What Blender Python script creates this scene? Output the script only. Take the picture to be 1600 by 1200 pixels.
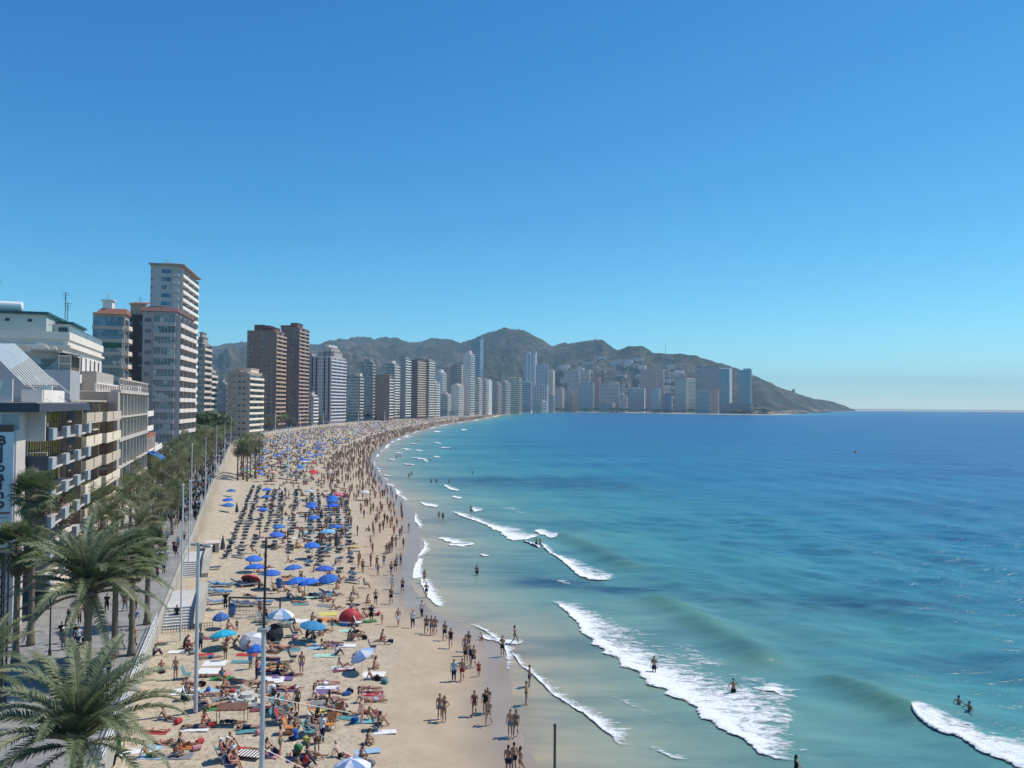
import bpy, bmesh, math, random
import numpy as np
from mathutils import Vector, Matrix, noise as mnoise
for o in list(bpy.data.objects): bpy.data.objects.remove(o)
S = bpy.context.scene
COL = S.collection
rnd = random.Random(7)
R = math.radians
# ---------------------------------------------------------------- camera
F, CX, CY = 1230.0, 800.0, 600.0          # focal length in the photo's pixels
CAMZ = 21.5
cd = bpy.data.cameras.new('camera'); cam = bpy.data.objects.new('camera', cd); COL.objects.link(cam)
cd.sensor_width = 36; cd.lens = 36 * F / 1600; cd.clip_start = 0.5; cd.clip_end = 60000
CM = Matrix.Translation((0, 0, CAMZ)) @ Matrix.Rotation(R(91.52), 4, 'X') @ Matrix.Rotation(R(0.4), 4, 'Z')
cam.matrix_world = CM
S.camera = cam
# ---------------------------------------------------------------- sky and sun
SUN_AZ = math.atan2(0.43, 0.90)            # angle from +X towards +Y
SUN_EL = R(55)
w = bpy.data.worlds.new('World'); S.world = w; w.use_nodes = True
nt = w.node_tree
bg = nt.nodes['Background']
sky = nt.nodes.new('ShaderNodeTexSky'); sky.sky_type = 'NISHITA'; sky.sun_disc = False
sky.sun_elevation = SUN_EL; sky.sun_rotation = math.pi / 2 - SUN_AZ
sky.altitude = 0; sky.air_density = 0.7; sky.dust_density = 0.0; sky.ozone_density = 2.5
# uniform colour response (the camera's vivid rendering of the blue sky), the same in every direction
sp = nt.nodes.new('ShaderNodeSeparateColor'); cb = nt.nodes.new('ShaderNodeCombineColor'); nt.links.new(sky.outputs[0], sp.inputs[0])
for i_, (g_, p_) in enumerate(((0.29, 1.72), (1.09, 1.15), (2.25, 0.75))):
    a_ = nt.nodes.new('ShaderNodeMath'); a_.operation = 'POWER'; a_.inputs[1].default_value = p_
    b_ = nt.nodes.new('ShaderNodeMath'); b_.operation = 'MULTIPLY'; b_.inputs[1].default_value = g_
    nt.links.new(sp.outputs[i_], a_.inputs[0]); nt.links.new(a_.outputs[0], b_.inputs[0]); nt.links.new(b_.outputs[0], cb.inputs[i_])
nt.links.new(cb.outputs[0], bg.inputs[0]); bg.inputs[1].default_value = 0.105
sl = bpy.data.lights.new('sun', 'SUN'); sun = bpy.data.objects.new('sun', sl); COL.objects.link(sun)
sl.energy = 4.6; sl.angle = R(0.5); sl.color = (1.0, 0.94, 0.84)
sd = Vector((math.cos(SUN_EL) * math.cos(SUN_AZ), math.cos(SUN_EL) * math.sin(SUN_AZ), math.sin(SUN_EL)))
sun.rotation_euler = (-sd).to_track_quat('-Z', 'Y').to_euler()
S.view_settings.view_transform = 'Standard'; S.view_settings.look = 'None'
S.view_settings.exposure = 0.0; S.view_settings.gamma = 1.0; S.view_settings.use_curve_mapping = False
S.render.engine = 'CYCLES'
cy = S.cycles
cy.use_denoising = True; cy.max_bounces = 5; cy.diffuse_bounces = 2; cy.glossy_bounces = 2; cy.transmission_bounces = 2
cy.transparent_max_bounces = 10; cy.volume_bounces = 0; cy.caustics_reflective = False; cy.caustics_refractive = False

# ---------------------------------------------------------------- geometry helpers
def ray(x, y):
    d = Vector(((x - CX) / F, -(y - CY) / F, -1.0))
    return (CM.to_3x3() @ d)
def gpt(x, y, z=0.0):
    d = ray(x, y); t = (z - CAMZ) / d.z
    return Vector((d.x * t, d.y * t, z))
def atY(x, y, Y):
    d = ray(x, y); t = Y / d.y
    return Vector((d.x * t, Y, CAMZ + d.z * t))
def eye(x): return 632.6 + 0.007 * (x - 800)
def zat(x, y, Y): return CAMZ + (eye(x) - y) / F * Y

class MB:
    def __init__(s): s.v = []; s.f = []; s.m = []; s.c = []; s.xf = None; s.col = None
    def add(s, vs, fs, mi=0):
        b = len(s.v)
        if s.xf is not None: vs = [s.xf @ Vector(p) for p in vs]
        s.v.extend([tuple(p) for p in vs])
        for f in fs:
            s.f.append(tuple(b + i for i in f)); s.m.append(mi)
            if s.col is not None: s.c.append(s.col)
        return s
    def box(s, x0, y0, z0, x1, y1, z1, mi=0):
        if x0 > x1: x0, x1 = x1, x0
        if y0 > y1: y0, y1 = y1, y0
        if z0 > z1: z0, z1 = z1, z0
        v = [(x0,y0,z0),(x1,y0,z0),(x1,y1,z0),(x0,y1,z0),(x0,y0,z1),(x1,y0,z1),(x1,y1,z1),(x0,y1,z1)]
        return s.add(v, [(0,3,2,1),(4,5,6,7),(0,1,5,4),(1,2,6,5),(2,3,7,6),(3,0,4,7)], mi)
    def quad(s, a, b, c, d, mi=0): return s.add([a, b, c, d], [(0,1,2,3)], mi)
    def tube(s, p0, p1, r0, r1=None, n=6, mi=0, caps=True):
        r1 = r0 if r1 is None else r1
        p0, p1 = Vector(p0), Vector(p1); d = p1 - p0
        if d.length < 1e-6: return s
        q = d.to_track_quat('Z', 'Y'); v = []
        for p, r in ((p0, r0), (p1, r1)):
            for k in range(n):
                a = 2 * math.pi * k / n
                v.append(p + q @ Vector((r * math.cos(a), r * math.sin(a), 0)))
        fs = [(k, (k + 1) % n, n + (k + 1) % n, n + k) for k in range(n)]
        if caps: fs += [tuple(range(n - 1, -1, -1)), tuple(range(n, 2 * n))]
        return s.add(v, fs, mi)
    def chain(s, pts, rad, n=8, mi=0):
        pts = [Vector(p) for p in pts]; v = []; fs = []
        for i, (p, r) in enumerate(zip(pts, rad)):
            d = pts[min(i + 1, len(pts) - 1)] - pts[max(i - 1, 0)]
            q = d.to_track_quat('Z', 'Y')
            for k in range(n):
                a = 2 * math.pi * k / n
                v.append(p + q @ Vector((r * math.cos(a), r * math.sin(a), 0)))
        for i in range(len(pts) - 1):
            for k in range(n):
                fs.append((i*n+k, i*n+(k+1)%n, (i+1)*n+(k+1)%n, (i+1)*n+k))
        fs += [tuple(range(n - 1, -1, -1)), tuple(range((len(pts)-1)*n, len(pts)*n))]
        return s.add(v, fs, mi)
    def ell(s, c, r, n=10, m=7, q=None, mi=0):
        c = Vector(c); v = []; fs = []
        if not hasattr(r, '__len__'): r = (r, r, r)
        for j in range(m + 1):
            t = math.pi * j / m
            for k in range(n):
                a = 2 * math.pi * k / n
                p = Vector((r[0]*math.sin(t)*math.cos(a), r[1]*math.sin(t)*math.sin(a), r[2]*math.cos(t)))
                if q is not None: p = q @ p
                v.append(c + p)
        for j in range(m):
            for k in range(n):
                fs.append((j*n+k, (j+1)*n+k, (j+1)*n+(k+1)%n, j*n+(k+1)%n))
        return s.add(v, fs, mi)
    def mesh(s, name, mats, smooth=False):
        me = bpy.data.meshes.new(name); me.from_pydata(s.v, [], s.f)
        for m in (mats if isinstance(mats, (list, tuple)) else [mats]): me.materials.append(m)
        n = len(s.f)
        if n:
            me.polygons.foreach_set('material_index', s.m)
            if smooth: me.polygons.foreach_set('use_smooth', [True] * n)
            if s.c and len(s.c) == n:
                at = me.attributes.new('Col', 'FLOAT_COLOR', 'FACE')
                at.data.foreach_set('color', np.array(s.c, dtype=np.float32).reshape(-1))
        me.update()
        return me
    def build(s, name, mats, parent=None, smooth=False, **kw):
        return obj(name, s.mesh(name, mats, smooth), parent, **kw)

_ws = bpy.data.scenes.new('workshop')
def evaluated(o, data):
    """mesh of a modified object, evaluated in an empty side scene (fast)"""
    _ws.collection.objects.link(o); 
    with bpy.context.temp_override(scene=_ws, view_layer=_ws.view_layers[0]): dg = bpy.context.evaluated_depsgraph_get()
    r = bpy.data.meshes.new_from_object(o.evaluated_get(dg)); bpy.data.objects.remove(o)
    if isinstance(data, bpy.types.Mesh): bpy.data.meshes.remove(data)
    else: bpy.data.curves.remove(data)
    return r
def obj(name, me, parent=None, loc=None, rz=None, mw=None, kind=None):
    o = bpy.data.objects.new(name, me); COL.objects.link(o)
    if parent is not None: o.parent = parent
    if loc is not None: o.location = loc
    if rz is not None: o.rotation_euler = (0, 0, rz)
    if kind: o['kind'] = kind
    return o
def tag(o, label, cat, group=None):
    o['label'] = label; o['category'] = cat
    if group: o['group'] = group
    return o
def empty(name, label, cat, loc, rz=0, group=None):
    o = bpy.data.objects.new(name, None); COL.objects.link(o); o.location = loc; o.rotation_euler = (0, 0, rz)
    o.empty_display_size = 0.2
    return tag(o, label, cat, group)
def copy_tree(o, parent=None):
    c = o.copy(); COL.objects.link(c)
    if parent is not None: c.parent = parent
    for ch in o.children: copy_tree(ch, c)
    return c

# ---------------------------------------------------------------- materials
def newmat(name):
    m = bpy.data.materials.new(name); m.use_nodes = True
    t = m.node_tree; b = t.nodes['Principled BSDF']
    return m, t, b
def N(t, typ, **kw):
    n = t.nodes.new(typ)
    for k, v in kw.items(): setattr(n, k, v)
    return n
def mixc(t, fac, a, b, mode='MIX'):
    n = t.nodes.new('ShaderNodeMix'); n.data_type = 'RGBA'; n.blend_type = mode
    for sock, val in ((n.inputs[0], fac), (n.inputs[6], a), (n.inputs[7], b)):
        if hasattr(val, 'is_linked') or hasattr(val, 'links'): t.links.new(val, sock)
        elif hasattr(val, '__len__'): sock.default_value = tuple(val)[:3] + (1,)
        else: sock.default_value = val
    return n.outputs[2]
def noise(t, scale, detail=3, rough=0.6, coord=None, stretch=None, dist=0.0):
    n = t.nodes.new('ShaderNodeTexNoise'); n.inputs['Scale'].default_value = scale
    n.inputs['Detail'].default_value = detail; n.inputs['Roughness'].default_value = rough; n.inputs['Distortion'].default_value = dist
    if coord is None:
        g = t.nodes.new('ShaderNodeNewGeometry'); coord = g.outputs['Position']
    if stretch:
        mp = t.nodes.new('ShaderNodeMapping'); mp.inputs['Scale'].default_value = stretch[:3]
        if len(stretch) > 3: mp.inputs['Rotation'].default_value = (0, 0, stretch[3])
        t.links.new(coord, mp.inputs[0]); coord = mp.outputs[0]
    t.links.new(coord, n.inputs['Vector'])
    return n.outputs['Fac']
def ramp(t, fac, stops, interp='LINEAR'):
    r = t.nodes.new('ShaderNodeValToRGB'); r.color_ramp.interpolation = interp
    e = r.color_ramp.elements
    while len(e) > 1: e.remove(e[0])
    e[0].position = stops[0][0]; e[0].color = tuple(stops[0][1])[:3] + (1,)
    for p, c in stops[1:]:
        x = e.new(p); x.color = tuple(c)[:3] + (1,)
    t.links.new(fac, r.inputs[0])
    return r.outputs[0]
def math_(t, op, a, b=None, clamp=False):
    n = t.nodes.new('ShaderNodeMath'); n.operation = op; n.use_clamp = clamp
    for i, v in enumerate((a, b)):
        if v is None: continue
        if isinstance(v, (int, float)): n.inputs[i].default_value = v
        else: t.links.new(v, n.inputs[i])
    return n.outputs[0]
def attr(t, name, out='Fac'):
    n = t.nodes.new('ShaderNodeAttribute'); n.attribute_name = name
    return n.outputs[out]
def bump(t, b, h, strength=0.3, dist=0.05):
    n = t.nodes.new('ShaderNodeBump'); n.inputs['Strength'].default_value = strength; n.inputs['Distance'].default_value = dist
    t.links.new(h, n.inputs['Height']); t.links.new(n.outputs[0], b.inputs['Normal'])
    return n
_mc = {}
def mat(name, c, rough=0.7, var=0.18, scale=1.5, metal=0.0, spec=0.4, streak=False, bmp=0.0):
    """weathered surface: base colour broken up by two noises, optional vertical streaks"""
    if name in _mc: return _mc[name]
    m, t, b = newmat(name)
    g = t.nodes.new('ShaderNodeTexCoord').outputs['Object']
    n1 = noise(t, scale, 4, 0.65, g)
    n2 = noise(t, scale * 0.17, 3, 0.6, g, (1, 1, 0.25) if streak else None)
    f = math_(t, 'ADD', math_(t, 'MULTIPLY', n1, 0.5), math_(t, 'MULTIPLY', n2, 0.5))
    d = tuple(x * (1 - var * 1.6) for x in c); l = tuple(min(1, x * (1 + var * 1.1)) for x in c)
    colr = ramp(t, f, [(0.32, d), (0.5, c), (0.68, l)])
    t.links.new(colr, b.inputs['Base Color'])
    b.inputs['Roughness'].default_value = rough; b.inputs['Metallic'].default_value = metal
    b.inputs['Specular IOR Level'].default_value = spec
    if bmp: bump(t, b, n1, bmp, 0.03)
    _mc[name] = m
    return m
def glass(name, c=(0.03, 0.05, 0.08), rough=0.12, light=(0.25, 0.3, 0.33)):
    """window glass: dark rooms with some pale blinds and curtains behind, pane by pane"""
    if name in _mc: return _mc[name]
    m, t, b = newmat(name)
    g = t.nodes.new('ShaderNodeTexCoord').outputs['Object']
    v = t.nodes.new('ShaderNodeTexVoronoi'); v.inputs['Scale'].default_value = 0.55
    t.links.new(g, v.inputs['Vector'])
    sx = t.nodes.new('ShaderNodeSeparateColor'); t.links.new(v.outputs['Color'], sx.inputs[0])
    t.links.new(ramp(t, sx.outputs[0], [(0, c), (0.55, tuple(x * 1.6 for x in c)), (0.72, light), (1, c)], 'CONSTANT'), b.inputs['Base Color'])
    b.inputs['Roughness'].default_value = rough; b.inputs['Specular IOR Level'].default_value = 0.7
    _mc[name] = m
    return m
def tint(name, rough=0.8, spec=0.3, wear=0.15):
    """colour taken from the object itself, so copies may share mesh data"""
    if name in _mc: return _mc[name]
    m, t, b = newmat(name)
    oi = t.nodes.new('ShaderNodeObjectInfo')
    g = t.nodes.new('ShaderNodeTexCoord').outputs['Object']
    n1 = noise(t, 9, 3, 0.6, g)
    c = mixc(t, math_(t, 'MULTIPLY', n1, wear * 2), oi.outputs['Color'], mixc(t, 0.5, oi.outputs['Color'], (0, 0, 0)))
    t.links.new(c, b.inputs['Base Color']); b.inputs['Roughness'].default_value = rough; b.inputs['Specular IOR Level'].default_value = spec
    _mc[name] = m
    return m
def vcol(name, rough=0.8, spec=0.3):
    if name in _mc: return _mc[name]
    m, t, b = newmat(name)
    t.links.new(attr(t, 'Col', 'Color'), b.inputs['Base Color']); b.inputs['Roughness'].default_value = rough
    b.inputs['Specular IOR Level'].default_value = spec
    _mc[name] = m
    return m
# ================================================================ the setting
def catmull(pts, step=4.0, geo=None):
    P = [Vector(p).to_2d() for p in pts]; out = []
    for i in range(len(P) - 1):
        p0, p1, p2, p3 = P[max(i-1,0)], P[i], P[i+1], P[min(i+2,len(P)-1)]
        n = max(2, int((p2 - p1).length / max(step, 0.02 * p1.length)))
        for k in range(n):
            t = k / n
            out.append(0.5 * ((2*p1) + (p2-p0)*t + (2*p0-5*p1+4*p2-p3)*t*t + (3*p1-p0-3*p2+p3)*t**3))
    out.append(P[-1]); return out
def sdist(poly, X, Y):
    """distance from points to a polyline (numpy)"""
    P = np.array([(p[0], p[1]) for p in poly]); best = np.full(X.shape, 1e18)
    for a, b in zip(P[:-1], P[1:]):
        d = b - a; L = d @ d
        if L < 1e-9: continue
        t = np.clip(((X - a[0]) * d[0] + (Y - a[1]) * d[1]) / L, 0, 1)
        q = (X - a[0] - t * d[0])**2 + (Y - a[1] - t * d[1])**2
        np.minimum(best, q, out=best)
    return np.sqrt(best)
def inside(poly, X, Y):
    P = [(p[0], p[1]) for p in poly]; r = np.zeros(X.shape, bool)
    for (ax, ay), (bx, by) in zip(P, P[1:] + P[:1]):
        if ay == by: continue
        c = ((ay > Y) != (by > Y)) & (X < (bx - ax) * (Y - ay) / (by - ay) + ax)
        r ^= c
    return r
shore_px = [(845,1200),(815,1140),(800,1070),(797,1020),(760,990),(705,968),(668,945),(642,905),(650,880),(659,850),(652,815),(634,786),
            (612,762),(592,738),(587,718),(600,700),(626,684),(662,672),(702,663),(756,654)]
_sh = [(9, 10), (4.5, 36)] + [tuple(gpt(x, y, 0).to_2d()) for x, y in shore_px] + [(0, 1960), (75, 2280), (160, 2420), (374, 2330), (560, 2100), (700, 2080), (900, 2500), (1300, 3500), (1957, 4550)]
SHORE = catmull(_sh, 2.0)
SEAPOLY = SHORE + [Vector((2600, 4600)), Vector((30000, 4700)), Vector((30000, -3000)), Vector((9, -3000))]
PROM = catmull([(-3, -12), (-20, 38), (-43.8, 108), (-69, 182), (-96, 264), (-138, 395), (-163, 527), (-172, 680), (-165, 840), (-131, 1078), (-51, 1576), (55, 2180), (150, 2520), (380, 2440), (560, 2230)], 3.0)
LANDPOLY = PROM + [Vector((900, 4000)), Vector((-6000, 6000)), Vector((-6000, -400)), Vector((-40, -400))]
def shore_s(X, Y):
    X = np.asarray(X, float); Y = np.asarray(Y, float)
    d = sdist(SHORE, X, Y); return np.where(inside(SEAPOLY, X, Y), -d, d)
def prom_s(X, Y):
    X = np.asarray(X, float); Y = np.asarray(Y, float)
    d = sdist(PROM, X, Y); return np.where(inside(LANDPOLY, X, Y), d, -d)
def ss(x, a, b):
    t = np.clip((x - a) / (b - a), 0, 1); return t * t * (3 - 2 * t)
def sand_z(s): return np.where(s < 0, np.maximum(-3, s * 0.05), 0.75 * ss(s, 0, 13) * 1.0 + 0.25 * ss(s, 10, 28) + 0.0)
PZ = 2.2
def ground_z(x, y):
    return float(sand_z(shore_s([x], [y]))[0])
def polar(name, a0, a1, na, radii, fn, mats, attrs=()):
    A = np.radians(np.linspace(a0, a1, na)); Rr = np.asarray(radii)
    X = np.outer(Rr, np.sin(A)).ravel(); Y = np.outer(Rr, np.cos(A)).ravel()
    Z, at = fn(X, Y)
    nr = len(Rr)
    i = np.arange(nr - 1)[:, None] * na + np.arange(na - 1)[None, :]
    q = np.stack([i, i + 1, i + na + 1, i + na], -1).reshape(-1, 4)
    q = q[:, ::-1]
    me = bpy.data.meshes.new(name)
    me.vertices.add(len(X)); me.vertices.foreach_set('co', np.stack([X, Y, Z], -1).ravel().astype(np.float32))
    me.loops.add(q.size); me.loops.foreach_set('vertex_index', q.ravel().astype(np.int32))
    me.polygons.add(len(q)); me.polygons.foreach_set('loop_start', (np.arange(len(q)) * 4).astype(np.int32))
    me.polygons.foreach_set('use_smooth', np.ones(len(q), bool))
    me.update(calc_edges=True)
    for k, v in at.items():
        a = me.attributes.new(k, 'FLOAT', 'POINT'); a.data.foreach_set('value', v.astype(np.float32))
    me.materials.append(mats)
    return obj(name, me, kind='structure')
# ---- ground: sand of the beach running into paving behind the promenade and scrub on the far shore
def sand_material():
    m, t, b = newmat('sand')
    s = attr(t, 's'); tw = attr(t, 'town')
    big = noise(t, 0.22, 4, 0.6); edge = math_(t, 'MULTIPLY', math_(t, 'SUBTRACT', big, 0.5), 7.0)
    s2 = math_(t, 'ADD', s, edge)
    dry = ramp(t, noise(t, 1.1, 5, 0.7), [(0.3, (0.39, 0.315, 0.225)), (0.5, (0.50, 0.415, 0.30)), (0.7, (0.58, 0.49, 0.36))])
    foot = noise(t, 2.3, 4, 0.75, None, (1, 1, 0), 0.6)
    fm = ramp(t, foot, [(0.38, (1, 1, 1)), (0.47, (0, 0, 0))])
    drys = mixc(t, math_(t, 'MULTIPLY', fm, 0.58), dry, (0.22, 0.165, 0.105))
    smooth = ramp(t, noise(t, 0.35, 4, 0.6), [(0.35, (0.38, 0.295, 0.20)), (0.65, (0.46, 0.36, 0.25))])
    wet = ramp(t, noise(t, 0.18, 3, 0.5), [(0.35, (0.29, 0.225, 0.165)), (0.65, (0.345, 0.275, 0.205))])
    f1 = ramp(t, math_(t, 'MULTIPLY', s2, 0.05), [(0.36, (0, 0, 0)), (0.62, (1, 1, 1))])
    f2 = ramp(t, math_(t, 'MULTIPLY', math_(t, 'ADD', s, math_(t, 'MULTIPLY', edge, 0.5)), 0.05), [(0.08, (0, 0, 0)), (0.25, (1, 1, 1))])
    c = mixc(t, f2, wet, mixc(t, f1, smooth, drys))
    town = ramp(t, noise(t, 0.02, 5, 0.7), [(0.35, (0.05, 0.06, 0.035)), (0.5, (0.16, 0.15, 0.13)), (0.65, (0.25, 0.23, 0.2))])
    t.links.new(mixc(t, tw, c, town), b.inputs['Base Color'])
    t.links.new(math_(t, 'ADD', math_(t, 'MULTIPLY', f2, 0.62), 0.28), b.inputs['Roughness'])
    b.inputs['Specular IOR Level'].default_value = 0.35
    h = math_(t, 'MULTIPLY', foot, f1)
    h = math_(t, 'ADD', h, math_(t, 'MULTIPLY', noise(t, 9, 3, 0.7), math_(t, 'MULTIPLY', f1, 0.25)))
    bump(t, b, h, 0.9, 0.16)
    return m
def f_ground(X, Y):
    s = shore_s(X, Y); p = prom_s(X, Y)
    z = sand_z(s); z = np.where(p > 0, z + (PZ - 0.06 - z) * ss(p, 3, 7), z)
    bank = ss(p, -7, -1) * (p <= 0) * ss(Y, 98, 112); z = z + (1.95 - z) * bank * 0.9
    Xn = X * 0.12; Yn = Y * 0.12
    z = z + 0.05 * np.sin(Xn * 3.1 + np.sin(Yn * 2.3) * 1.5) * np.sin(Yn * 2.7 + 1.3) * ss(s, 10, 20) * (p < 0)
    return z, {'s': s, 'town': ss(p, 2, 6)}
ground = polar('ground', -66, 60, 300, np.concatenate([np.geomspace(8, 300, 170)[:-1], np.geomspace(300, 7000, 110)]), f_ground, sand_material())

# ---- sea
RIDGES = []  # (polyline, height, width)
def px_line(pts, z=0.0): return [gpt(x, y, z).to_2d() for x, y in pts]
RIDGES.append((px_line([(1030,940),(1075,962),(1110,985),(1150,1003),(1190,1030)]), 0.75, 2.2))
RIDGES.append((px_line([(1310,1065),(1350,1082),(1395,1105),(1425,1118)]), 0.65, 1.6))
RIDGES.append((px_line([(1420,1116),(1480,1142),(1560,1180),(1640,1200)]), 0.22, 1.8))
RIDGES.append((px_line([(862,945),(915,1003),(1000,1065),(1110,1138),(1200,1190),(1260,1197)]), 0.18, 1.8))
RIDGES.append((px_line([(845,852),(905,903),(968,905)]), 0.18, 1.8))
RIDGES.append((px_line([(715,805),(775,832),(845,840)]), 0.15, 1.8))
RIDGES.append((px_line([(880,838),(935,862),(975,885)]), 0.6, 2.2))
def f_sea(X, Y):
    s = -shore_s(X, Y)
    r = np.hypot(X, Y)
    z = np.zeros_like(X); face = np.zeros_like(X)
    near = r < 160
    for poly, h, wd in RIDGES:
        Pn = np.array([(p[0], p[1]) for p in poly])
        d = np.full(X.shape, 1e9); d[near] = sdist(poly, X[near], Y[near])
        # offshore side falls more gently than the face
        a = Pn[-1] - Pn[0]; nrm = np.array([-a[1], a[0]]); nrm /= np.linalg.norm(nrm)
        mid = Pn[len(Pn)//2]
        g = h * np.exp(-(d / wd)**2)
        z = np.maximum(z, g); face = np.maximum(face, np.exp(-(d / wd)**2) * (h > 0.5))
    ph = s * 0.42 + 1.6 * np.sin(X * 0.021 + Y * 0.013) + 0.8 * np.sin(X * 0.06 - Y * 0.03)
    z = z + 0.16 * np.sin(ph) * ss(s, 6, 30) * (1 - ss(r, 250, 500))
    rw = np.random.RandomState(3)
    for _ in range(26):
        lam = 2.2 + 7.5 * rw.rand() ** 1.6; th = math.radians(242) + rw.randn() * 0.42; ph = rw.rand() * 6.28
        u = X * math.cos(th) + Y * math.sin(th); v = -X * math.sin(th) + Y * math.cos(th)
        amp = 0.0105 * lam ** 0.9 * (0.55 + 0.45 * np.sin(v * 0.11 * (0.6 + rw.rand()) + rw.rand() * 6.28))
        z = z + amp * np.sin(u * 6.283 / lam + ph + 0.5 * np.sin(v * 0.23 + ph)) * ss(s, 6, 40) * (1 - ss(r, 45 * lam, 75 * lam))
    z = z * ss(s, 0.5, 5)
    # sea-grass meadows on the bottom
    def blob(cx, cy, rx, ry, ang):
        c, q = math.cos(ang), math.sin(ang); dx, dy = X - cx, Y - cy
        u = (dx * c + dy * q) / rx; v = (-dx * q + dy * c) / ry
        return np.exp(-(u * u + v * v))
    g = np.zeros_like(X)
    for pa, wy in ((((840,908),(930,916),(1010,924),(1100,936),(1200,940),(1330,944),(1450,950)), 3.6), (((735,752),(800,752),(870,754),(930,760)), 13.0), (((1340,1012),(1420,1026),(1520,1040),(1640,1056)), 2.6), (((1150,850),(1300,862),(1500,880)), 4.0)):
        pl = px_line(pa); d = sdist(pl, X, Y); g = np.maximum(g, np.exp(-(d / wy)**2) * (0.5 if wy in (4.0, 2.6) else 1.0))
    return z, {'s': s, 'grassy': g, 'face': face}
def sea_material():
    m, t, b = newmat('sea_water')
    s = attr(t, 's'); g = attr(t, 'grassy'); fc = attr(t, 'face')
    cd_ = t.nodes.new('ShaderNodeTexCoord')
    big = noise(t, 0.035, 4, 0.6, None, (1, 1.6, 0, 0.5))
    s2 = math_(t, 'MULTIPLY', s, math_(t, 'ADD', math_(t, 'MULTIPLY', big, 0.9), 0.55))
    lg = math_(t, 'DIVIDE', math_(t, 'LOGARITHM', math_(t, 'ADD', math_(t, 'MAXIMUM', s2, 0.0), 1.0), 10.0), 3.3)
    c = ramp(t, lg, [(0.00, (0.36, 0.295, 0.205)), (0.14, (0.335, 0.305, 0.215)), (0.27, (0.24, 0.285, 0.22)), (0.37, (0.125, 0.255, 0.225)),
                     (0.47, (0.052, 0.215, 0.235)), (0.58, (0.020, 0.155, 0.25)), (0.72, (0.009, 0.10, 0.235)), (1.0, (0.006, 0.075, 0.21))])
    gn = math_(t, 'MULTIPLY', g, ramp(t, noise(t, 0.12, 5, 0.7, None, (0.6, 1.5, 0)), [(0.35, (0, 0, 0)), (0.6, (1, 1, 1))]))
    c = mixc(t, math_(t, 'MULTIPLY', gn, 0.9), c, (0.014, 0.045, 0.10))
    c = mixc(t, math_(t, 'MULTIPLY', fc, 0.6), c, (0.06, 0.155, 0.105))
    pat = ramp(t, math_(t, 'ADD', math_(t, 'MULTIPLY', noise(t, 0.02, 5, 0.65, None, (0.45, 1.6, 0, 0.2)), 0.6), math_(t, 'MULTIPLY', noise(t, 0.16, 4, 0.7, None, (0.4, 1.7, 0, 0.3)), 0.4)), [(0.39, (0.55, 0.66, 0.78)), (0.5, (1, 1, 1)), (0.61, (1.30, 1.20, 1.08))])  # uneven water patches, plus wavelet light and shade painted into the colour
    c = mixc(t, 1.0, c, pat, 'MULTIPLY')
    t.links.new(c, b.inputs['Base Color'])
    b.inputs['Roughness'].default_value = 0.33; b.inputs['IOR'].default_value = 1.33; b.inputs['Specular IOR Level'].default_value = 0.40
    n1 = noise(t, 0.42, 4, 0.62, None, (0.55, 1.5, 0, 0.30), 0.3)
    n2 = noise(t, 0.055, 3, 0.5, None, (0.5, 1.7, 0, 0.25), 0.4)
    n3 = noise(t, 2.1, 2, 0.6, None, (0.6, 1.4, 0, 0.3))
    h = math_(t, 'ADD', math_(t, 'ADD', n1, math_(t, 'MULTIPLY', n2, 2.2)), math_(t, 'MULTIPLY', n3, 0.14))
    calm = math_(t, 'ADD', math_(t, 'MULTIPLY', ramp(t, math_(t, 'MULTIPLY', s, 0.01), [(0.03, (0, 0, 0)), (0.6, (1, 1, 1))]), 0.85), 0.15)
    bn = bump(t, b, math_(t, 'MULTIPLY', h, calm), 1.0, 0.38)
    return m
sea = polar('sea', -44, 60, 520, np.concatenate([np.geomspace(14, 165, 300)[:-1], np.geomspace(165, 12000, 170)]), f_sea, sea_material())

# ---- foam of the breaking waves: raised lacy sheets lying on the water
def foam_material():
    m, t, b = newmat('foam')
    d = attr(t, 'dens')
    nb = noise(t, 0.9, 6, 0.72, None, (0.75, 1.5, 0, 0.35), 0.7)
    nf = noise(t, 3.4, 4, 0.7, None, (0.7, 1.4, 0, 0.35))
    f = math_(t, 'ADD', math_(t, 'MULTIPLY', nb, 0.72), math_(t, 'MULTIPLY', nf, 0.28))
    a = math_(t, 'MULTIPLY', math_(t, 'SUBTRACT', math_(t, 'ADD', f, math_(t, 'MULTIPLY', d, 0.62)), 0.76), 6.0, True)
    t.links.new(a, b.inputs['Alpha'])
    b.inputs['Base Color'].default_value = (0.86, 0.88, 0.88, 1); b.inputs['Roughness'].default_value = 0.85
    b.inputs['Specular IOR Level'].default_value = 0.2
    bump(t, b, math_(t, 'ADD', f, math_(t, 'MULTIPLY', noise(t, 6.5, 3, 0.7), 0.35)), 1.0, 0.3)
    return m
FOAM = foam_material()
def ss1(x, a, b): t = min(1, max(0, (x - a) / (b - a))); return t * t * (3 - 2 * t)
def resample(pts, n):
    P = catmull(pts, 0.4) if len(pts) > 2 else [Vector(p).to_2d() for p in pts]
    L = [0]
    for a, b in zip(P[:-1], P[1:]): L.append(L[-1] + (b - a).length)
    out = []; j = 0
    for k in range(n):
        t = L[-1] * k / (n - 1)
        while j < len(L) - 2 and L[j + 1] < t: j += 1
        q = 0 if L[j+1] == L[j] else (t - L[j]) / (L[j+1] - L[j])
        out.append(P[j].lerp(P[j + 1], q))
    return out
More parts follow.
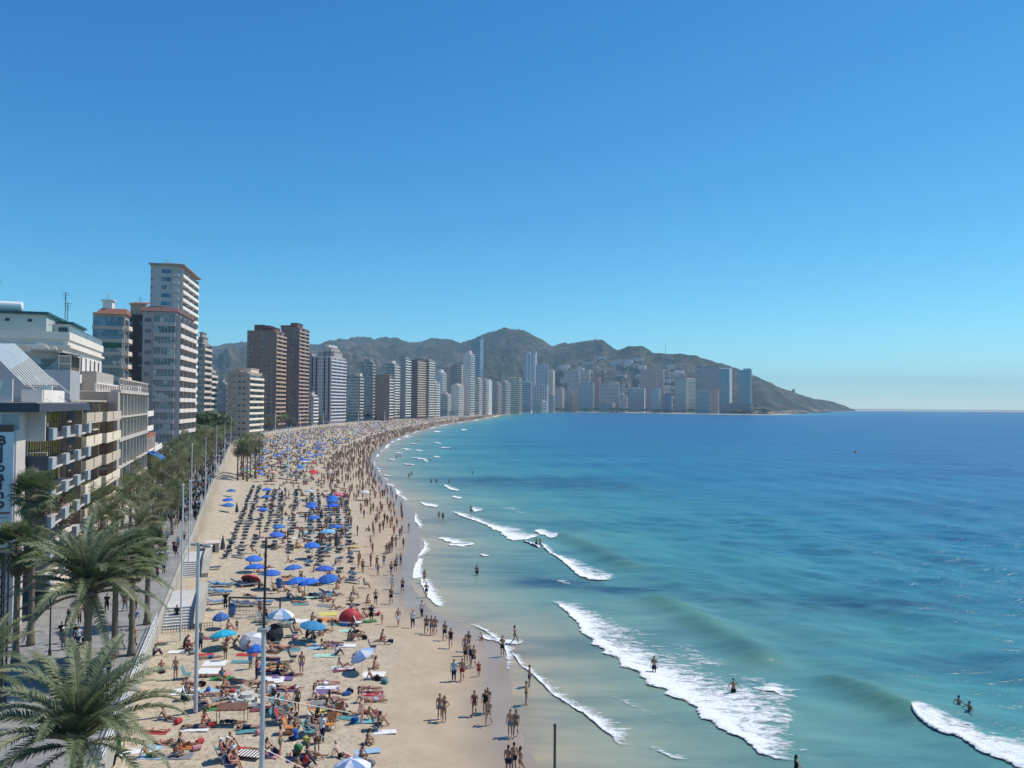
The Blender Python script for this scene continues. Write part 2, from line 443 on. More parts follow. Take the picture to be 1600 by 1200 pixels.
def foam(front, back, height=0.25, solid=0.2, fade=0.35, world=False, label=None, z0=0.06, lip=1.0, taper=0.08):
    f = front if world else px_line(front); b = back if world else px_line(back)
    L = sum((Vector(q) - Vector(p)).length for p, q in zip(f[:-1], f[1:]))
    nu = int(min(260, max(14, L / 0.22))); nv = 40 if L > 10 else 18
    A = resample(f, nu); B = resample(b, nu)
    v = []; fs = []; den = []
    sd_ = rnd.random() * 50
    for i in range(nu):
        u = i / (nu - 1); tp = min(1, min(u, 1 - u) / taper)
        jag = 0.16 * mnoise.fractal(Vector((A[i].x * 0.8, A[i].y * 0.8, sd_)), 1.0, 2.0, 3)
        for j in range(nv):
            q = j / (nv - 1)
            p = A[i].lerp(B[i], q + jag * (1 - q) * (0.5 if nv > 20 else 1))
            prof = math.exp(-((q - 0.07) / 0.09)**2) if q > 0.07 else max(0, q / 0.07)
            nz = mnoise.fractal(Vector((p.x * 1.3, p.y * 1.3, 1.7)), 1.0, 2.0, 3)
            zz = z0 + height * tp * (prof * (0.8 + 0.5 * nz) + 0.10 * max(0, nz))
            qq = 0.0 if q < solid else (q - solid) / (1 - solid)
            back_ = 0.42 - fade * 0.55; dd = (back_ + (0.82 - back_) * (1 - qq) ** 1.4) * lip
            dd *= 0.15 + 0.85 * ss1(q, 0.0, 0.07)
            dd *= 0.4 + 0.6 * tp
            dd += 0.16 * mnoise.fractal(Vector((p.x * 0.16, p.y * 0.16, 7.3 + sd_)), 1.0, 2.0, 3)
            dd -= 0.25 * ss1(q, 0.8, 1.0)
            v.append((p.x, p.y, zz)); den.append(dd)
    for i in range(nu - 1):
        for j in range(nv - 1):
            fs.append((i*nv+j, (i+1)*nv+j, (i+1)*nv+j+1, i*nv+j+1))
    me = bpy.data.meshes.new('foam'); me.from_pydata(v, [], fs); me.materials.append(FOAM)
    me.polygons.foreach_set('use_smooth', [True] * len(fs))
    at = me.attributes.new('dens', 'FLOAT', 'POINT'); at.data.foreach_set('value', den); me.update()
    # lift onto the displaced sea
    X = np.array([p[0] for p in v]); Y = np.array([p[1] for p in v])
    Zs, _ = f_sea(X, Y); co = np.array(v); co[:, 2] += np.maximum(Zs, 0)
    gz = sand_z(shore_s(X, Y)); co[:, 2] = np.maximum(co[:, 2], gz + 0.03)
    me.vertices.foreach_set('co', co.ravel().astype(np.float32)); me.update()
    o = obj('foam', me, kind='stuff')
    o['label'] = label or 'white lacy foam behind a breaking wave'; return o
foam([(860,940),(890,966),(915,1002),(960,1037),(1000,1064),(1030,1086),(1080,1114),(1110,1137),(1150,1160),(1190,1187),(1225,1197),(1255,1198)],
     [(866,938),(915,944),(985,975),(1050,992),(1110,1010),(1150,1030),(1200,1050),(1258,1070),(1262,1095),(1245,1140),(1275,1165),(1290,1190)], 0.12, 0.05, 0.10, label='long white foam field behind the biggest breaking wave')
foam([(1165,1078),(1200,1090),(1250,1092)], [(1160,1058),(1210,1050),(1262,1072)], 0.06, 0.1, 0.3, lip=.85, taper=.4)
foam([(1420,1113),(1432,1130),(1460,1148),(1500,1165),(1530,1183),(1560,1194),(1600,1212),(1640,1222)], [(1436,1103),(1470,1112),(1520,1128),(1560,1140),(1610,1152),(1660,1165)], 0.15, 0.15, 0.0, lip=.95, label='thick white breaker at the lower right')
foam([(795,1014),(812,1040),(828,1052),(858,1082),(872,1092),(905,1114),(925,1130),(950,1150),(966,1166),(990,1166)],
     [(801,1012),(826,1032),(850,1050),(885,1078),(910,1092),(935,1104),(965,1125),(990,1130),(1015,1135),(1030,1148)], 0.07, 0.05, 0.25, lip=.95, label='white wash reaching the wet sand')
foam([(1008,1165),(1025,1175),(1050,1187),(1085,1190)], [(1020,1158),(1045,1160),(1075,1172),(1100,1182)], 0.04, 0.05, 0.35, lip=.85, taper=.3)
foam([(843,850),(855,864),(880,882),(905,904),(935,909),(965,905)], [(850,848),(880,866),(905,872),(930,884),(958,893),(975,899)], 0.15, 0.15, 0.2, label='white breaker crossed by two bathers')
foam([(834,830),(845,836),(862,842),(872,840)], [(840,825),(852,826),(866,832),(874,836)], 0.12, 0.2, 0.15)
foam([(816,846),(828,852),(842,858)], [(820,844),(834,848),(846,855)], 0.3, 0.5, 0.2)
foam([(705,798),(718,808),(745,817),(768,828),(790,841),(802,846),(828,843),(845,838)], [(716,798),(745,806),(770,812),(800,818),(825,825),(845,830),(852,834),(856,836)], 0.12, 0.08, 0.15, label='white breaker in the middle distance')
foam([(735,797),(742,800),(752,798)], [(733,790),(744,789),(757,795)], 0.1, 0.2, 0.2)
foam([(692,758),(704,766),(718,768)], [(698,757),(710,760),(722,765)], 0.1, 0.2, 0.2)
foam([(654,786),(668,792),(684,793)], [(662,784),(676,786),(690,788)], 0.15, 0.4, 0.2)
foam([(705,777),(716,780),(722,779)], [(709,774),(718,776),(724,777)], 0.15, 0.6, 0.2)
foam([(683,842),(705,850),(735,850)], [(690,837),(715,838),(748,848)], 0.12, 0.3, 0.35)
foam([(749,868),(757,871),(764,869)], [(753,864),(760,865),(766,867)], 0.12, 0.3, 0.2)
foam([(700,852),(715,855),(740,852)], [(705,845),(722,845),(745,848)], 0.1, 0.3, 0.3)
foam([(930,1075),(985,1105),(1040,1128),(1100,1160)], [(945,1062),(1000,1088),(1060,1112),(1115,1145)], 0.02, 0.05, 0.45, lip=.6, taper=.4, label='faint foam streaks between breaker and shore')
foam([(690,848),(720,856),(760,860)], [(705,832),(740,838),(790,850)], 0.02, 0.05, 0.42, lip=.62, taper=.4, label='faint foam trail in the middle shallows')
foam([(860,905),(885,915),(905,918)], [(880,895),(900,902),(930,912)], 0.02, 0.05, 0.42, lip=.6, taper=.4, label='faint foam trail before the crossed breaker')
foam([(760,790),(800,800),(850,815)], [(780,778),(830,790),(875,806)], 0.02, 0.05, 0.42, lip=.62, taper=.4, label='faint foam trail behind the middle breaker')
foam([(745,995),(760,1000),(785,1008),(815,1008)], [(752,984),(775,985),(800,988),(828,995)], 0.05, 0.2, 0.5)
foam([(655,905),(662,925),(675,943),(690,950)], [(672,900),(685,912),(695,930),(705,945)], 0.06, 0.3, 0.30, label='shore foam around two paddling bathers')
foam([(643,905),(647,885),(656,872)], [(668,905),(664,888),(664,872)], 0.06, 0.5, 0.2)
# wash along the water's edge and small far breakers
def shore_pt(Yv, off):
    """point at the shoreline nearest to depth Yv, moved offshore by off"""
    best = min(range(1, len(SHORE) - 1), key=lambda i: abs(SHORE[i].y - Yv))
    d = (SHORE[best + 1] - SHORE[best - 1]).normalized(); n = Vector((d.y, -d.x))
    return SHORE[best] + n * off
y_ = 64.0
while y_ < 2000:
    ln = (9 + 22 * rnd.random()) * max(1, y_ / 180)
    if y_ < 78 or y_ > 88:
        ys = [y_ + ln * k / 4 for k in range(5)]
        o1 = [rnd.uniform(-0.6, 0.5) * max(1, y_/300) for _ in ys]; wd = rnd.uniform(0.7, 2.6) * max(1, y_ / 300)
        foam([shore_pt(q, a) for q, a in zip(ys, o1)], [shore_pt(q, a + wd * rnd.uniform(.7, 1.3)) for q, a in zip(ys, o1)], 0.06 if y_ < 300 else 0.2, 0.12, 0.45, world=True, lip=0.95, taper=0.3, z0=.06, label='thin white wash at the waterline')
    y_ += ln * rnd.uniform(0.85, 1.7)
for (x0, y0, x1, y1) in [(676,690,692,692),(683,698,706,699),(641,714,668,717),(628,724,650,726),(603,716,622,719),(629,684,648,681),(720,670,730,671),(615,706,632,708),(676,712,690,714),(660,718,672,721),(648,702,662,704),(596,741,612,744),(586,731,600,733),(676,673,690,674),(640,692,655,693),(626,700,645,702)]:
    foam([(x0, y0 + 1.6), ((x0+x1)/2 - 2, (y0+y1)/2 + 2.2), (x1, y1 + 1.2)], [(x0 + 2, y0 - 0.6), ((x0+x1)/2 + 2, (y0+y1)/2 - 0.8), (x1 + 3, y1 - 0.4)], 0.4, 0.35, 0.3, taper=.35, label='small white breaker far along the bay')

# ---- hills behind the town
SKY_PX = [(150,560),(300,545),(325,540),(345,537),(385,533),(440,536),(480,539),(500,540),(515,532),(545,528),(590,530),(640,533),(700,531),(718,537),(745,527),(770,516),(795,511),(820,517),(838,528),(862,541),(890,535),(920,530),(942,529),(955,540),(965,545),(982,538),(1003,538),(1020,548),(1050,551),(1080,553),(1110,561),(1150,575),(1190,592),(1220,605),(1250,617),(1275,624),(1298,626),(1320,634),(1336,642)]
RID_Y = [(150,4600),(500,4500),(700,4200),(795,3800),(870,3700),(940,3450),(1000,3250),(1100,3150),(1200,3250),(1260,3700),(1300,4200),(1336,4540)]
FOOT_Y = [(150,1500),(500,1900),(700,2300),(840,2560),(900,2600),(1000,2600),(1100,2520),(1150,2300),(1180,2110),(1250,2560),(1300,3420),(1336,4500)]
lerp1 = lambda tab, x: float(np.interp(x, [a for a, _ in tab], [b for _, b in tab]))
def hill(x, s):
    """world point of the hills at photo column x and relative position s between foot (0) and crest (1)"""
    Yr, Yf = lerp1(RID_Y, x), lerp1(FOOT_Y, x); H = max(2, zat(x, lerp1(SKY_PX, x), Yr))
    Yv = Yf + (Yr - Yf) * s; t = (x - CX) / F; X = t * Yv
    if s <= 1: p = max(0.0, s) ** 1.25
    else: p = max(0, 1 - (s - 1) * 1.6)
    n = mnoise.fractal(Vector((X * 0.0022, Yv * 0.0016, 3.1)), 0.9, 2.1, 6)
    n2 = abs(mnoise.fractal(Vector((X * 0.0045, Yv * 0.002, 9.1)), 0.8, 2.0, 5))
    amp = math.sin(math.pi * min(1, s)) if s < 1 else 0.25
    h = H * (p + (0.26 * n - 0.34 * n2 + 0.08) * amp * (0.35 + 0.65 * min(1, 2 * s)))
    h += H * 0.012 * mnoise.fractal(Vector((X * 0.03, Yv * 0.03, 1)), 0.6, 2.0, 4)
    if s > 0: h = max(h, 2.0 + 6 * s)
    if s <= 0: h = -2
    return Vector((X, Yv, h))
def build_hills():
    xs = np.linspace(150, 1336, 520); sv = np.concatenate([[-0.01], np.linspace(0.004, 1.0, 64), [1.04, 1.12, 1.3, 1.6]])
    v = [hill(x, s) for x in xs for s in sv]; n = len(sv); fs = []
    for i in range(len(xs) - 1):
        for j in range(n - 1): fs.append((i*n+j, (i+1)*n+j, (i+1)*n+j+1, i*n+j+1))
    me = bpy.data.meshes.new('hills'); me.from_pydata([tuple(p) for p in v], [], fs)
    me.polygons.foreach_set('use_smooth', [True] * len(fs))
    rk = me.attributes.new('rocky', 'FLOAT', 'POINT')
    rk.data.foreach_set('value', [float((1 - min(1, max(0, s) * 6)) * (1 if x > 1165 else 0)) for x in xs for s in sv])
    m, t, b = newmat('hillside')
    n1 = noise(t, 0.0045, 6, 0.7); n2_ = noise(t, 0.045, 4, 0.75)
    f = math_(t, 'ADD', math_(t, 'MULTIPLY', n1, 0.6), math_(t, 'MULTIPLY', n2_, 0.4))
    c = ramp(t, f, [(0.38, (0.035, 0.048, 0.03)), (0.49, (0.06, 0.068, 0.045)), (0.55, (0.13, 0.11, 0.085)), (0.63, (0.24, 0.19, 0.15)), (0.73, (0.36, 0.29, 0.235))])
    rock = ramp(t, noise(t, 0.03, 6, 0.75), [(0.35, (0.10, 0.08, 0.06)), (0.5, (0.33, 0.25, 0.18)), (0.65, (0.45, 0.37, 0.28))])
    t.links.new(mixc(t, attr(t, 'rocky'), c, rock), b.inputs['Base Color']); b.inputs['Roughness'].default_value = 0.95; b.inputs['Specular IOR Level'].default_value = 0.1
    bump(t, b, math_(t, 'ADD', n2_, n1), 1.0, 25)
    me.materials.append(m); me.update()
    return obj('hills', me, kind='structure')
build_hills()

# ---- promenade: a paved deck a little above the sand, with a low retaining wall
def offset_line(P, off):
    out = []
    for i in range(len(P)):
        d = (P[min(i+1, len(P)-1)] - P[max(i-1, 0)]).normalized()
        out.append(P[i] + Vector((-d.y, d.x)) * off)
    return out
def deck(name, o0, o1, z0, z1, m, i0=0, i1=None):
    P = PROM[i0:i1]; a = offset_line(P, o0); b = offset_line(P, o1); k = MB()
    n = len(P); v = []
    for p in zip(a, b):
        v += [(p[0].x, p[0].y, z0), (p[0].x, p[0].y, z1), (p[1].x, p[1].y, z1), (p[1].x, p[1].y, z0)]
    fs = []
    for i in range(n - 1):
        for j in range(3): fs.append((i*4+j, i*4+j+1, (i+1)*4+j+1, (i+1)*4+j)[::-1])
    fs += [(0, 1, 2, 3), tuple((n-1)*4 + q for q in (3, 2, 1, 0))]
    k.add(v, fs); return k.build(name, m, kind='structure')
def pave_material():
    m, t, b = newmat('promenade_paving')
    g = t.nodes.new('ShaderNodeNewGeometry').outputs['Position']
    br = t.nodes.new('ShaderNodeTexBrick'); br.inputs['Scale'].default_value = 1.0
    br.inputs['Brick Width'].default_value = 1.2; br.inputs['Row Height'].default_value = 0.6; br.inputs['Mortar Size'].default_value = 0.02
    br.inputs['Color1'].default_value = (0.27, 0.265, 0.25, 1); br.inputs['Color2'].default_value = (0.31, 0.305, 0.29, 1); br.inputs['Mortar'].default_value = (0.16, 0.155, 0.15, 1)
    mp = t.nodes.new('ShaderNodeMapping'); mp.inputs['Rotation'].default_value = (0, 0, R(19)); t.links.new(g, mp.inputs[0]); t.links.new(mp.outputs[0], br.inputs['Vector'])
    st = ramp(t, noise(t, 0.5, 5, 0.7), [(0.35, (0.72, 0.72, 0.72)), (0.6, (1.05, 1.05, 1.05))])
    t.links.new(mixc(t, 1.0, br.outputs['Color'], st, 'MULTIPLY'), b.inputs['Base Color']); b.inputs['Roughness'].default_value = 0.75
    return m
PAVE = pave_material()
CONC = mat('pale_concrete', (0.42, 0.39, 0.33), 0.8, 0.14, 1.2)
deck('promenade', 0.30, 14.0, 0.2, PZ, PAVE)
deck('promenade_wall', 0.0, 0.30, 0.0, PZ + 0.14, CONC)
deck('street', 14.0, 40.0, 0.5, PZ - 0.06, mat('asphalt', (0.085, 0.083, 0.08), 0.85, 0.2, 0.6))

# ---- haze over the bay
def haze():
    k = MB(); k.box(-12600, -200, -4.2, 12600, 12600, 470)
    o = k.build('haze', []); o['kind'] = 'stuff'
    m = bpy.data.materials.new('haze'); m.use_nodes = True; t = m.node_tree; t.nodes.clear()
    out = t.nodes.new('ShaderNodeOutputMaterial'); pv = t.nodes.new('ShaderNodeVolumePrincipled')
    pv.inputs['Color'].default_value = (0.52, 0.80, 1.0, 1); pv.inputs['Density'].default_value = 1.0e-4; pv.inputs['Anisotropy'].default_value = 0.1
    t.links.new(pv.outputs[0], out.inputs['Volume'])
    o.data.materials.append(m)
haze()
# ================================================================ buildings
def cm(c, rough=0.8, var=0.10, streak=True):
    c = (min(.85, c[0] * 1.10), min(.83, c[1] * 0.98), min(.8, c[2] * 0.91))
    return mat('render_' + '_'.join('%02x' % int(255 * x) for x in c), c, rough, var, 0.35, streak=streak)
G_DARK = glass('dark_glazing'); G_BLUE = glass('blue_glazing', (0.05, 0.10, 0.16), 0.1, (0.16, 0.24, 0.32))
G_CURT = glass('curtained_glazing', (0.10, 0.12, 0.14), 0.2, (0.42, 0.42, 0.40)); G_TEAL = glass('teal_glazing', (0.04, 0.15, 0.20), 0.12, (0.10, 0.25, 0.32))
WHITE = cm((0.78, 0.77, 0.74)); CREAM = cm((0.70, 0.62, 0.48)); DBROWN = cm((0.16, 0.09, 0.08)); GREY = cm((0.36, 0.36, 0.37))
METAL = mat('grey_metal', (0.35, 0.36, 0.37), 0.45, 0.1, 4, metal=0.4); DARKMETAL = mat('dark_metal', (0.03, 0.032, 0.035), 0.5, 0.1, 4)
TILE = mat('red_roof_tile', (0.28, 0.115, 0.08), 0.8, 0.2, 2)
def place(xl, xm, xr, D, phi):
    nx, ny = math.cos(phi), math.sin(phi)
    tl, tm, tr = ((q - CX) / F for q in (xl, xm, xr))
    Cx, Cy = tm * D, D
    b = (Cx - tl * Cy) / (nx - tl * ny)
    den = ny + tr * nx
    a = (Cx - tr * Cy) / den if abs(den) > 1e-4 else 20
    if not (3 < a < 70): a = 18.0 if a < 0 or a > 70 else 4
    return Vector((Cx, Cy, 0)), b, a
NB = [0]
def tower(label, xl, xm, xr, ytop, D, phi, wall, fs='balc', fc=None, ss_='cols', sc=None, gl=None, fh=3.0, p=1.3, bays=1, top=(), z0=PZ, cols=(0.3, 0.7), cat='building', base=True, sgl=None, name='apartment_tower', minfront=None):
    phi = R(phi); C, b, a = place(xl, xm, xr, D, phi)
    if minfront: a = max(a, minfront)
    zt = zat(xm, ytop, D); h = zt - z0; NB[0] += 1
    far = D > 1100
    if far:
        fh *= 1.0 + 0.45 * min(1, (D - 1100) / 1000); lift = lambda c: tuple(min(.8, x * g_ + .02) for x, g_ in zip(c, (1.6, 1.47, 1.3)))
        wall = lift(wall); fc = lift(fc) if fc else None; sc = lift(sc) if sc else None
    nf = max(2, int(round(h / fh))); fh = h / nf
    gl = gl or G_DARK; sgl = sgl or gl; W = cm(wall); FC = cm(fc) if fc else W; SC = cm(sc) if sc else FC
    t = empty(name, label, cat, (C.x, C.y, z0), phi)
    r_ = random.Random(NB[0] * 13)
    k = MB(); k.box(-b, 0, -1.0, 0, a, h); k.box(-b - .1, -.1, h, .1, .25, h + .9); k.box(-b - .1, .25, h, -b + .25, a + .1, h + .9); k.box(-.25, .25, h, .1, a + .1, h + .9)
    k.build('wall', W, t)
    # roof structures
    tops = top or ((0.3, 0.7, 3.2),)
    for i, q in enumerate(tops):
        u0, u1, hh = q[:3]; m_ = q[3] if len(q) > 3 else W
        k = MB(); k.box(-b * u1, a * .25, h, -b * u0, a * .8, h + hh); k.box(-b * u1 - .4, a * .25 - .4, h + hh, -b * u0 + .4, a * .8 + .4, h + hh + .25); k.build('stair_tower', m_, t)
    if not far or r_.random() < .4:
        k = MB(); xa = -b * r_.uniform(.2, .8); hh = r_.uniform(3, 6); k.tube((xa, a * .5, h), (xa, a * .5, h + 3 + hh), .05 + D * 6e-5, n=4)
        for z in (0, .6, 1.2): k.box(xa - .7, a * .5 - .03, h + 2.4 + hh - z, xa + .7, a * .5 + .03, h + 2.46 + hh - z)
        k.build('antenna', METAL, t)
    fl = range(1 if base else 0, nf)
    # ---- sea front, plane x = 0
    if fs in ('balc', 'wrap'):
        k = MB(); nb = bays; w_ = (a - .4) / nb
        for j in range(nb):
            y0, y1 = .2 + j * w_ + .15, .2 + (j + 1) * w_ - .15
            k.box(p - .14, y0, 0, p, y1, 1.0); k.box(0.01, y0, -.2, p, y1, 0); k.box(.01, y0, 0, p - .14, y0 + .12, 1.0); k.box(.01, y1 - .12, 0, p - .14, y1, 1.0)
        if fs == 'wrap':
            k.box(-b - .0, -p, 0, p - .15, -p + .14, 1.0); k.box(-b, -p + .14, -.2, .005, -.01, 0); k.box(p - .15, -p, 0, p - .01, .3, 1.0); k.box(.0, -p + .14, -.2, p - .16, .18, 0)
        if far:
            K = MB()
            for f in fl:
                K.add([(x, y, z + f * fh) for x, y, z in k.v], k.f)
            K.build('balcony', FC, t, kind='stuff')
        else:
            me = k.mesh('balcony', FC)
            for f in fl: obj('balcony', me, t, (0, 0, f * fh))
            if nb > 1 or p > 1:
                K = MB()
                for j in range(nb + 1):
                    y = min(max(.2 + j * w_, .3), a - .3); K.box(.01, y - .1, fh, p - .3, y + .1, h)
                K.build('partition', W, t)
        k = MB()
        for f in fl:
            k.box(.012, .5, f * fh + .1, .05, a - .5, f * fh + fh * .78)
        k.build('glazing', gl, t, kind='stuff')
    elif fs == 'glass':
        k = MB(); k.box(.012, .3, fh, .06, a - .3, h - .5); k.build('glazing', gl, t)
    if fs in ('grid', 'glass'):
        k = MB()
        for f in fl:
            if fs == 'glass': k.box(.06, .25, f * fh - .15, .14, a - .25, f * fh + .35)
            else:
                n = max(2, int(a / 3))
                for j in range(n): k.box(.012, a * (j + .25) / n, f * fh + .9, .05, a * (j + .75) / n, f * fh + 2.2)
        k.build('window' if fs == 'grid' else 'spandrel', gl if fs == 'grid' else FC, t, kind='stuff')
    # ---- side towards the camera, plane y = 0
    if ss_ == 'cols':
        k = MB(); fr = MB()
        for f in range(nf):
            for c in cols:
                x = -b * (1 - c); w2 = .65
                k.box(x - w2, -.03, f * fh + .9, x + w2, -.012, f * fh + 2.1); fr.box(x - w2 - .1, -.09, f * fh + .75, x + w2 + .1, -.012, f * fh + .9)
        k.build('window', sgl, t, kind='stuff')
        if D < 700: fr.build('window_sill', FC, t, kind='stuff')
    elif ss_ in ('bands', 'grid', 'wrapg'):
        k = MB(); K = MB()
        for f in fl:
            if ss_ == 'bands':
                k.box(-b + .3, -.05, f * fh + fh * .36, -.3, -.012, f * fh + fh * .95)
                K.box(-b + .1, -.5, f * fh - .15, -.0, -.012, f * fh + fh * .33)
            elif ss_ == 'grid':
                n = max(2, int(b / (3.2 if not far else 3.2 + 4 * min(1, (D - 1100) / 1000))))
                for j in range(n): k.box(-b * (j + .2) / n, -.05, f * fh + fh * .26, -b * (j + .8) / n, -.012, f * fh + fh * .8)
            else: k.box(-b + .3, -.05, f * fh + .1, -.3, -.012, f * fh + fh * .8)
        k.build('window' if ss_ == 'grid' else 'glazing', sgl, t, kind='stuff')
        if K.v:
            if far: K.build('parapet', SC, t, kind='stuff')
            else:
                q = MB(); q.box(-b + .1, -.5, -.15, 0, -.012, fh * .33); me = q.mesh('parapet', SC)
                for f in fl: obj('parapet', me, t, (0, 0, f * fh))
    elif ss_ == 'curtain':
        k = MB(); k.box(-b + .5, -.05, fh * .5, -.5, -.012, h - .6); k.build('glazing', sgl, t)
        k = MB()
        for f in fl: k.box(-b + .4, -.14, f * fh - .12, -.4, -.05, f * fh + .18)
        k.box(-b, -.3, 0, -b + .6, -.012, h); k.box(-.6, -.3, 0, 0, -.012, h); k.box(-b + .6, -.3, h - .8, -.6, -.012, h)
        k.build('frame', SC, t)
    elif ss_ == 'stripes':
        k = MB(); n = max(3, int(b / (4.5 if not far else 11))); K = MB()
        for j in range(n):
            x0, x1 = -b * (j + .15) / n, -b * (j + .5) / n
            k.box(x1, -.25, fh, x0, -.012, h - .5)
            for f in fl: K.box(x1 - b / n * .45, -.05, f * fh + .8, x1 - b / n * .1, -.012, f * fh + 2.2)
        k.build('pilaster', SC, t, kind='stuff'); K.build('window', sgl, t, kind='stuff')
    return t, a, b, h, fh
# ---------------------------------------------------------------- the tall blocks along the seafront, nearest first
t, a, b, h, fh = tower('grey fourteen storey block with glazed balconies and tiled roof edge, below the tall white tower', 221, 273, 300, 492, 239, 12, (0.40, 0.40, 0.41), 'balc', (0.72, 0.69, 0.66), 'none', None, G_DARK, fh=3.35, bays=4, p=1.5, top=((0.55, 0.98, 3.0, TILE), (0.1, 0.45, 2.2)), minfront=24)
# its camera-facing side: a strip of small windows and a wide glazed gallery per floor
for f in range(1, int(round(h / fh))):
    k = MB(); k.box(-b * .66, -.7, f * fh - .2, -.1, -.012, f * fh + 1.05); k.build('balcony', cm((0.45, 0.45, 0.46)), t)
    k = MB(); k.box(-b * .66 + .1, -.55, f * fh + 1.05, -.2, -.015, f * fh + fh - .35); g_ = k.build('gallery_glazing', G_CURT if f % 3 else G_DARK, t)
    k = MB()
    for q in range(7): k.box(-b * .66 + .1 + q * b * .105, -.60, f * fh + 1.05, -b * .66 + .16 + q * b * .105, -.552, f * fh + fh - .35)
    k.build('mullion', WHITE, g_)
    k = MB(); k.box(-b * .93, -.05, f * fh + 1.0, -b * .75, -.012, f * fh + 2.2); k.build('window', G_CURT, t)
k = MB(); k.add([(-b - .6, -1.0, h + .95), (.6, -1.0, h + .95), (.6, a + 1, h + .95), (-b - .6, a + 1, h + .95), (-b - .6, 1.2, h + 2.4), (.2, 1.2, h + 2.4), (.2, a - 1, h + 2.4), (-b - .6, a - 1, h + 2.4)], [(0,1,5,4),(1,2,6,5),(2,3,7,6),(4,5,6,7),(3,2,1,0),(0,4,7,3)]); k.build('roof', mat('brown_roof_tile', (0.16, 0.085, 0.075), 0.85, 0.2, 2), t)
t, a, b, h, fh = tower('block of blue grey glazed bands with a green awning, left of the dark brown wall', 143, 193, 200, 494, 222, 14, (0.50, 0.40, 0.34), 'balc', (0.70, 0.62, 0.55), 'none', None, G_DARK, fh=3.6, p=1.0, top=((0.45, 0.75, 4.5, WHITE),))
for f in range(1, int(round(h / fh))):
    k = MB(); k.box(-b, -.8, f * fh - .25, -.3, -.012, f * fh + .75); k.build('balcony', cm((0.46, 0.40, 0.36)), t)
    k = MB(); k.box(-b + .15, -.65, f * fh + .75, -.45, -.015, f * fh + fh - .35); g_ = k.build('gallery_glazing', G_BLUE if f > 9 else G_CURT, t)
    k = MB()
    for q in range(8): k.box(-b + .2 + q * (b - .8) / 7.2, -.70, f * fh + .75, -b + .27 + q * (b - .8) / 7.2, -.652, f * fh + fh - .35)
    k.build('mullion', GREY, g_)
    if f == int(round(h / fh)) - 3: k = MB(); k.box(-b * .66, -.95, f * fh + 1.9, -.4, -.72, f * fh + 3.2); k.build('awning', mat('green_canvas', (0.02, 0.11, 0.075), .8), t)
k = MB(); k.add([(-b + .6, -.9, h + .5), (.6, -.9, h + .5), (.6, a, h + .5), (-b + .6, a, h + .5), (-b + 1.8, 1.0, h + 2.2), (.1, 1.0, h + 2.2), (.1, a - 1, h + 2.2), (-b + 1.8, a - 1, h + 2.2)], [(0,1,5,4),(1,2,6,5),(2,3,7,6),(4,5,6,7),(3,2,1,0),(0,4,7,3)]); k.build('roof', TILE, t)
t, a, b, h, fh = tower('narrow windowless dark brown wall block wedged between two glazed blocks', 199, 222, 224, 496, 252, 14, (0.085, 0.06, 0.06), 'none', None, 'cols', None, G_DARK, cols=(.12, .88), top=((0.0, 0.95, 4.2, cm((.5, .36, .28))),), fh=3.4)
k = MB(); k.add([(-4.6, 2, h + 4.4), (.6, 2, h + 4.4), (.6, 9, h + 5.6), (-4.6, 9, h + 5.6), (-4.6, 2, h + 4.8), (.6, 2, h + 4.8), (.6, 9, h + 6.0), (-4.6, 9, h + 6.0)], [(0,3,2,1),(4,5,6,7),(0,1,5,4),(1,2,6,5),(2,3,7,6),(3,0,4,7)]); k.build('roof', TILE, t)
t, a, b, h, fh = tower('tallest white tower with overhanging flat roof plate and stacked balconies', 232, 277, 303, 418, 305, 12, (0.47, 0.48, 0.50), 'balc', (0.82, 0.80, 0.77), 'none', None, G_DARK, fh=3.15, bays=3, p=1.5, top=((0.15, 0.75, 3.0, WHITE),), minfront=26)
for f in range(1, int(round(h / fh))):
    k = MB(); k.box(-b * .62, -.06, f * fh + .9, -b * .30, -.012, f * fh + 2.4); k.build('window', G_BLUE if f % 5 else G_CURT, t)
    k = MB(); k.box(-b * .22, -.9, f * fh - .15, -.0, -.012, f * fh + .95); k.build('corner_balcony', cm((0.55, 0.56, 0.58)), t)
k = MB(); k.box(-b - .4, -1.8, h + .9, 2.2, a + 1.5, h + 1.35); k.build('roof_plate', cm((0.34, 0.30, 0.31)), t)
k = MB()
for i, f in enumerate(range(3, int(round(h / fh)))):
    k.box(-b * .98, -.05, f * fh + 1.1, -b * .93, -.012, f * fh + 1.9)
k.build('slot_window', G_DARK, t, kind='stuff')
tower('stepped grey block with pale balcony bands right of the tallest white tower', 303, 315, 327, 537, 400, 6, (0.33, 0.31, 0.30), 'balc', (0.60, 0.56, 0.50), 'bands', (0.42, 0.39, 0.37), top=((0.1, 0.9, 3.5), (.3, .6, 6)))
tower('lower pale block with white balcony bands beside the stepped grey block', 318, 327, 337, 580, 430, 4, (0.4, 0.39, 0.38), 'balc', (0.72, 0.70, 0.66), 'cols')
tower('small pale block half hidden behind dark round trees', 337, 351, 357, 600, 480, 2, (0.36, 0.37, 0.39), 'balc', (0.65, 0.63, 0.6), 'cols', cols=(.25, .6))
tower('cream block with bright sunlit balconies at the start of the brown pair', 355, 386, 409, 583, 440, 0, (0.42, 0.37, 0.31), 'balc', (0.82, 0.77, 0.64), 'cols', None, G_DARK, cols=(0.15, .35, .62, .85), fh=3.3, p=1.6, top=((0.02, 0.3, 2.8, cm((0.8, 0.62, 0.5))), (0.55, 0.8, 2.5)))
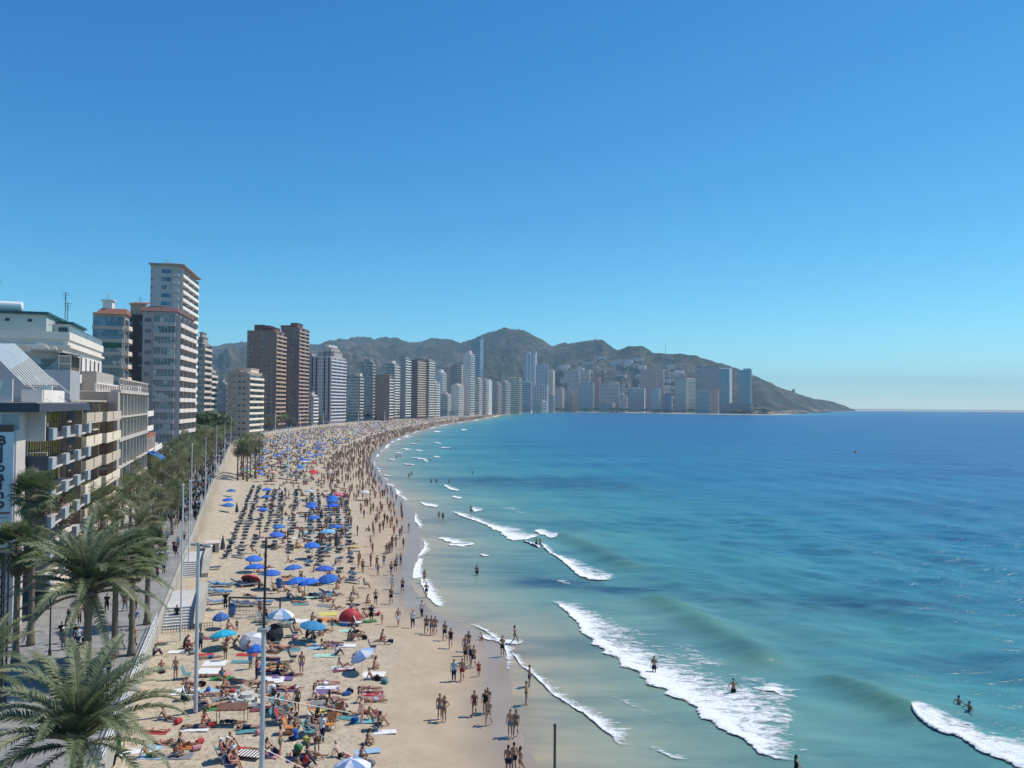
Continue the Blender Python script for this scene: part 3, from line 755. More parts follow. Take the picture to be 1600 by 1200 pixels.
tower('left one of the two dark brown towers, with tan striped balconies', 385, 428, 444, 518, 590, -2, (0.25, 0.148, 0.125), 'balc', (0.50, 0.38, 0.28), 'cols', (0.2, .14, .12), G_DARK, cols=(.06, .18, .55, .72, .9), fh=3.15, bays=2, p=1.6, top=((0.1, 0.5, 3.5, DBROWN), (0.5, 0.85, 5.5, DBROWN), (0.3, 0.55, 5.0, cm((0.22, 0.11, 0.1)))))
tower('right and taller one of the two dark brown towers, with tan striped balconies', 438, 464, 480, 512, 650, -4, (0.235, 0.138, 0.125), 'balc', (0.47, 0.36, 0.29), 'cols', (0.2, .14, .12), G_DARK, cols=(.1, .55, .72, .9), fh=3.15, bays=2, p=1.6, top=((0.2, 0.6, 4.5, DBROWN), (0.5, 1.2, 2.5, DBROWN)))
tower('thin pale block peeping out behind the right dark brown tower', 477, 487, 497, 556, 790, -6, (0.38, 0.37, 0.36), 'balc', (0.66, 0.64, 0.6), 'cols')
tower('low white block at the foot of the maroon striped tower', 480, 488, 496, 618, 690, -6, (0.5, 0.5, 0.5), 'balc', (0.78, 0.77, 0.74), 'cols')
t, a, b, h, fh = tower('white tower with dark maroon vertical stripes and stepped penthouse', 487, 515, 539, 558, 740, -8, (0.55, 0.50, 0.52), 'balc', (0.62, 0.66, 0.74), 'none', None, G_BLUE, fh=3.1, p=1.5, bays=3, top=((0.0, 0.9, 6, GREY), (0.15, 0.6, 10, GREY), (0.3, .5, 12.5, WHITE)))
k = MB(); K = MB()
for c in (.0, .24, .70, .92):
    k.box(-b * (c + .09), -.35, fh, -b * c - .05, -.012, h - .3)
for f in range(1, int(round(h / fh))):
    for c in (.16, .40, .54, .64, .84): K.box(-b * c - .6, -.05, f * fh + .9, -b * c + .6, -.012, f * fh + 2.1)
k.build('maroon_stripe', cm((0.085, 0.045, 0.06)), t); K.build('window', G_DARK, t, kind='stuff')
tower('wide block of wavy dark and pale bands with white roof box', 539, 561, 567, 588, 880, -10, (0.3, 0.32, 0.34), 'balc', (0.6, 0.6, 0.58), 'bands', (0.50, 0.51, 0.52), top=((0.0, 0.35, 3.5, WHITE), (.5, .9, 2)), fh=3.4)
tower('grey banded tower behind the wavy banded block', 563, 581, 585, 566, 960, -12, (0.36, 0.35, 0.35), 'balc', (0.6, 0.58, 0.54), 'bands', (0.42, 0.40, 0.40), top=((0.2, 0.8, 4),), fh=3.6)
tower('brown block with blank side wall and a white balcony edge', 586, 607, 614, 589, 930, -14, (0.27, 0.20, 0.165), 'balc', (0.82, 0.80, 0.76), 'cols', None, cols=(.07,), fh=3.4, top=((0.05, 0.95, 2.5, cm((0.30, 0.22, 0.15))),))
tower('banded tower with white sunlit balconies right of the brown blank wall', 601, 615, 624, 569, 1010, -16, (0.33, 0.32, 0.33), 'balc', (0.78, 0.77, 0.74), 'bands', (0.45, 0.44, 0.45), top=((0.3, 0.7, 5, cm((0.7, 0.6, 0.62))),), fh=3.3)
tower('slim grey tower with slanted bright white balconies', 623, 632, 641, 560, 1040, -16, (0.30, 0.31, 0.34), 'balc', (0.84, 0.83, 0.8), 'cols', None, cols=(.5,), fh=3.4, p=1.6, top=((0.1, 0.9, 3),))
tower('dark brown blank slab with cream balcony bands on its right', 640, 651, 665, 563, 1070, -18, (0.17, 0.135, 0.14), 'balc', (0.66, 0.55, 0.42), 'cols', None, cols=(.5,), fh=3.2, p=1.5, top=((0.1, 0.6, 2.5),))
tower('cream and white banded tower right of the dark blank slab', 661, 669, 679, 563, 1098, -18, (0.34, 0.31, 0.3), 'balc', (0.80, 0.76, 0.66), 'bands', (0.5, 0.45, 0.4), fh=3.3)
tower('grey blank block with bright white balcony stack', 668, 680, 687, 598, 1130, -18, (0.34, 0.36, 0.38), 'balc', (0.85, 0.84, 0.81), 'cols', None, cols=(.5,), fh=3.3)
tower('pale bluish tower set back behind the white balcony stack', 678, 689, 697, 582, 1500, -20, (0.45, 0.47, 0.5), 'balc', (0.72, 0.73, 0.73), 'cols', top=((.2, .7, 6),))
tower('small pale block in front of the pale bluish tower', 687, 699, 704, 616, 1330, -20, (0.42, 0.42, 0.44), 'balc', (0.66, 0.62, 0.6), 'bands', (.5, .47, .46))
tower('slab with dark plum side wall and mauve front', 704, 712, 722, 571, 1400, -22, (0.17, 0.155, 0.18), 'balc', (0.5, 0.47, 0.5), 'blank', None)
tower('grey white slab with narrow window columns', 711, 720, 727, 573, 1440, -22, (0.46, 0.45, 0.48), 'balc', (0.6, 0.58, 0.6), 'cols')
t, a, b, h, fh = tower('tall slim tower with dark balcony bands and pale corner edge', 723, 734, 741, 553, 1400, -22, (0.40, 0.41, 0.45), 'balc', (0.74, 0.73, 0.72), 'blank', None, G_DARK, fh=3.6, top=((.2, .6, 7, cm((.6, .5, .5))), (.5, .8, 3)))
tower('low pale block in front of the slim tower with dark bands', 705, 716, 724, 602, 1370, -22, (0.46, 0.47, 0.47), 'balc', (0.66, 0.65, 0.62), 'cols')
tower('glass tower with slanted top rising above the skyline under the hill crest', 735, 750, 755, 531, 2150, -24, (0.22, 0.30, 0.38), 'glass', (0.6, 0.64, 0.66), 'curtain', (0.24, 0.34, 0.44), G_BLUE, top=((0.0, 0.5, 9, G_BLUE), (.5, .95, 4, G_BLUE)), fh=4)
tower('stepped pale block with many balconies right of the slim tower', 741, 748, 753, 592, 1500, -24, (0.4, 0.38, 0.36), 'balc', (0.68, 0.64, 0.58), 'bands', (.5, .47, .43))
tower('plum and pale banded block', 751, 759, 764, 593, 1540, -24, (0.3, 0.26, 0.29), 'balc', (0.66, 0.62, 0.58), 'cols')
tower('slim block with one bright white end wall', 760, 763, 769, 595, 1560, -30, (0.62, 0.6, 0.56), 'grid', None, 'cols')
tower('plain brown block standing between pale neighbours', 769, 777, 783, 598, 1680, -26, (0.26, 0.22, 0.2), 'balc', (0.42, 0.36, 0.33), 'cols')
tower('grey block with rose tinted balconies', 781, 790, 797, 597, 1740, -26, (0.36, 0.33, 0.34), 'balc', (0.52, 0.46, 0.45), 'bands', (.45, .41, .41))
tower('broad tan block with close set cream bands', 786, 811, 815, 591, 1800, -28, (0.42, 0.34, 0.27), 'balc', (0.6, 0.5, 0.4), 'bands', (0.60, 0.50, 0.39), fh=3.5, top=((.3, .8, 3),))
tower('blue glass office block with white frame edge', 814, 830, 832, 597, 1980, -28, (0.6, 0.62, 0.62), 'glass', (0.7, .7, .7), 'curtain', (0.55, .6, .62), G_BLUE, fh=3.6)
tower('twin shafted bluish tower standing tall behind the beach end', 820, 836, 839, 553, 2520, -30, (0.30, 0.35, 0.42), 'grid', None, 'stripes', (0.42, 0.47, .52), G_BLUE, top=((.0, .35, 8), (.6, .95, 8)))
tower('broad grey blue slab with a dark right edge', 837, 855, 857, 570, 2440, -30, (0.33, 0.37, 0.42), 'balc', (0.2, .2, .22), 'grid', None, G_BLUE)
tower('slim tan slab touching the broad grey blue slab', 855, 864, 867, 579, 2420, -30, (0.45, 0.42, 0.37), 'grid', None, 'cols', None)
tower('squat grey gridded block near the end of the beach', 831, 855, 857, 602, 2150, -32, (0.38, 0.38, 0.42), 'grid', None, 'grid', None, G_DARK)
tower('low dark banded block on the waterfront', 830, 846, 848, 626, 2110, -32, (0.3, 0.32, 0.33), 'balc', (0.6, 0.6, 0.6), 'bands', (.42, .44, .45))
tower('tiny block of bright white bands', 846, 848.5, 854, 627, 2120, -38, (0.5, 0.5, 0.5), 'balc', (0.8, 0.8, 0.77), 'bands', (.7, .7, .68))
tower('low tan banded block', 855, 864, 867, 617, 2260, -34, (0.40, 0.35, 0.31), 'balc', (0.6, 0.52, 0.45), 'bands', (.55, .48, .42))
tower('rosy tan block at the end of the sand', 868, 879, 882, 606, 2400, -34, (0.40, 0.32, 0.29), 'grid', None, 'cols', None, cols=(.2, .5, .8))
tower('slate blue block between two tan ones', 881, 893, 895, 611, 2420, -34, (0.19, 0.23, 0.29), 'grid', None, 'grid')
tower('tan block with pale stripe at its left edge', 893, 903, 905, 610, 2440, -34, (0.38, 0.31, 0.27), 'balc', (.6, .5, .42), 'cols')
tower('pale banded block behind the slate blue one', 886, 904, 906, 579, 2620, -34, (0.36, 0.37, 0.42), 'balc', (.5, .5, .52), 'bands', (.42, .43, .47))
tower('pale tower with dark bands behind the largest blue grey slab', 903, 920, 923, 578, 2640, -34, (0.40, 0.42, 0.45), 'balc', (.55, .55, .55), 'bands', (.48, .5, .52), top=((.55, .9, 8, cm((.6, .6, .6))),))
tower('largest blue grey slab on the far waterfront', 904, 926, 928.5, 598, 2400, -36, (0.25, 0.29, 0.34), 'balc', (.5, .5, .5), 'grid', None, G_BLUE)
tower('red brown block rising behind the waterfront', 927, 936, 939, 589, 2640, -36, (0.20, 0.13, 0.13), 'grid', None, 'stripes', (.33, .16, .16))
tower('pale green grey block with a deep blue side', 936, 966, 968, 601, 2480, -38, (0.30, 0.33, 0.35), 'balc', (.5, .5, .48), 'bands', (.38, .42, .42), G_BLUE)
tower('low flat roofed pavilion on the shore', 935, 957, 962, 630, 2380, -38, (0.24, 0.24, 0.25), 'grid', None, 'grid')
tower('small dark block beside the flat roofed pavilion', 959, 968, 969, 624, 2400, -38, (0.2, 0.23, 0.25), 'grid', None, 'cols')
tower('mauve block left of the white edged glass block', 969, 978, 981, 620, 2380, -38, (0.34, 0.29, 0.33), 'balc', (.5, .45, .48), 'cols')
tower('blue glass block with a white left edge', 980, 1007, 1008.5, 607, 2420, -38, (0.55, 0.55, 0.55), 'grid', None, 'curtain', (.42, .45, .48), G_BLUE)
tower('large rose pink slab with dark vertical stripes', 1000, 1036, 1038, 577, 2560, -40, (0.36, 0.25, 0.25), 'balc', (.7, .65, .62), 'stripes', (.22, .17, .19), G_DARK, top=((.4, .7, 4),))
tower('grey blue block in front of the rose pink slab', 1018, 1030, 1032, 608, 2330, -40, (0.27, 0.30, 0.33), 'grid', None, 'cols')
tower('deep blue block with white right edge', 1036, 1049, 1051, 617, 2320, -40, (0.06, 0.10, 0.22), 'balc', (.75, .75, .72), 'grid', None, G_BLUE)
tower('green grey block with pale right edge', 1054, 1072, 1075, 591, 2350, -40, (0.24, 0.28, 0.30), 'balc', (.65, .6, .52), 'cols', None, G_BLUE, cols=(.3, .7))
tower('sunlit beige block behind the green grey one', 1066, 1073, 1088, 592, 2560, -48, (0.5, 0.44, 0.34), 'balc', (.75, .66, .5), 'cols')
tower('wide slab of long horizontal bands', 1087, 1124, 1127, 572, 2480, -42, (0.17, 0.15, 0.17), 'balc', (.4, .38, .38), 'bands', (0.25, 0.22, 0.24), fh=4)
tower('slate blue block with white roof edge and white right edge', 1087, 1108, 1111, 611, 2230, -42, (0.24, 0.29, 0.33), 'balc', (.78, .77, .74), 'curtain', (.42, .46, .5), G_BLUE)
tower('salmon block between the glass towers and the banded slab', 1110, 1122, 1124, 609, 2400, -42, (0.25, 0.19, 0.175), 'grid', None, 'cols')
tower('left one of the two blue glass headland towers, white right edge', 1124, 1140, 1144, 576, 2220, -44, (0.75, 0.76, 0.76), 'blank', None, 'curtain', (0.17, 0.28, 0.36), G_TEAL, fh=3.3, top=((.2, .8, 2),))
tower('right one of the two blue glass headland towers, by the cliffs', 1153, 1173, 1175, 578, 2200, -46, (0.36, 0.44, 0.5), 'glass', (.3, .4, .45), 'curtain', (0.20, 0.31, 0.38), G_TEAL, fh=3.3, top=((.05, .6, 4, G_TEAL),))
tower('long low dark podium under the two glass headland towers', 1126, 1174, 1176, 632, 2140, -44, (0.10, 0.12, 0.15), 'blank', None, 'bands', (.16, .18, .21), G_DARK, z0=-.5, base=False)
# small villas on the hillside, each a house with roof and windows
def villa(x, s, w_, h_, c, label, lev=2):
    p = hill(x, s); t = empty('villa', label, 'house', (p.x, p.y, p.z - 1), R(-40 + (x * 7) % 30), 'houses on the hillside')
    k = MB(); k.box(-w_, 0, 0, 0, 9, h_ + 3); k.build('wall', cm(c), t)
    k = MB(); k.box(-w_ - .5, -.5, h_ + 3, .5, 9.5, h_ + 3.5); k.build('roof', cm((0.36, .25, .2)) if int(x) % 3 else WHITE, t)
    k = MB(); n = max(2, int(w_ / 5))
    for L in range(lev):
        for j in range(n): k.box(-w_ * (j + .2) / n, -.06, 3.8 + L * 3.1, -w_ * (j + .75) / n, -.012, 5.6 + L * 3.1)
    k.build('window', G_DARK, t, kind='stuff')
pale = [(0.7, .68, .63), (.6, .52, .43), (.72, .7, .68), (.5, .4, .34), (.62, .6, .57)]
vl = 'small pale house scattered on the green hillside above the far towers'
for i in range(190):
    x = rnd.choice([rnd.uniform(925, 1130), rnd.uniform(960, 1080), rnd.uniform(820, 930)])
    s = rnd.uniform(0.12, 0.62) if x < 930 else rnd.uniform(.1, .85)
    ci = rnd.randrange(5); villa(x, s, rnd.uniform(14, 38), rnd.choice([8, 10, 12, 15]), pale[ci], f"{('white', 'tan', 'bright white', 'brown', 'grey white')[ci]} house with {'red' if int(x) % 3 else 'white'} roof, {'high' if s > .55 else 'midway' if s > .3 else 'low'} on the {'left' if x < 960 else 'middle' if x < 1050 else 'right'} part of the hillside", 2)
villa(945, .62, 70, 12, (.55, .5, .45), 'long pale terraced hotel high on the slope below the rocky crest', 4)
villa(962, .52, 85, 9, (.66, .6, .52), 'long white terraced building on the slope, lower than the terraced hotel', 3)
villa(985, .40, 60, 9, (.62, .55, .47), 'wide beige terraced houses in the middle of the slope', 3)
villa(1050, .93, 90, 10, (.42, .3, .27), 'long reddish building on the ridge by the mast', 3)
villa(1004, .80, 60, 8, (.6, .58, .55), 'white row of houses under the second rocky crest', 3)
p = hill(1040, 0.99); t = empty('radio_mast', 'thin radio mast standing on the ridge above the rose pink slab', 'mast', (p.x, p.y, p.z - 2))
k = MB(); k.tube((0, 0, 0), (0, 0, 40), 1.0, .5, 4); k.build('mast_tube', METAL, t); k = MB(); k.box(-3, -.4, 24, 3, .4, 25); k.box(-2, -.4, 33, 2, .4, 34); k.build('crossbar', METAL, t)
p = hill(1240, 0.97); t = empty('watchtower', 'small ruined stone watchtower on the headland ridge', 'tower', (p.x, p.y, p.z - 2))
k = MB(); k.tube((0, 0, 0), (0, 0, 16), 7, 5.5, 10); k.build('tower_wall', cm((0.33, .27, .2)), t); k = MB(); k.tube((0, 0, 15.8), (0, 0, 18), 6.2, 6.2, 10); k.build('tower_crown', cm((0.3, .24, .18)), t)
# ================================================================ the near seafront blocks on the left
PHI = R(19.3); E = Vector((-math.sin(PHI), math.cos(PHI))); NN = Vector((math.cos(PHI), math.sin(PHI))); O0 = Vector((-41.45, 66.0))
def fpt(a, b, z=PZ): p = O0 + E * a + NN * b; return (p.x, p.y, z)
def block(name, label, a, b=0.0, cat='building'): return empty(name, label, cat, fpt(a, b), PHI)
PALE = cm((0.56, 0.55, 0.55)); NAVY = mat('navy_panel', (0.06, 0.065, 0.09), 0.6, 0.08, 2); PALEBLUE = mat('pale_blue_panel', (0.42, 0.44, 0.45), 0.6, 0.08, 2)
AMBER = mat('amber_curtain', (0.62, 0.43, 0.09), 0.35, 0.22, 1.2, spec=0.6); DKFRAME = mat('dark_window_frame', (0.05, 0.045, 0.04), 0.5, .1, 3)
BROWNGL = mat('smoked_glass', (0.07, 0.06, 0.055), 0.15, 0.2, 1.0, spec=0.6)
# ---- hotel with the vertical sign
t = block('hotel', 'pale hotel with navy balcony boxes and amber windows at the left edge', 0); H = 18.8
k = MB(); k.box(-16, 0, -1, 0, 3.2, H - .4); k.box(-16, 3.2, -1, -1.2, 23.8, H - .4); k.build('wall', PALE, t)
k = MB(); k.box(-16.2, -.25, H - .4, 1.7, 24, H + .35); k.build('roof_fascia', NAVY, t)
k = MB(); k.box(-15.8, 0.2, H + .36, 1.4, 23.8, H + .42); k.build('roof_deck', cm((0.42, .41, .39)), t)
for f in range(1, 7):
    z = f * 2.62 + .35
    k = MB(); k.box(-1.18, 3.9, z - .22, 1.5, 23.6, z); k.build('balcony_slab', PALE, t)
    k = MB(); k.box(-.9, 3.6, z - .25, 1.65, 3.85, z + 1.02); k.build('end_panel', NAVY, t)
    k = MB(); k.box(-.9, 3.66, z + 1.30, 1.6, 3.74, z + 1.36); k.tube((-.9, 3.7, z + 1.02), (-.9, 3.7, z + 1.33), .03, n=4); k.tube((.4, 3.7, z + 1.02), (.4, 3.7, z + 1.33), .03, n=4); k.tube((1.55, 3.7, z + 1.02), (1.55, 3.7, z + 1.33), .03, n=4); k.build('handrail', WHITE, t)
    y = 3.9; alt = 0
    while y < 23:
        ln = 1.7 if alt % 2 == 0 else 4.3
        k = MB()
        if alt % 2 == 0: k.box(1.50, y, z - .22, 1.95, y + ln, z + .85); k.build('front_panel', PALEBLUE, t)
        else: k.box(1.50, y, z - .1, 1.6, y + ln, z + .45); k.build('glass_panel', BROWNGL, t); k = MB(); k.box(1.48, y, z - .28, 1.66, y + ln, z - .1); k.build('slab_edge', PALE, t)
        y += ln + .02; alt += 1
    for j, (y0, y1) in enumerate(((5.0, 8.4), (9.6, 13.6), (14.8, 18.6), (19.6, 22.8))):
        k = MB(); k.box(-1.19, y0, z + .05, -1.12, y1, z + 2.15); wdo = k.build('window', AMBER if (j != 0 or f % 2) else BROWNGL, t)
        k = MB()
        for q in range(5): yy = y0 + (y1 - y0) * q / 4; k.box(-1.115, yy - .04, z + .05, -1.06, yy + .04, z + 2.15)
        for q in (0.0, .5, 1.0): k.box(-1.11, y0, z + .05 + 2.02 * q, -1.07, y1, z + .12 + 2.02 * q)
        k.build('frame', DKFRAME, wdo)
    if f < 6:
        k = MB(); k.box(-3.4, -.05, z + .4, -2.6, -.012, z + 1.7); k.build('side_window', G_CURT, t)
k = MB(); k.box(-1.15, 3.2, H - 3.0, 1.45, 3.5, H - .42); k.build('column', PALE, t)
k = MB(); k.box(-1.1, -.04, 16.9, .2, -.012, 18.2); k.box(.25, -.04, 16.9, .26, -.012, 18.2); k.build('top_window', mat('drawn_blind', (0.33, 0.35, 0.34), .7), t)
# ground floor terrace front
k = MB(); k.box(-1.1, 4, .1, -1.05, 23.5, 2.7); k.build('shopfront', G_DARK, t)
k = MB(); k.add([(-1.0, 4, 2.75), (2.6, 4, 2.35), (2.6, 23.6, 2.35), (-1.0, 23.6, 2.75), (-1.0, 4, 2.85), (2.6, 4, 2.45), (2.6, 23.6, 2.45), (-1.0, 23.6, 2.85)], [(0,3,2,1),(4,5,6,7),(0,1,5,4),(1,2,6,5),(2,3,7,6),(3,0,4,7)]); k.build('canopy', cm((0.6, .58, .52)), t)
# sign with stacked letters
sg = block('sign', 'white upright sign reading Bilbaino in dark letters at the left edge', 0, 0, 'sign')
SB = mat('sign_white', (0.66, 0.68, 0.72), 0.5, 0.06, 2); SL = mat('sign_letter_blue', (0.035, 0.04, 0.075), 0.5, 0.1, 2); SR = mat('sign_red', (0.30, 0.10, 0.09), 0.5, 0.1, 2)
k = MB(); k.box(-2.35, -.16, 9.2, -.14, -.02, 16.8); k.build('board', SB, sg)
k = MB(); k.box(-2.35, -.2, 16.75, -.2, -.02, 17.35); k.build('top_board', mat('sign_brown', (0.12, 0.06, 0.055), 0.5, .1, 2), sg)
k = MB(); k.box(-2.2, -.19, 9.95, -.3, -.165, 10.12); k.build('red_line', SR, sg); k = MB(); k.box(-2.2, -.19, 9.6, -.3, -.165, 9.7); k.build('blue_line', PALEBLUE, sg)
def text_part(ch, size, mat_, parent, x, y, z, bold=0.02, flip=False):
    cu = bpy.data.curves.new('letter', 'FONT'); cu.body = ch; cu.size = size; cu.align_x = 'CENTER'; cu.extrude = 0.02; cu.offset = bold; cu.resolution_u = 3
    o = bpy.data.objects.new('letter', cu); me = evaluated(o, cu)
    me.name = 'letter'; me.materials.clear(); me.materials.append(mat_)
    l = obj('letter', me, parent, (x, y, z)); l.rotation_euler = (math.pi / 2, 0, 0); return l
for i, ch in enumerate('Bilbaino'): text_part(ch, 1.08 if i else 1.05, SL, sg, -1.02, -.19, 15.72 - i * .745, 0.035)
for q in (-1.45, -1.0): text_part('*', .7, PALEBLUE, sg, q, -.19, 10.1, .02)
# roof terrace of the hotel
t = block('roof_terrace_wall', 'white and pale blue roof terrace walls above the navy roof edge', 0, 0, 'wall')
k = MB(); k.box(-16, .5, H + .45, -.5, .8, H + 2.4); k.build('side_wall', PALE, t)
k = MB(); k.box(-.4, 3.0, H + .45, 1.2, 3.25, H + 1.55); k.box(1.05, 3.25, H + .45, 1.3, 12, H + 1.55); k.box(-.4, 8, H + .45, 1.0, 8.2, H + 2.0); k.build('parapet', WHITE, t)
for q in range(6):
    k = MB(); k.box(-1.55 - q * .55, .44, H + 1.5, -1.3 - q * .55, .49, H + 2.1); k.build('slot_window', G_DARK if q else WHITE, t)
pg = empty('pergola', 'slanted slatted pergola of pale bars above the hotel roof', 'pergola', (0, 0, 0))
A_, B_, C_, D_ = atY(40, 602, 70), atY(90, 602, 80), atY(-25, 537, 70), atY(22, 537, 80)
SLAT = mat('pale_slat', (0.62, 0.61, 0.57), .6, .1, 3)
for q in range(13):
    u = q / 12; p0, p1 = A_.lerp(B_, u), C_.lerp(D_, u); k = MB(); k.tube(p0, p1, .075, n=4); k.build('slat', SLAT, pg)
for u in (0.0, .33, .66, 1.0):
    k = MB(); k.tube(A_.lerp(C_, u) - Vector((0, 0, .14)), B_.lerp(D_, u) - Vector((0, 0, .14)), .06, n=4); k.build('beam', mat('rust_beam', (0.28, .2, .15), .8), pg)
for u in (0, .5, 1.0):
    p = A_.lerp(B_, u); k = MB(); k.tube(p, (p.x, p.y, PZ + H + .4), .05, n=5); k.build('post', METAL, pg)
    k = MB(); k.tube(p + Vector((-.8, .2, .8)), (p.x + 2.2, p.y + .2, PZ + H + .45), .045, n=4); k.build('brace', SLAT, pg)
k = MB(); k.quad(C_.lerp(A_, .0), C_.lerp(A_, .62), D_.lerp(B_, .35), D_); k.quad(C_ + Vector((0,0,-.05)), D_ + Vector((0,0,-.05)), D_.lerp(B_, .35) + Vector((0,0,-.05)), C_.lerp(A_, .62) + Vector((0,0,-.05))); k.build('glass_roof', mat('blue_roof_glass', (0.16, 0.28, 0.38), .15, .1, 1, spec=.7), pg)
# ---- beige balcony block
t = block('balcony_block', 'beige block with saw toothed balcony boxes beside the amber windowed hotel', 24.2); H = 19.3
BEIGE = cm((0.55, 0.49, 0.40)); CRM = cm((0.74, 0.68, 0.55))
k = MB(); k.box(-16, 0, -1, -1.4, 25.8, H); k.box(-1.4, 0, -1, -.6, .5, H); k.build('wall', cm((0.30, .27, .23)), t)
for f in range(1, 7):
    z = f * 2.75 + .5
    for y0, y1, xx in ((.4, 11.5, 1.3), (12.2, 25.2, 1.75)):
        k = MB(); k.box(-1.39, y0, z - .2, xx, y1, z); k.box(-.2, y0 - .02, z, xx - .13, y0 + .14, z + 1.05); k.box(xx - .12, y0 - .02, z, xx + .02, y0 + 5, z + 1.05); k.box(xx - .12, y0 + 5.6, z, xx + .02, y1, z + 1.05); b_ = k.build('balcony', CRM if f % 2 else BEIGE, t)
        k = MB(); k.box(-1.38, y0 + .6, z + .05, -1.33, y1 - .6, z + 2.25); w_ = k.build('window', G_DARK if f != 4 else G_BLUE, t)
        k = MB()
        for q in range(6): yy = y0 + .6 + (y1 - y0 - 1.2) * q / 5; k.box(-1.325, yy - .05, z + .05, -1.28, yy + .05, z + 2.25)
        k.build('mullion', WHITE if f % 3 else DKFRAME, w_)
    k = MB(); k.box(-.55, -.05, z + .3, .2, .38, z + 2.2); k.build('privacy_screen', mat('blue_grey_screen', (0.12, .16, .22), .5) if f > 2 else BEIGE, t)
for y in (.2, 11.85, 25.5):
    k = MB(); k.box(.0, y - .12, 0, .9, y + .12, H - .2); k.build('pier', cm((0.27, .23, .19)), t)
k = MB(); k.box(-.3, -.4, 15.35, .75, .3, 16.2); k.build('air_conditioner', WHITE, t)
for f_, y_a, c_ in ((2, 6, 'green'), (3, 16, 'striped'), (5, 8, 'cream'), (4, 20, 'rust')):
    z = f_ * 2.75 + 2.6; k = MB(); k.add([(-1.3, y_a, z), (.9, y_a, z - .55), (.9, y_a + 4, z - .55), (-1.3, y_a + 4, z), (-1.3, y_a, z + .05), (.9, y_a, z - .5), (.9, y_a + 4, z - .5), (-1.3, y_a + 4, z + .05)], [(0,3,2,1),(4,5,6,7),(0,1,5,4),(1,2,6,5),(2,3,7,6),(3,0,4,7)]); k.build('awning', mat('awning_' + c_, {'green': (.05, .16, .09), 'striped': (.5, .42, .3), 'cream': (.62, .55, .42), 'rust': (.35, .13, .06)}[c_], .8), t)
for f_ in range(1, 7):
    for q in range(3):
        yy = 2 + q * 8 + (f_ * 3.7) % 5; z = f_ * 2.75 + .5; k = MB(); k.box(-.6, yy, z, -.1, yy + .5, z + .45 + .4 * (q % 2)); k.build('balcony_furniture', (WHITE, DKFRAME, BEIGE)[(q + f_) % 3], t)
k = MB(); k.box(-16, -.2, H, -.2, 25.9, H + .25); k.build('roof_slab', cm((0.4, .37, .33)), t)
# penthouses on it
k = MB(); k.box(-9, .1, H + .26, -.4, 6, 22.9); k.build('penthouse_wall', cm((0.36, .40, .45)), t)
k = MB(); k.box(-8.5, 2.5, 22.9, -1.9, 9, 25.0); k.build('upper_penthouse', cm((0.38, .38, .38)), t)
for q in range(3): k = MB(); k.box(-4.6 + q * .86, 2.44, 23.05, -3.8 + q * .86, 2.49, 24.2); k.build('window', G_DARK, t)
k = MB(); k.box(-4.8, 2.0, 25.0, -1.6, 9.5, 25.25); k.build('penthouse_roof', cm((0.38, .35, .3)), t)
k = MB(); k.box(-1.85, 1.2, 22.9, -.55, 6.5, 24.6); k.build('sun_room', cm((0.33, .30, .25)), t)
k = MB(); k.box(-1.8, 1.12, 22.75, -.5, 1.19, 22.9); k.box(-1.8, 1.12, 22.9, -1.72, 1.19, 24.6); k.box(-.6, 1.12, 22.9, -.52, 1.19, 24.6); k.box(-1.72, 1.12, 24.5, -.6, 1.19, 24.6); k.box(-1.72, 1.12, 23.6, -.6, 1.19, 23.68); k.build('sun_room_frame', WHITE, t)
for q in range(8): k = MB(); k.box(-.54, 1.5 + q * .6, 22.95, -.48, 1.9 + q * .6, 24.5); k.build('shutter_slat', cm((0.16, .14, .12)), t)
k = MB(); k.add([(-2, .9, 24.95), (.4, .9, 24.55), (.4, 7, 24.55), (-2, 7, 24.95), (-2, .9, 25.02), (.4, .9, 24.62), (.4, 7, 24.62), (-2, 7, 25.02)], [(0,3,2,1),(4,5,6,7),(0,1,5,4),(1,2,6,5),(2,3,7,6),(3,0,4,7)]); k.build('awning_roof', SLAT, t)
for q in range(4): k = MB(); k.ell((-3.4 + q * .7, 3.2 + q * .3, H + .9 + 2.5 * (q % 2)), (.5, .4, .5), 7, 5); k.build('potted_shrub', mat('dark_leaf', (.04, .065, .025), .8, .3, 3), t)
# ---- white building with teal roof rooms
t = block('white_apartment_house', 'white house with teal roof rooms and a long white water tank', 42.7, -4.0); H = 27.6
k = MB(); k.box(-26, 0, -1, 0, 28, H); k.build('wall', cm((0.66, .66, .63)), t)
k = MB(); k.box(-26.3, -.35, H - 1.1, .35, 28.3, H - .75); k.box(-26.2, -.2, H, .2, .1, H + 1.0); k.box(-.1, .1, H, .2, 28.2, H + 1.0); k.build('cornice', cm((0.74, .72, .66)), t)
for q in range(7): k = MB(); k.box(.012, 1.5 + q * 3.8, H - 4.3, .06, 2.5 + q * 3.8, H - 1.9); k.build('window', G_DARK, t)
for q in range(7): k = MB(); k.box(.012, 1.5 + q * 3.8, H - 8.0, .06, 2.5 + q * 3.8, H - 5.6); k.build('window', G_DARK, t)
TEALW = cm((0.42, .55, .56)); TEAL = mat('teal_trim', (0.03, .10, .11), .6)
k = MB(); k.box(-26, 2, H, -3.0, 14, H + 3.4); k.box(-3.0, 6, H, -.7, 16, H + 2.6); k.build('roof_room', TEALW, t)
k = MB(); k.box(-26.3, 1.6, H + 3.4, -2.7, 14.3, H + 3.75); k.box(-2.68, 5.7, H + 2.6, -.4, 16.3, H + 2.9); k.build('roof_room_edge', TEAL, t)
k = MB(); k.box(-2.3, 5.94, H + .2, -1.2, 5.99, H + 2.1); k.build('roof_door', TEAL, t)
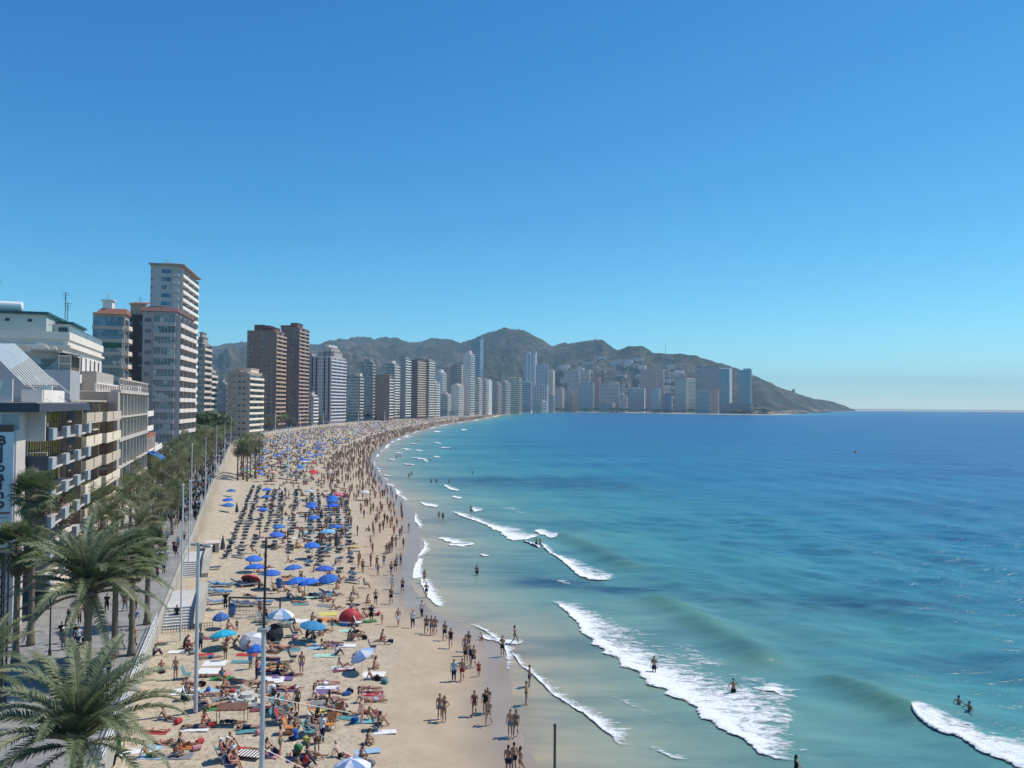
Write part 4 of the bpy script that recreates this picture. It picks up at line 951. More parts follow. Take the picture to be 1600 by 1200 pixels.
for q in range(3): k = MB(); k.box(-5.2 - q * 2.6, 1.94, H + 2.4, -4.7 - q * 2.6, 1.99, H + 2.75); k.build('vent', DARKMETAL, t)
k = MB()
k.tube((.1, .3, H + 1.9), (.1, 27.8, H + 1.9), .05, n=4); k.tube((-2.5, .0, H + 1.9), (.1, .0, H + 1.9), .05, n=4)
for q in range(19): k.tube((.1, .3 + q * 1.5, H + 1.0), (.1, .3 + q * 1.5, H + 1.9), .035, n=4)
k.build('railing', METAL, t)
k = MB(); k.box(.05, .5, H + 1.0, .08, 27.6, H + 1.85); k.build('glass_screen', mat('teal_screen', (0.24, .36, .40), .2, .1, 1), t)
tk = empty('water_tank', 'long white cylindrical water tank lying on the roof', 'tank', fpt(44, -12, PZ + H + 3.75), PHI)
k = MB(); k.chain([(-3.6, 4, 1.0), (-3.5, 4, 1.0), (1.4, 4, 1.0), (1.5, 4, 1.0)], [.35, .62, .62, .35], 14); k.build('tank_body', mat('tank_white', (0.8, .8, .78), .4, .06, 2), tk, smooth=False)
for q in (-2.6, .5): k = MB(); k.box(q - .25, 3.5, 0, q + .25, 4.5, .6); k.build('saddle', GREY, tk)
for ax, hh in ((-13.3, 5.5), (-5.2, 4.2), (-4.9, 2.8)):
    an = empty('roof_antenna', {5.5: 'tall thin aerial left of the water tank', 4.2: 'thin aerial right of the water tank', 2.8: 'short aerial beside the teal roof room'}[hh], 'antenna', fpt(47, ax, PZ + H + 2.7), PHI)
    k = MB(); k.tube((0, 0, 0), (0, 0, hh), .045, n=4); k.build('pole', DARKMETAL, an); k = MB()
    for q in range(4): k.box(-.5 + q * .08, -.02, hh - .2 - q * .3, .5 - q * .08, .02, hh - .16 - q * .3)
    k.build('aerial_bar', DARKMETAL, an)
# satellite dishes
for i, (px, py, r_) in enumerate(((64, 548, .95), (71, 551, .8), (87, 550, .65))):
    p = atY(px, py, 93); d = empty('satellite_dish', ('large white satellite dish leaning on the roof', 'middle white satellite dish on the roof', 'smallest white satellite dish, at the right of three')[i], 'satellite dish', p, R(20 - 25 * i))
    k = MB(); n = 14; v = [(0, 0, 0)] + [(r_ * q / 2 * math.cos(2*math.pi*j/n), -.16 * r_ * (q / 2)**2 * 2, r_ * q / 2 * math.sin(2*math.pi*j/n)) for q in (1, 2) for j in range(n)]
    fs = [(0, 1 + j, 1 + (j+1) % n) for j in range(n)] + [(1 + j, 1 + n + j, 1 + n + (j+1) % n, 1 + (j+1) % n) for j in range(n)]
    v2 = v + [(x, y + .06, z) for x, y, z in v]; m_ = len(v); fs2 = fs + [tuple(m_ + q for q in f[::-1]) for f in fs] + [(1+n+j, m_+1+n+j, m_+1+n+(j+1)%n, 1+n+(j+1)%n) for j in range(n)]
    k.add(v2, fs2); k.build('dish', WHITE, d); k = MB(); k.tube((0, .05, 0), (0, .3, -1.4), .06, n=5); k.tube((0, -.05, -r_ * .9), (0, -.7, 0), .025, n=4); k.build('mount', METAL, d)
# ---- white lower step with balustrade behind the grey grid block
t = block('white_terrace_house', 'low white house with balustraded roof behind the grey gridded block', 51, -2.2); H = 20.6
k = MB(); k.box(-14, 0, -1, 0, 40, H); k.build('wall', cm((0.76, .75, .70)), t)
for q in range(13): k = MB(); k.box(.012, 1.2 + q * 3.0, H - 3.6, .06, 2.1 + q * 3.0, H - 1.2); k.build('window', G_DARK, t)
k = MB(); k.box(-14, -.3, H, .5, 40.2, H + .35); k.box(.2, 0, H + 1.35, .5, 40, H + 1.55); k.build('cornice', WHITE, t)
for q in range(17): k = MB(); k.box(.22, q * 2.45, H + .35, .48, q * 2.45 + .55, H + 1.35); k.build('baluster', WHITE, t)
k = MB(); k.box(-9, 4, H + .35, -2, 22, H + 3.4); k.build('roof_room', cm((0.7, .7, .66)), t)
# ---- grey gridded block
t = block('gridded_block', 'grey concrete block with a grid of tall fins over white ground floors', 50.2, 0.9); H = 20.8
CGREY = cm((0.40, .40, .375)); CLITE = cm((0.50, .495, .46))
k = MB(); k.box(-15, 0, 6.4, -1.0, 41, H); k.build('wall', cm((0.30, .30, .28)), t)
k = MB(); k.box(-1.0, -.1, 6.2, .3, 1.8, H); k.build('corner_pier', CGREY, t)
ROWS = [6.4, 9.6, 13.6, 17.1, H]
for f in range(4):
    z0, z1 = ROWS[f], ROWS[f + 1]
    for j in range(9):
        y0 = 2.0 + j * 4.33; k = MB(); k.box(-.99, y0 + .2, z0 + .5, -.93, y0 + 4.1, z1 - .1); w_ = k.build('window', G_CURT if (j * 3 + f) % 4 else G_DARK, t)
        k = MB(); k.box(-.925, y0 + 2.0, z0 + .5, -.85, y0 + 2.2, z1 - .1); k.box(-.92, y0 + .2, z0 + 1.45, -.86, y0 + 4.1, z0 + 1.6); k.build('frame', CGREY, w_)
for j in range(10): k = MB(); k.box(-.9, 1.85 + j * 4.33, 6.4, .28, 2.15 + j * 4.33, H); k.build('fin', CLITE, t)
for j in range(9): k = MB(); k.box(-.9, 3.95 + j * 4.33, 6.4, .05, 4.13 + j * 4.33, H); k.build('thin_fin', CLITE, t)
for i, z in enumerate(ROWS): k = MB(); k.box(-.9, 1.8, z - .15, .42, 41.1, z + (.35 if i in (0, 2, 4) else .12)); k.build('beam', CLITE, t)
for j in range(13): k = MB(); k.box(.1, 1.8 + j * 3.2, H + .35, .3, 2.1 + j * 3.2, H + 1.9); k.build('roof_post', CLITE, t)
k = MB(); k.box(.08, 1.8, H + 1.9, .32, 41, H + 2.1); k.box(.12, 1.8, H + 1.05, .28, 41, H + 1.15); k.build('roof_rail', CLITE, t)
k = MB(); k.box(-15, .2, -1, -.4, 41, 6.3); k.build('base_wall', cm((0.72, .71, .67)), t)
for q in range(5): k = MB(); k.box(-.39, 14 + q * 5.2, 3.2, -.33, 18 + q * 5.2, 5.6); k.build('base_window', G_DARK, t)
k = MB(); k.box(-.35, 0.1, 2.7, .9, 41, 3.0); k.build('canopy', WHITE, t)
k = MB(); k.box(-9, 3, H + .2, -3, 20, H + 3.0); k.build('roof_room', CGREY, t)
# ---- brick red house with blue awning
t = block('brick_house', 'low brick red house with white window stripes and a blue awning', 92, 0.4); H = 12.6
BRICK = mat('red_brick', (0.33, .13, .085), .85, .15, 1.5)
k = MB(); k.box(-13, 0, -1, 0, 25, H); k.build('wall', BRICK, t)
for f in range(3):
    for j in range(6):
        k = MB(); k.box(.012, 1.6 + j * 3.9, 3.4 + f * 3.1, .09, 3.2 + j * 3.9, 5.6 + f * 3.1); w_ = k.build('window', G_CURT, t)
        k = MB(); k.box(.012, 1.3 + j * 3.9, 3.2 + f * 3.1, .14, 1.58 + j * 3.9, 5.8 + f * 3.1); k.box(.012, 3.22 + j * 3.9, 3.2 + f * 3.1, .14, 3.5 + j * 3.9, 5.8 + f * 3.1); k.build('surround', WHITE, w_)
    k = MB(); k.box(.02, 8, 3.0 + f * 3.1, 1.4, 24, 3.2 + f * 3.1); k.box(1.28, 8, 3.2 + f * 3.1, 1.4, 24, 4.1 + f * 3.1); k.build('balcony', WHITE, t)
aw = block('awning', 'bright blue awning jutting out from the brick red house', 98, 0.5, 'awning')
k = MB(); k.add([(0, 0, 9.4), (3.0, 0, 7.6), (3.0, 9, 7.6), (0, 9, 9.4), (0, 0, 9.3), (3.0, 0, 7.5), (3.0, 9, 7.5), (0, 9, 9.3), (3.0, 0, 6.9), (3.0, 9, 6.9)], [(0,1,2,3),(7,6,5,4),(0,4,5,1),(2,6,7,3),(1,8,9,2)]); k.build('canvas', mat('blue_canvas', (0.03, .16, .50), .7, .1, 2), aw)
k = MB(); k.tube((0, .2, 7.2), (2.95, .2, 7.5), .04, n=4); k.tube((0, 8.8, 7.2), (2.95, 8.8, 7.5), .04, n=4); k.build('arm', METAL, aw)
t = block('plain_grey_house', 'plain grey house end rising behind the brick red house', 93, -1.2)
k = MB(); k.box(-12, 0, -1, 0, 24, 20.5); k.build('wall', cm((0.36, .35, .34)), t)
for f in range(5): k = MB(); k.box(-3.0, -.05, 5 + f * 3, -1.2, -.012, 6.6 + f * 3); k.build('window', G_CURT, t); k = MB(); k.box(0.01, .6, 4 + f * 3.1, 1.5, 20, 4.2 + f * 3.1); k.box(1.38, .6, 4.2 + f * 3.1, 1.5, 20, 5.1 + f * 3.1); k.build('balcony', WHITE, t)
k = MB(); k.box(-1.8, 1.0, 20.5, .2, 8, 22.6); k.build('roof_room', WHITE, t)
for i, (a_, c, lab) in enumerate(((118, (0.6, .58, .55), 'pale low shop house with white balconies, after the brick red house'), (136, (0.5, .45, .42), 'greyish low shop house below the glazed fourteen storey block'), (152, (.62, .58, .52), 'cream low shop house with a maroon sign front'))):
    t = block('shop_house', lab, a_, -.5 + i * .6); H = (9.5, 8.0, 7.0)[i]
    k = MB(); k.box(-12, 0, -1, 0, 16, H); k.build('wall', cm(c), t)
    for f in range(2):
        k = MB(); k.box(.01, .8, 3 + f * 2.9, 1.4, 15.2, 3.2 + f * 2.9); k.box(1.28, .8, 3.2 + f * 2.9, 1.4, 15.2, 4.1 + f * 2.9); k.build('balcony', WHITE, t); k = MB(); k.box(.012, 1.5, 3.3 + f * 2.9, .06, 14.5, 5.2 + f * 2.9); k.build('glazing', G_DARK, t)
    k = MB(); k.box(.01, .5, 2.3, 3.2, 15.5, 2.5); k.build('shop_awning', (cm((.75, .74, .7)), cm((.5, .5, .52)), mat('maroon_canvas', (.22, .03, .07), .7))[i], t)
t = block('maroon_sign_front', 'tall maroon sign panel above the promenade shops', 170, 1.0, 'sign')
k = MB(); k.box(0, 0, 3, 1.8, .4, 9); k.build('panel', mat('maroon_panel', (.2, .03, .08), .6), t); k = MB(); k.tube((.9, .2, 0), (.9, .2, 3), .1, n=6); k.build('post', METAL, t)
for i, (a_, b_, lab) in enumerate(((176, 2, 'white flat canopy of a promenade cafe, nearer one'), (200, 3, 'white flat canopy of a promenade cafe, farther one'), (232, 3, 'white flat canopy just before the cream block'))):
    t = block('cafe_canopy', lab, a_, b_, 'canopy')
    k = MB(); k.box(-5, 0, 3.2, 3.5, 15, 3.5); k.build('canopy_roof', WHITE, t)
    for q in ((-4.8, .2), (3.2, .2), (3.2, 14.7), (-4.8, 14.7)): k = MB(); k.tube((q[0], q[1], 0), (q[0], q[1], 3.2), .07, n=5); k.build('post', METAL, t)

t = empty('lattice_column', 'dark lattice column at the left edge in front of the hotel', 'column', (gpt(0, 1108, PZ).x, gpt(0, 1108, PZ).y, PZ))
for q in ((-.2, -.2), (.2, -.2), (.2, .2), (-.2, .2)): k = MB(); k.tube((q[0], q[1], 0), (q[0], q[1], 9.6), .06, n=5); k.build('corner_bar', DARKMETAL, t)
for i in range(16):
    k = MB(); z = .2 + i * .6; k.tube((-.2, -.2, z), (.2, -.2, z + .6), .025, n=4); k.tube((.2, -.2, z), (.2, .2, z + .6), .025, n=4); k.tube((-.2, .2, z), (-.2, -.2, z + .6), .025, n=4); k.build('lattice_bar', DARKMETAL, t)
k = MB(); k.box(-.25, -.25, 9.6, .25, .25, 9.8); k.build('lamp_head', DARKMETAL, t)
# ================================================================ palms and trees
def leafmat(name, c1, c2, c3, rough=0.55):
    m, t, b = newmat(name)
    oi = t.nodes.new('ShaderNodeObjectInfo')
    n1 = noise(t, 2.2, 3, 0.7)
    f = math_(t, 'ADD', math_(t, 'MULTIPLY', n1, 0.6), math_(t, 'MULTIPLY', oi.outputs['Random'], 0.4))
    t.links.new(ramp(t, f, [(0.25, c1), (0.5, c2), (0.75, c3)]), b.inputs['Base Color'])
    b.inputs['Roughness'].default_value = rough; b.inputs['Specular IOR Level'].default_value = 0.35
    # thin leaves let some light through
    tr = t.nodes.new('ShaderNodeBsdfTranslucent'); mx = t.nodes.new('ShaderNodeMixShader'); mx.inputs[0].default_value = 0.22
    tr.inputs[0].default_value = tuple(min(1, x * 1.6) for x in c2) + (1,)
    out = t.nodes['Material Output']
    t.links.new(b.outputs[0], mx.inputs[1]); t.links.new(tr.outputs[0], mx.inputs[2]); t.links.new(mx.outputs[0], out.inputs[0])
    return m
L_DATE = leafmat('date_palm_leaf', (0.105, 0.135, 0.065), (0.17, 0.20, 0.105), (0.27, 0.285, 0.165))
L_FAN = leafmat('fan_palm_leaf', (0.075, 0.10, 0.045), (0.125, 0.155, 0.065), (0.20, 0.215, 0.11))
L_DRY = leafmat('dry_palm_leaf', (0.12, 0.09, 0.055), (0.19, 0.145, 0.085), (0.26, 0.2, 0.12), 0.8)
L_TREE = leafmat('tree_leaf', (0.035, 0.06, 0.026), (0.06, 0.095, 0.04), (0.10, 0.13, 0.06))
BARK = mat('palm_bark', (0.20, 0.155, 0.115), 0.9, 0.3, 4, bmp=0.6); BARK2 = mat('tree_bark', (0.10, 0.075, 0.055), 0.9, 0.25, 4)
def feather(L, lift, droop, nl=46, ll=0.55, sd_=1):
    r_ = random.Random(sd_); k = MB(); pts = []; p = Vector((0, 0, 0)); a = lift; n = 16
    for i in range(n + 1):
        pts.append(p.copy()); q = i / n
        p = p + Vector((math.cos(a), 0, math.sin(a))) * (L / n); a -= droop / n * (0.5 + 1.1 * q)
    k.chain(pts, [0.05 * (1 - 0.8 * i / n) for i in range(n + 1)], 4, 1)
    for j in range(nl):
        q = 0.14 + 0.86 * j / (nl - 1); f = q * n; i = min(n - 1, int(f)); b = pts[i].lerp(pts[i + 1], f - i)
        d = (pts[i + 1] - pts[i]).normalized(); up = Vector((-d.z, 0, d.x))
        w_ = ll * (math.sin(math.pi * min(1, 0.12 + q * 0.80)) ** 0.7) * r_.uniform(.85, 1.12)
        for s in (-1, 1):
            dr = (d * r_.uniform(.55, .8) + Vector((0, s, 0)) * .85 + up * r_.uniform(.15, .5)).normalized()
            e1 = b + dr * w_ * .6; e2 = e1 + (dr + Vector((0, 0, -.55))).normalized() * w_ * .55
            wd = d * 0.022 * (1 + .6 * math.sin(math.pi * q))
            k.add([b - wd, b + wd, e1 + wd * 1.2, e1 - wd * 1.2, e2], [(0, 1, 2, 3), (3, 2, 4)], 0)
    return k
def fan(rad, pet, nb=26, sd_=1, droop=.5):
    r_ = random.Random(sd_); k = MB(); e = Vector((pet, 0, -0.05 * pet))
    k.tube((0, 0, 0), e, .03, .02, 4, 1)
    for j in range(nb):
        a = (j / (nb - 1) - .5) * 4.3; L = rad * (1 - .22 * abs(a / 2.2)) * r_.uniform(.9, 1.08)
        d = Vector((math.cos(a), math.sin(a), .12 * math.cos(a * 2))); m1 = e + d * L * .62; tip = m1 + Vector((d.x, d.y, -droop * r_.uniform(.7, 1.4))) * L * .42
        s = Vector((-math.sin(a), math.cos(a), 0)) * rad * .052
        k.add([e, m1 - s, m1 + s, tip], [(0, 1, 2), (1, 3, 2)], 0)
    return k
FE = [feather(5.2, R(74), R(62), 62, .62, 1).mesh('frond', [L_DATE, L_DRY]), feather(5.4, R(58), R(86), 62, .64, 2).mesh('frond', [L_DATE, L_DRY]),
      feather(5.3, R(38), R(88), 62, .62, 3).mesh('frond', [L_DATE, L_DRY]), feather(4.9, R(14), R(80), 56, .58, 4).mesh('frond', [L_DATE, L_DRY])]
FA = [fan(1.0, 1.15, 26, 1, .45).mesh('frond', [L_FAN, L_DRY]), fan(1.05, 1.0, 26, 2, .8).mesh('frond', [L_FAN, L_DRY]), fan(.95, .9, 24, 3, 1.1).mesh('frond', [L_DRY, L_DRY])]
def trunk_mesh(H, r0, r1, bulb=0, lean=(0, 0), n=10, rings=True):
    k = MB(); m = int(max(6, H / .28)) if rings else 5; pts = []; rad = []
    for i in range(m + 1):
        q = i / m; pts.append((lean[0] * q * q, lean[1] * q * q, H * q))
        r = r0 + (r1 - r0) * q + r0 * .45 * max(0, 1 - q * 9)
        if bulb: r += bulb * math.exp(-((q - .93) / .13)**2)
        if rings: r *= 1 + (.07 if i % 2 else -.03)
        rad.append(r)
    k.chain(pts, rad, n); return k
def date_palm(label, x, y, z0, H, n=44, sc=1.0, seed=1, bulb=.22):
    r_ = random.Random(seed); t = empty('palm_tree', label, 'palm tree', (x, y, z0), r_.uniform(0, 6), 'palms along the promenade')
    trunk_mesh(H, .26, .24, bulb, n=12).build('trunk', BARK, t, smooth=True)
    for i in range(n):
        q = i / (n - 1); kind = 0 if q < .26 else 1 if q < .56 else 2 if q < .82 else 3
        o = obj('frond', FE[kind], t, (0, 0, H + .1 - .35 * q)); az = i * 2.39996 + r_.uniform(-.25, .25)
        o.rotation_euler = (r_.uniform(-.25, .25), r_.uniform(-.14, .14), az); s = sc * r_.uniform(.88, 1.08); o.scale = (s, s, s)
    return t
def fan_palm(label, x, y, z0, H, n=46, sc=1.0, seed=1):
    r_ = random.Random(seed); t = empty('palm_tree', label, 'palm tree', (x, y, z0), r_.uniform(0, 6), 'palms along the promenade')
    trunk_mesh(H, .24, .17, .06, n=10).build('trunk', BARK, t, smooth=True)
    for i in range(n):
        q = i / (n - 1); o = obj('frond', FA[0] if q < .45 else FA[1] if q < .78 else FA[2], t, (0, 0, H + .15 - .55 * q))
        o.rotation_euler = (r_.uniform(-.3, .3), R(-72 + 138 * q ** 1.05) + r_.uniform(-.12, .12), i * 2.39996 + r_.uniform(-.2, .2)); s = sc * r_.uniform(.88, 1.1); o.scale = (s, s, s)
    return t
def pxg(x, y, z): p = gpt(x, y, z); return p.x, p.y
date_palm('date palm whose wide crown fills the lower left corner', -20.6, 38, PZ, 3.1, 52, 1.0, 3)
date_palm('big date palm with a bulbous trunk top beside the amber windowed hotel', -29.8, 56, PZ, 5.9, 56, 1.15, 8, .34)
date_palm('date palm with low fronds at the left edge of the paving', -31.5, 47.5, PZ, 3.0, 26, .8, 21)
fan_palm('fan palm with bright green head before the hotel sign, taller one', -38.0, 62.9, PZ, 11.9, 46, 1.05, 4)
fan_palm('fan palm with bright green head before the hotel sign, lower one', -36.3, 58.3, PZ, 8.6, 46, 1.05, 5)
fan_palm('slender palm, left one of two bare trunks right of the bulbous trunk', -29.9, 60.0, PZ, 7.4, 40, 1.0, 6)
fan_palm('slender palm, right one of two bare trunks right of the bulbous trunk', -28.9, 60.6, PZ, 7.7, 40, 1.0, 7)
fan_palm('palm with brown skirt close to the stair head', -31.6, 69.0, PZ, 6.6, 40, 1.0, 9)
# palms of the two promenade rows, farther away: trunk and crown
def crown(kind, seed):
    r_ = random.Random(seed); K = MB()
    protos = [fan(1.0, 1.1, 12, 1, .5), fan(1.05, 1.0, 12, 2, .9)] if kind == 'fan' else [feather(3.6, R(66), R(70), 16, .6, 1), feather(3.8, R(36), R(86), 16, .6, 2)]
    n = 34 if kind == 'fan' else 30
    for i in range(n):
        q = i / (n - 1); src = protos[0 if q < .5 else 1]
        M = Matrix.Translation((0, 0, .2 - .6 * q)) @ Matrix.Rotation(i * 2.4 + r_.uniform(-.2, .2), 4, 'Z')
        if kind == 'fan': M = M @ Matrix.Rotation(R(-70 + 140 * q), 4, 'Y')
        else: M = M @ Matrix.Rotation(r_.uniform(-.2, .2) + .35 * q, 4, 'Y')
        K.xf = M; b = len(K.v); K.add(src.v, src.f)
        K.m[-len(src.f):] = [1 if (kind == 'fan' and q > .82) else m for m in src.m]
        K.xf = None
    return K.mesh('crown', [L_FAN if kind == 'fan' else L_DATE, L_DRY])
CROWNS = [crown('fan', 1), crown('fan', 2), crown('fan', 3), crown('date', 4), crown('date', 5)]
TRK = {h: trunk_mesh(h, .21, .15, .05, n=7, rings=False).mesh('trunk', BARK, True) for h in (5, 6, 7, 8, 9, 10, 11)}
def far_palm(label, x, y, z0, H, kind, sc=1.0, group='palms in rows along the promenade'):
    t = empty('palm_tree', label, 'palm tree', (x, y, z0), rnd.uniform(0, 6), group)
    obj('trunk', TRK[H], t); c = obj('crown', CROWNS[kind], t, (0, 0, H)); c.scale = (sc, sc, sc * rnd.uniform(.9, 1.1)); return t
def prom_pt(Yv, off):
    i = min(range(1, len(PROM) - 1), key=lambda j: abs(PROM[j].y - Yv) + (1e4 if PROM[j].x > 40 else 0))
    d = (PROM[i + 1] - PROM[i - 1]).normalized(); return PROM[i] + Vector((-d.y, d.x)) * off
NEARP = ('fan palm in the promenade row with a shaggy green head', 'palm in the promenade row standing before the gridded block')
ORD = 'first second third fourth fifth sixth seventh eighth ninth tenth eleventh twelfth thirteenth fourteenth fifteenth sixteenth seventeenth eighteenth nineteenth twentieth'.split(); ORD += ['twenty ' + o for o in ORD[:9]] + ['thirtieth'] + ['thirty ' + o for o in ORD[:9]] + ['fortieth'] + ['forty ' + o for o in ORD[:9]]
y_ = 84.0; i = 0
while y_ < 420:
    for off in (3.4, 7.0, 10.6):
        p = prom_pt(y_ + rnd.uniform(-2, 2), off + rnd.uniform(-.5, .5)); kd = rnd.choice([0, 1, 2, 0, 1, 2, 3])
        lab = f"{'fan palm' if kd < 3 else 'feathery date palm'} on the promenade, {ORD[i // 3]} along the {'seaward' if off < 5 else 'middle' if off < 8 else 'landward'} row"; i += 1
        far_palm(lab, p.x, p.y, PZ, rnd.choice([6, 7, 7, 8, 8, 9]) if y_ < 230 else rnd.choice([6, 7, 8, 9]), kd, rnd.uniform(.95, 1.2))
    y_ += rnd.uniform(9, 12.5)
for x, y, H in ((371, 752, 9), (380, 750, 10), (386, 752, 9), (391, 746, 10), (399, 748, 9), (405, 742, 10), (377, 742, 8)):
    px_, py_ = pxg(x, y, 1.0); far_palm('tall fan palm in the clump on the sand beside the promenade', px_, py_, .95, H, rnd.choice([0, 1, 2]), 1.25, 'clump of palms on the sand')
y_ = 430.0
while y_ < 1500:
    p = prom_pt(y_, rnd.uniform(3, 10)); far_palm('small distant palm in the row along the far curve of the promenade', p.x, p.y, PZ, rnd.choice([6, 7, 8, 9]), rnd.choice([0, 1, 2]), rnd.uniform(1.1, 1.5), 'distant palms along the curve of the promenade')
    y_ += rnd.uniform(9, 17) * (1 if y_ < 800 else 1.6)
def blob_crown(seed, nl=420, flat=.8):
    r_ = random.Random(seed); K = MB()
    lobes = [(Vector((r_.uniform(-.6, .6), r_.uniform(-.6, .6), r_.uniform(-.3, .5))), r_.uniform(.35, .6)) for _ in range(9)]
    for _ in range(nl):
        c, rr = r_.choice(lobes); d = Vector((r_.gauss(0, 1), r_.gauss(0, 1), r_.gauss(0, 1))).normalized(); p = c + d * rr * r_.uniform(.7, 1.05); p.z *= flat
        s = r_.uniform(.07, .16); u = d.orthogonal().normalized() * s; v = d.cross(u).normalized() * s; q = d * r_.uniform(-.06, .1)
        K.add([p - u - v * .4, p + u * .6 - v + q, p + u + v * .5, p - u * .4 + v - q], [(0, 1, 2, 3)])
    return K.mesh('crown', L_TREE)
BC = [blob_crown(s) for s in (1, 2, 3)]
def tree(label, x, y, z0, H, W, group, kind=0):
    t = empty('tree', label, 'tree', (x, y, z0), rnd.uniform(0, 6), group)
    k = MB(); k.chain([(0, 0, -.5), (.1, 0, H * .3), (0, .1, H * .62)], [.04 * H, .03 * H, .018 * H], 6); k.tube((.1, 0, H * .3), (W * .3, 0, H * .6), .02 * H, .01 * H, 5); k.tube((.05, 0, H * .3), (-W * .3, W * .2, H * .62), .02 * H, .01 * H, 5); k.build('trunk', BARK2, t)
    c = obj('crown', BC[kind % 3], t, (0, 0, H * .66)); c.scale = (W, W, H * .40); return t
for i, (x, y, D, H, W, lab) in enumerate(((318, 655, 330, 17, 8.5, 'large dark round tree at the end of the shop houses'), (334, 660, 370, 15, 8, 'dark round tree right of the largest one, by the small pale block'), (348, 665, 400, 12, 6, 'smaller dark tree left of the cream block'), (303, 668, 310, 12, 6, 'dark tree pressed against the glazed fourteen storey block'))):
    p = atY(x, y, D); tree(lab, p.x, p.y, PZ, H, W, None, i)
for i in range(46):
    x = rnd.uniform(430, 850); 
    j = min(range(len(PROM)), key=lambda q: abs((PROM[q].x / max(1, PROM[q].y)) * F + CX - x)); p = PROM[j]
    if p.y < 400: continue
    d = (PROM[min(j+1, len(PROM)-1)] - PROM[j-1]).normalized(); q = p + Vector((-d.y, d.x)) * rnd.uniform(14, 24)
    tree('small green tree before the towers along the far curve', q.x, q.y, PZ, rnd.uniform(7, 11), rnd.uniform(5, 9), 'green trees before the far towers', i)
for i in range(70):
    x = rnd.uniform(845, 1190); p = hill(x, rnd.uniform(.02, .30)) if i % 2 else None
    if p is None: p = Vector(((x - CX) / F * 2330, 2330 if x < 1080 else 2150, 1.5)); 
    if p.y < 2100: continue
    tree('dark tree among the buildings at the foot of the headland', p.x, p.y, p.z, rnd.uniform(9, 16), rnd.uniform(9, 17), 'trees at the foot of the headland', i)
# boulders of the headland shore
RK = []
for s_ in range(4):
    k = MB(); r_ = random.Random(s_); k.ell((0, 0, 0), (1, .8, .7), 9, 6); k.v = [tuple(Vector(p) * (1 + .35 * mnoise.noise(Vector(p) * 1.7 + Vector((s_ * 9, 0, 0))))) for p in k.v]; RK.append(k.mesh('rock', mat('shore_rock', (0.30, 0.22, 0.16), .95, .3, .05)))
for i in range(60):
    x = rnd.uniform(1160, 1300); p = hill(x, rnd.uniform(0.0, .05)); o = obj('rock', RK[i % 4], None, (p.x, p.y - rnd.uniform(0, 12), rnd.uniform(0, 3))); s = rnd.uniform(5, 14); o.scale = (s * 1.5, s, s); o.rotation_euler = (0, 0, rnd.uniform(0, 6))
    tag(o, 'brown boulder at the waterline below the headland', 'rock', 'boulders below the headland')

# ================================================================ poles, railing, stairs and other street furniture
POLE = mat('pale_pole', (0.50, 0.51, 0.53), .5, .08, 3); WPOLE = mat('white_pole', (0.72, .72, .71), .5, .06, 3)
def mast(label, x, y, z, name, H, parts):
    px_, py_ = pxg(x, y, z) if not isinstance(x, Vector) else (x.x, x.y); t = empty(name, label, {'light_mast': 'light mast', 'flagpole': 'flagpole', 'post': 'post', 'street_lamp': 'street lamp'}[name], (px_, py_, z)); return t
t = mast('thick pale light mast with dark thin top, lower centre of the beach', 408, 1262, 1.0, 'light_mast', 13, 0)
k = MB(); k.tube((0, 0, 0), (0, 0, 9.0), .145, .11, 12); k.build('lower_pole', POLE, t); k = MB(); k.tube((0, 0, 9.0), (.05, 0, 13.6), .075, .05, 8); k.build('upper_pole', DARKMETAL, t)
k = MB(); k.box(-.5, -.06, 5.0, .1, .06, 5.1); k.box(-.25, -.3, 8.9, .25, .3, 9.05); k.build('bracket', METAL, t)
for dx, dz in ((4.5, 1.8), (4.2, 4.2), (3.2, 0.6)):
    k = MB(); k.tube((0, 0, 5.6 if dz > 1 else 3), (dx, 1.5, dz), .018, n=4); k.build('guy_rope', WHITE, t)
t = mast('thick pale light mast with lamp arm beside the date palm fronds', 305.5, 1112, 1.0, 'light_mast', 12, 0)
k = MB(); k.tube((0, 0, 0), (0, 0, 11.2), .14, .10, 12); k.build('pole', POLE, t); k = MB(); k.box(-.1, -.05, 10.95, .75, .05, 11.05); k.build('arm', DARKMETAL, t); k = MB(); k.ell((.55, 0, 10.95), (.42, .2, .12), 10, 6); k.ell((-.25, 0, 11.05), (.3, .2, .1), 10, 6); k.build('lamp_head', METAL, t)
t = mast('slim white flagpole beside the stairs to the sand', 282, 1000, 1.0, 'flagpole', 12, 0)
k = MB(); k.tube((0, 0, 0), (0, 0, 13.3), .09, .05, 8); k.build('pole', WPOLE, t); k = MB(); k.ell((0, 0, 13.35), .11, 8, 5); k.build('finial', WPOLE, t)
t = mast('dark upright post standing in the wash at lower right', 866, 1330, 0.0, 'post', 7, 0)
k = MB(); k.tube((0, 0, -1), (0, 0, 6.0), .075, .065, 8); k.build('pole', mat('weathered_post', (.10, .085, .07), .8, .2, 3), t); k = MB(); k.ell((0, 0, 6.0), .085, 8, 5); k.build('cap', DARKMETAL, t)
for i, Yv in enumerate((96, 118, 140, 165, 190, 218, 250, 285, 325, 370)):
    p = prom_pt(Yv, .6 if i % 2 else -.6); t = empty('flagpole', f'slim white pole, {ORD[i]} of the line along the beach edge of the promenade', 'flagpole', (p.x, p.y, PZ if i % 2 else 1.0), 0, 'white poles along the promenade edge')
    H_ = (11, 13, 9, 12)[i % 4]; k = MB(); k.tube((0, 0, 0), (0, 0, H_), .085, .05, 7); k.build('pole', WPOLE, t); k = MB(); k.ell((0, 0, H_), .12, 7, 5); k.build('finial', WPOLE, t)
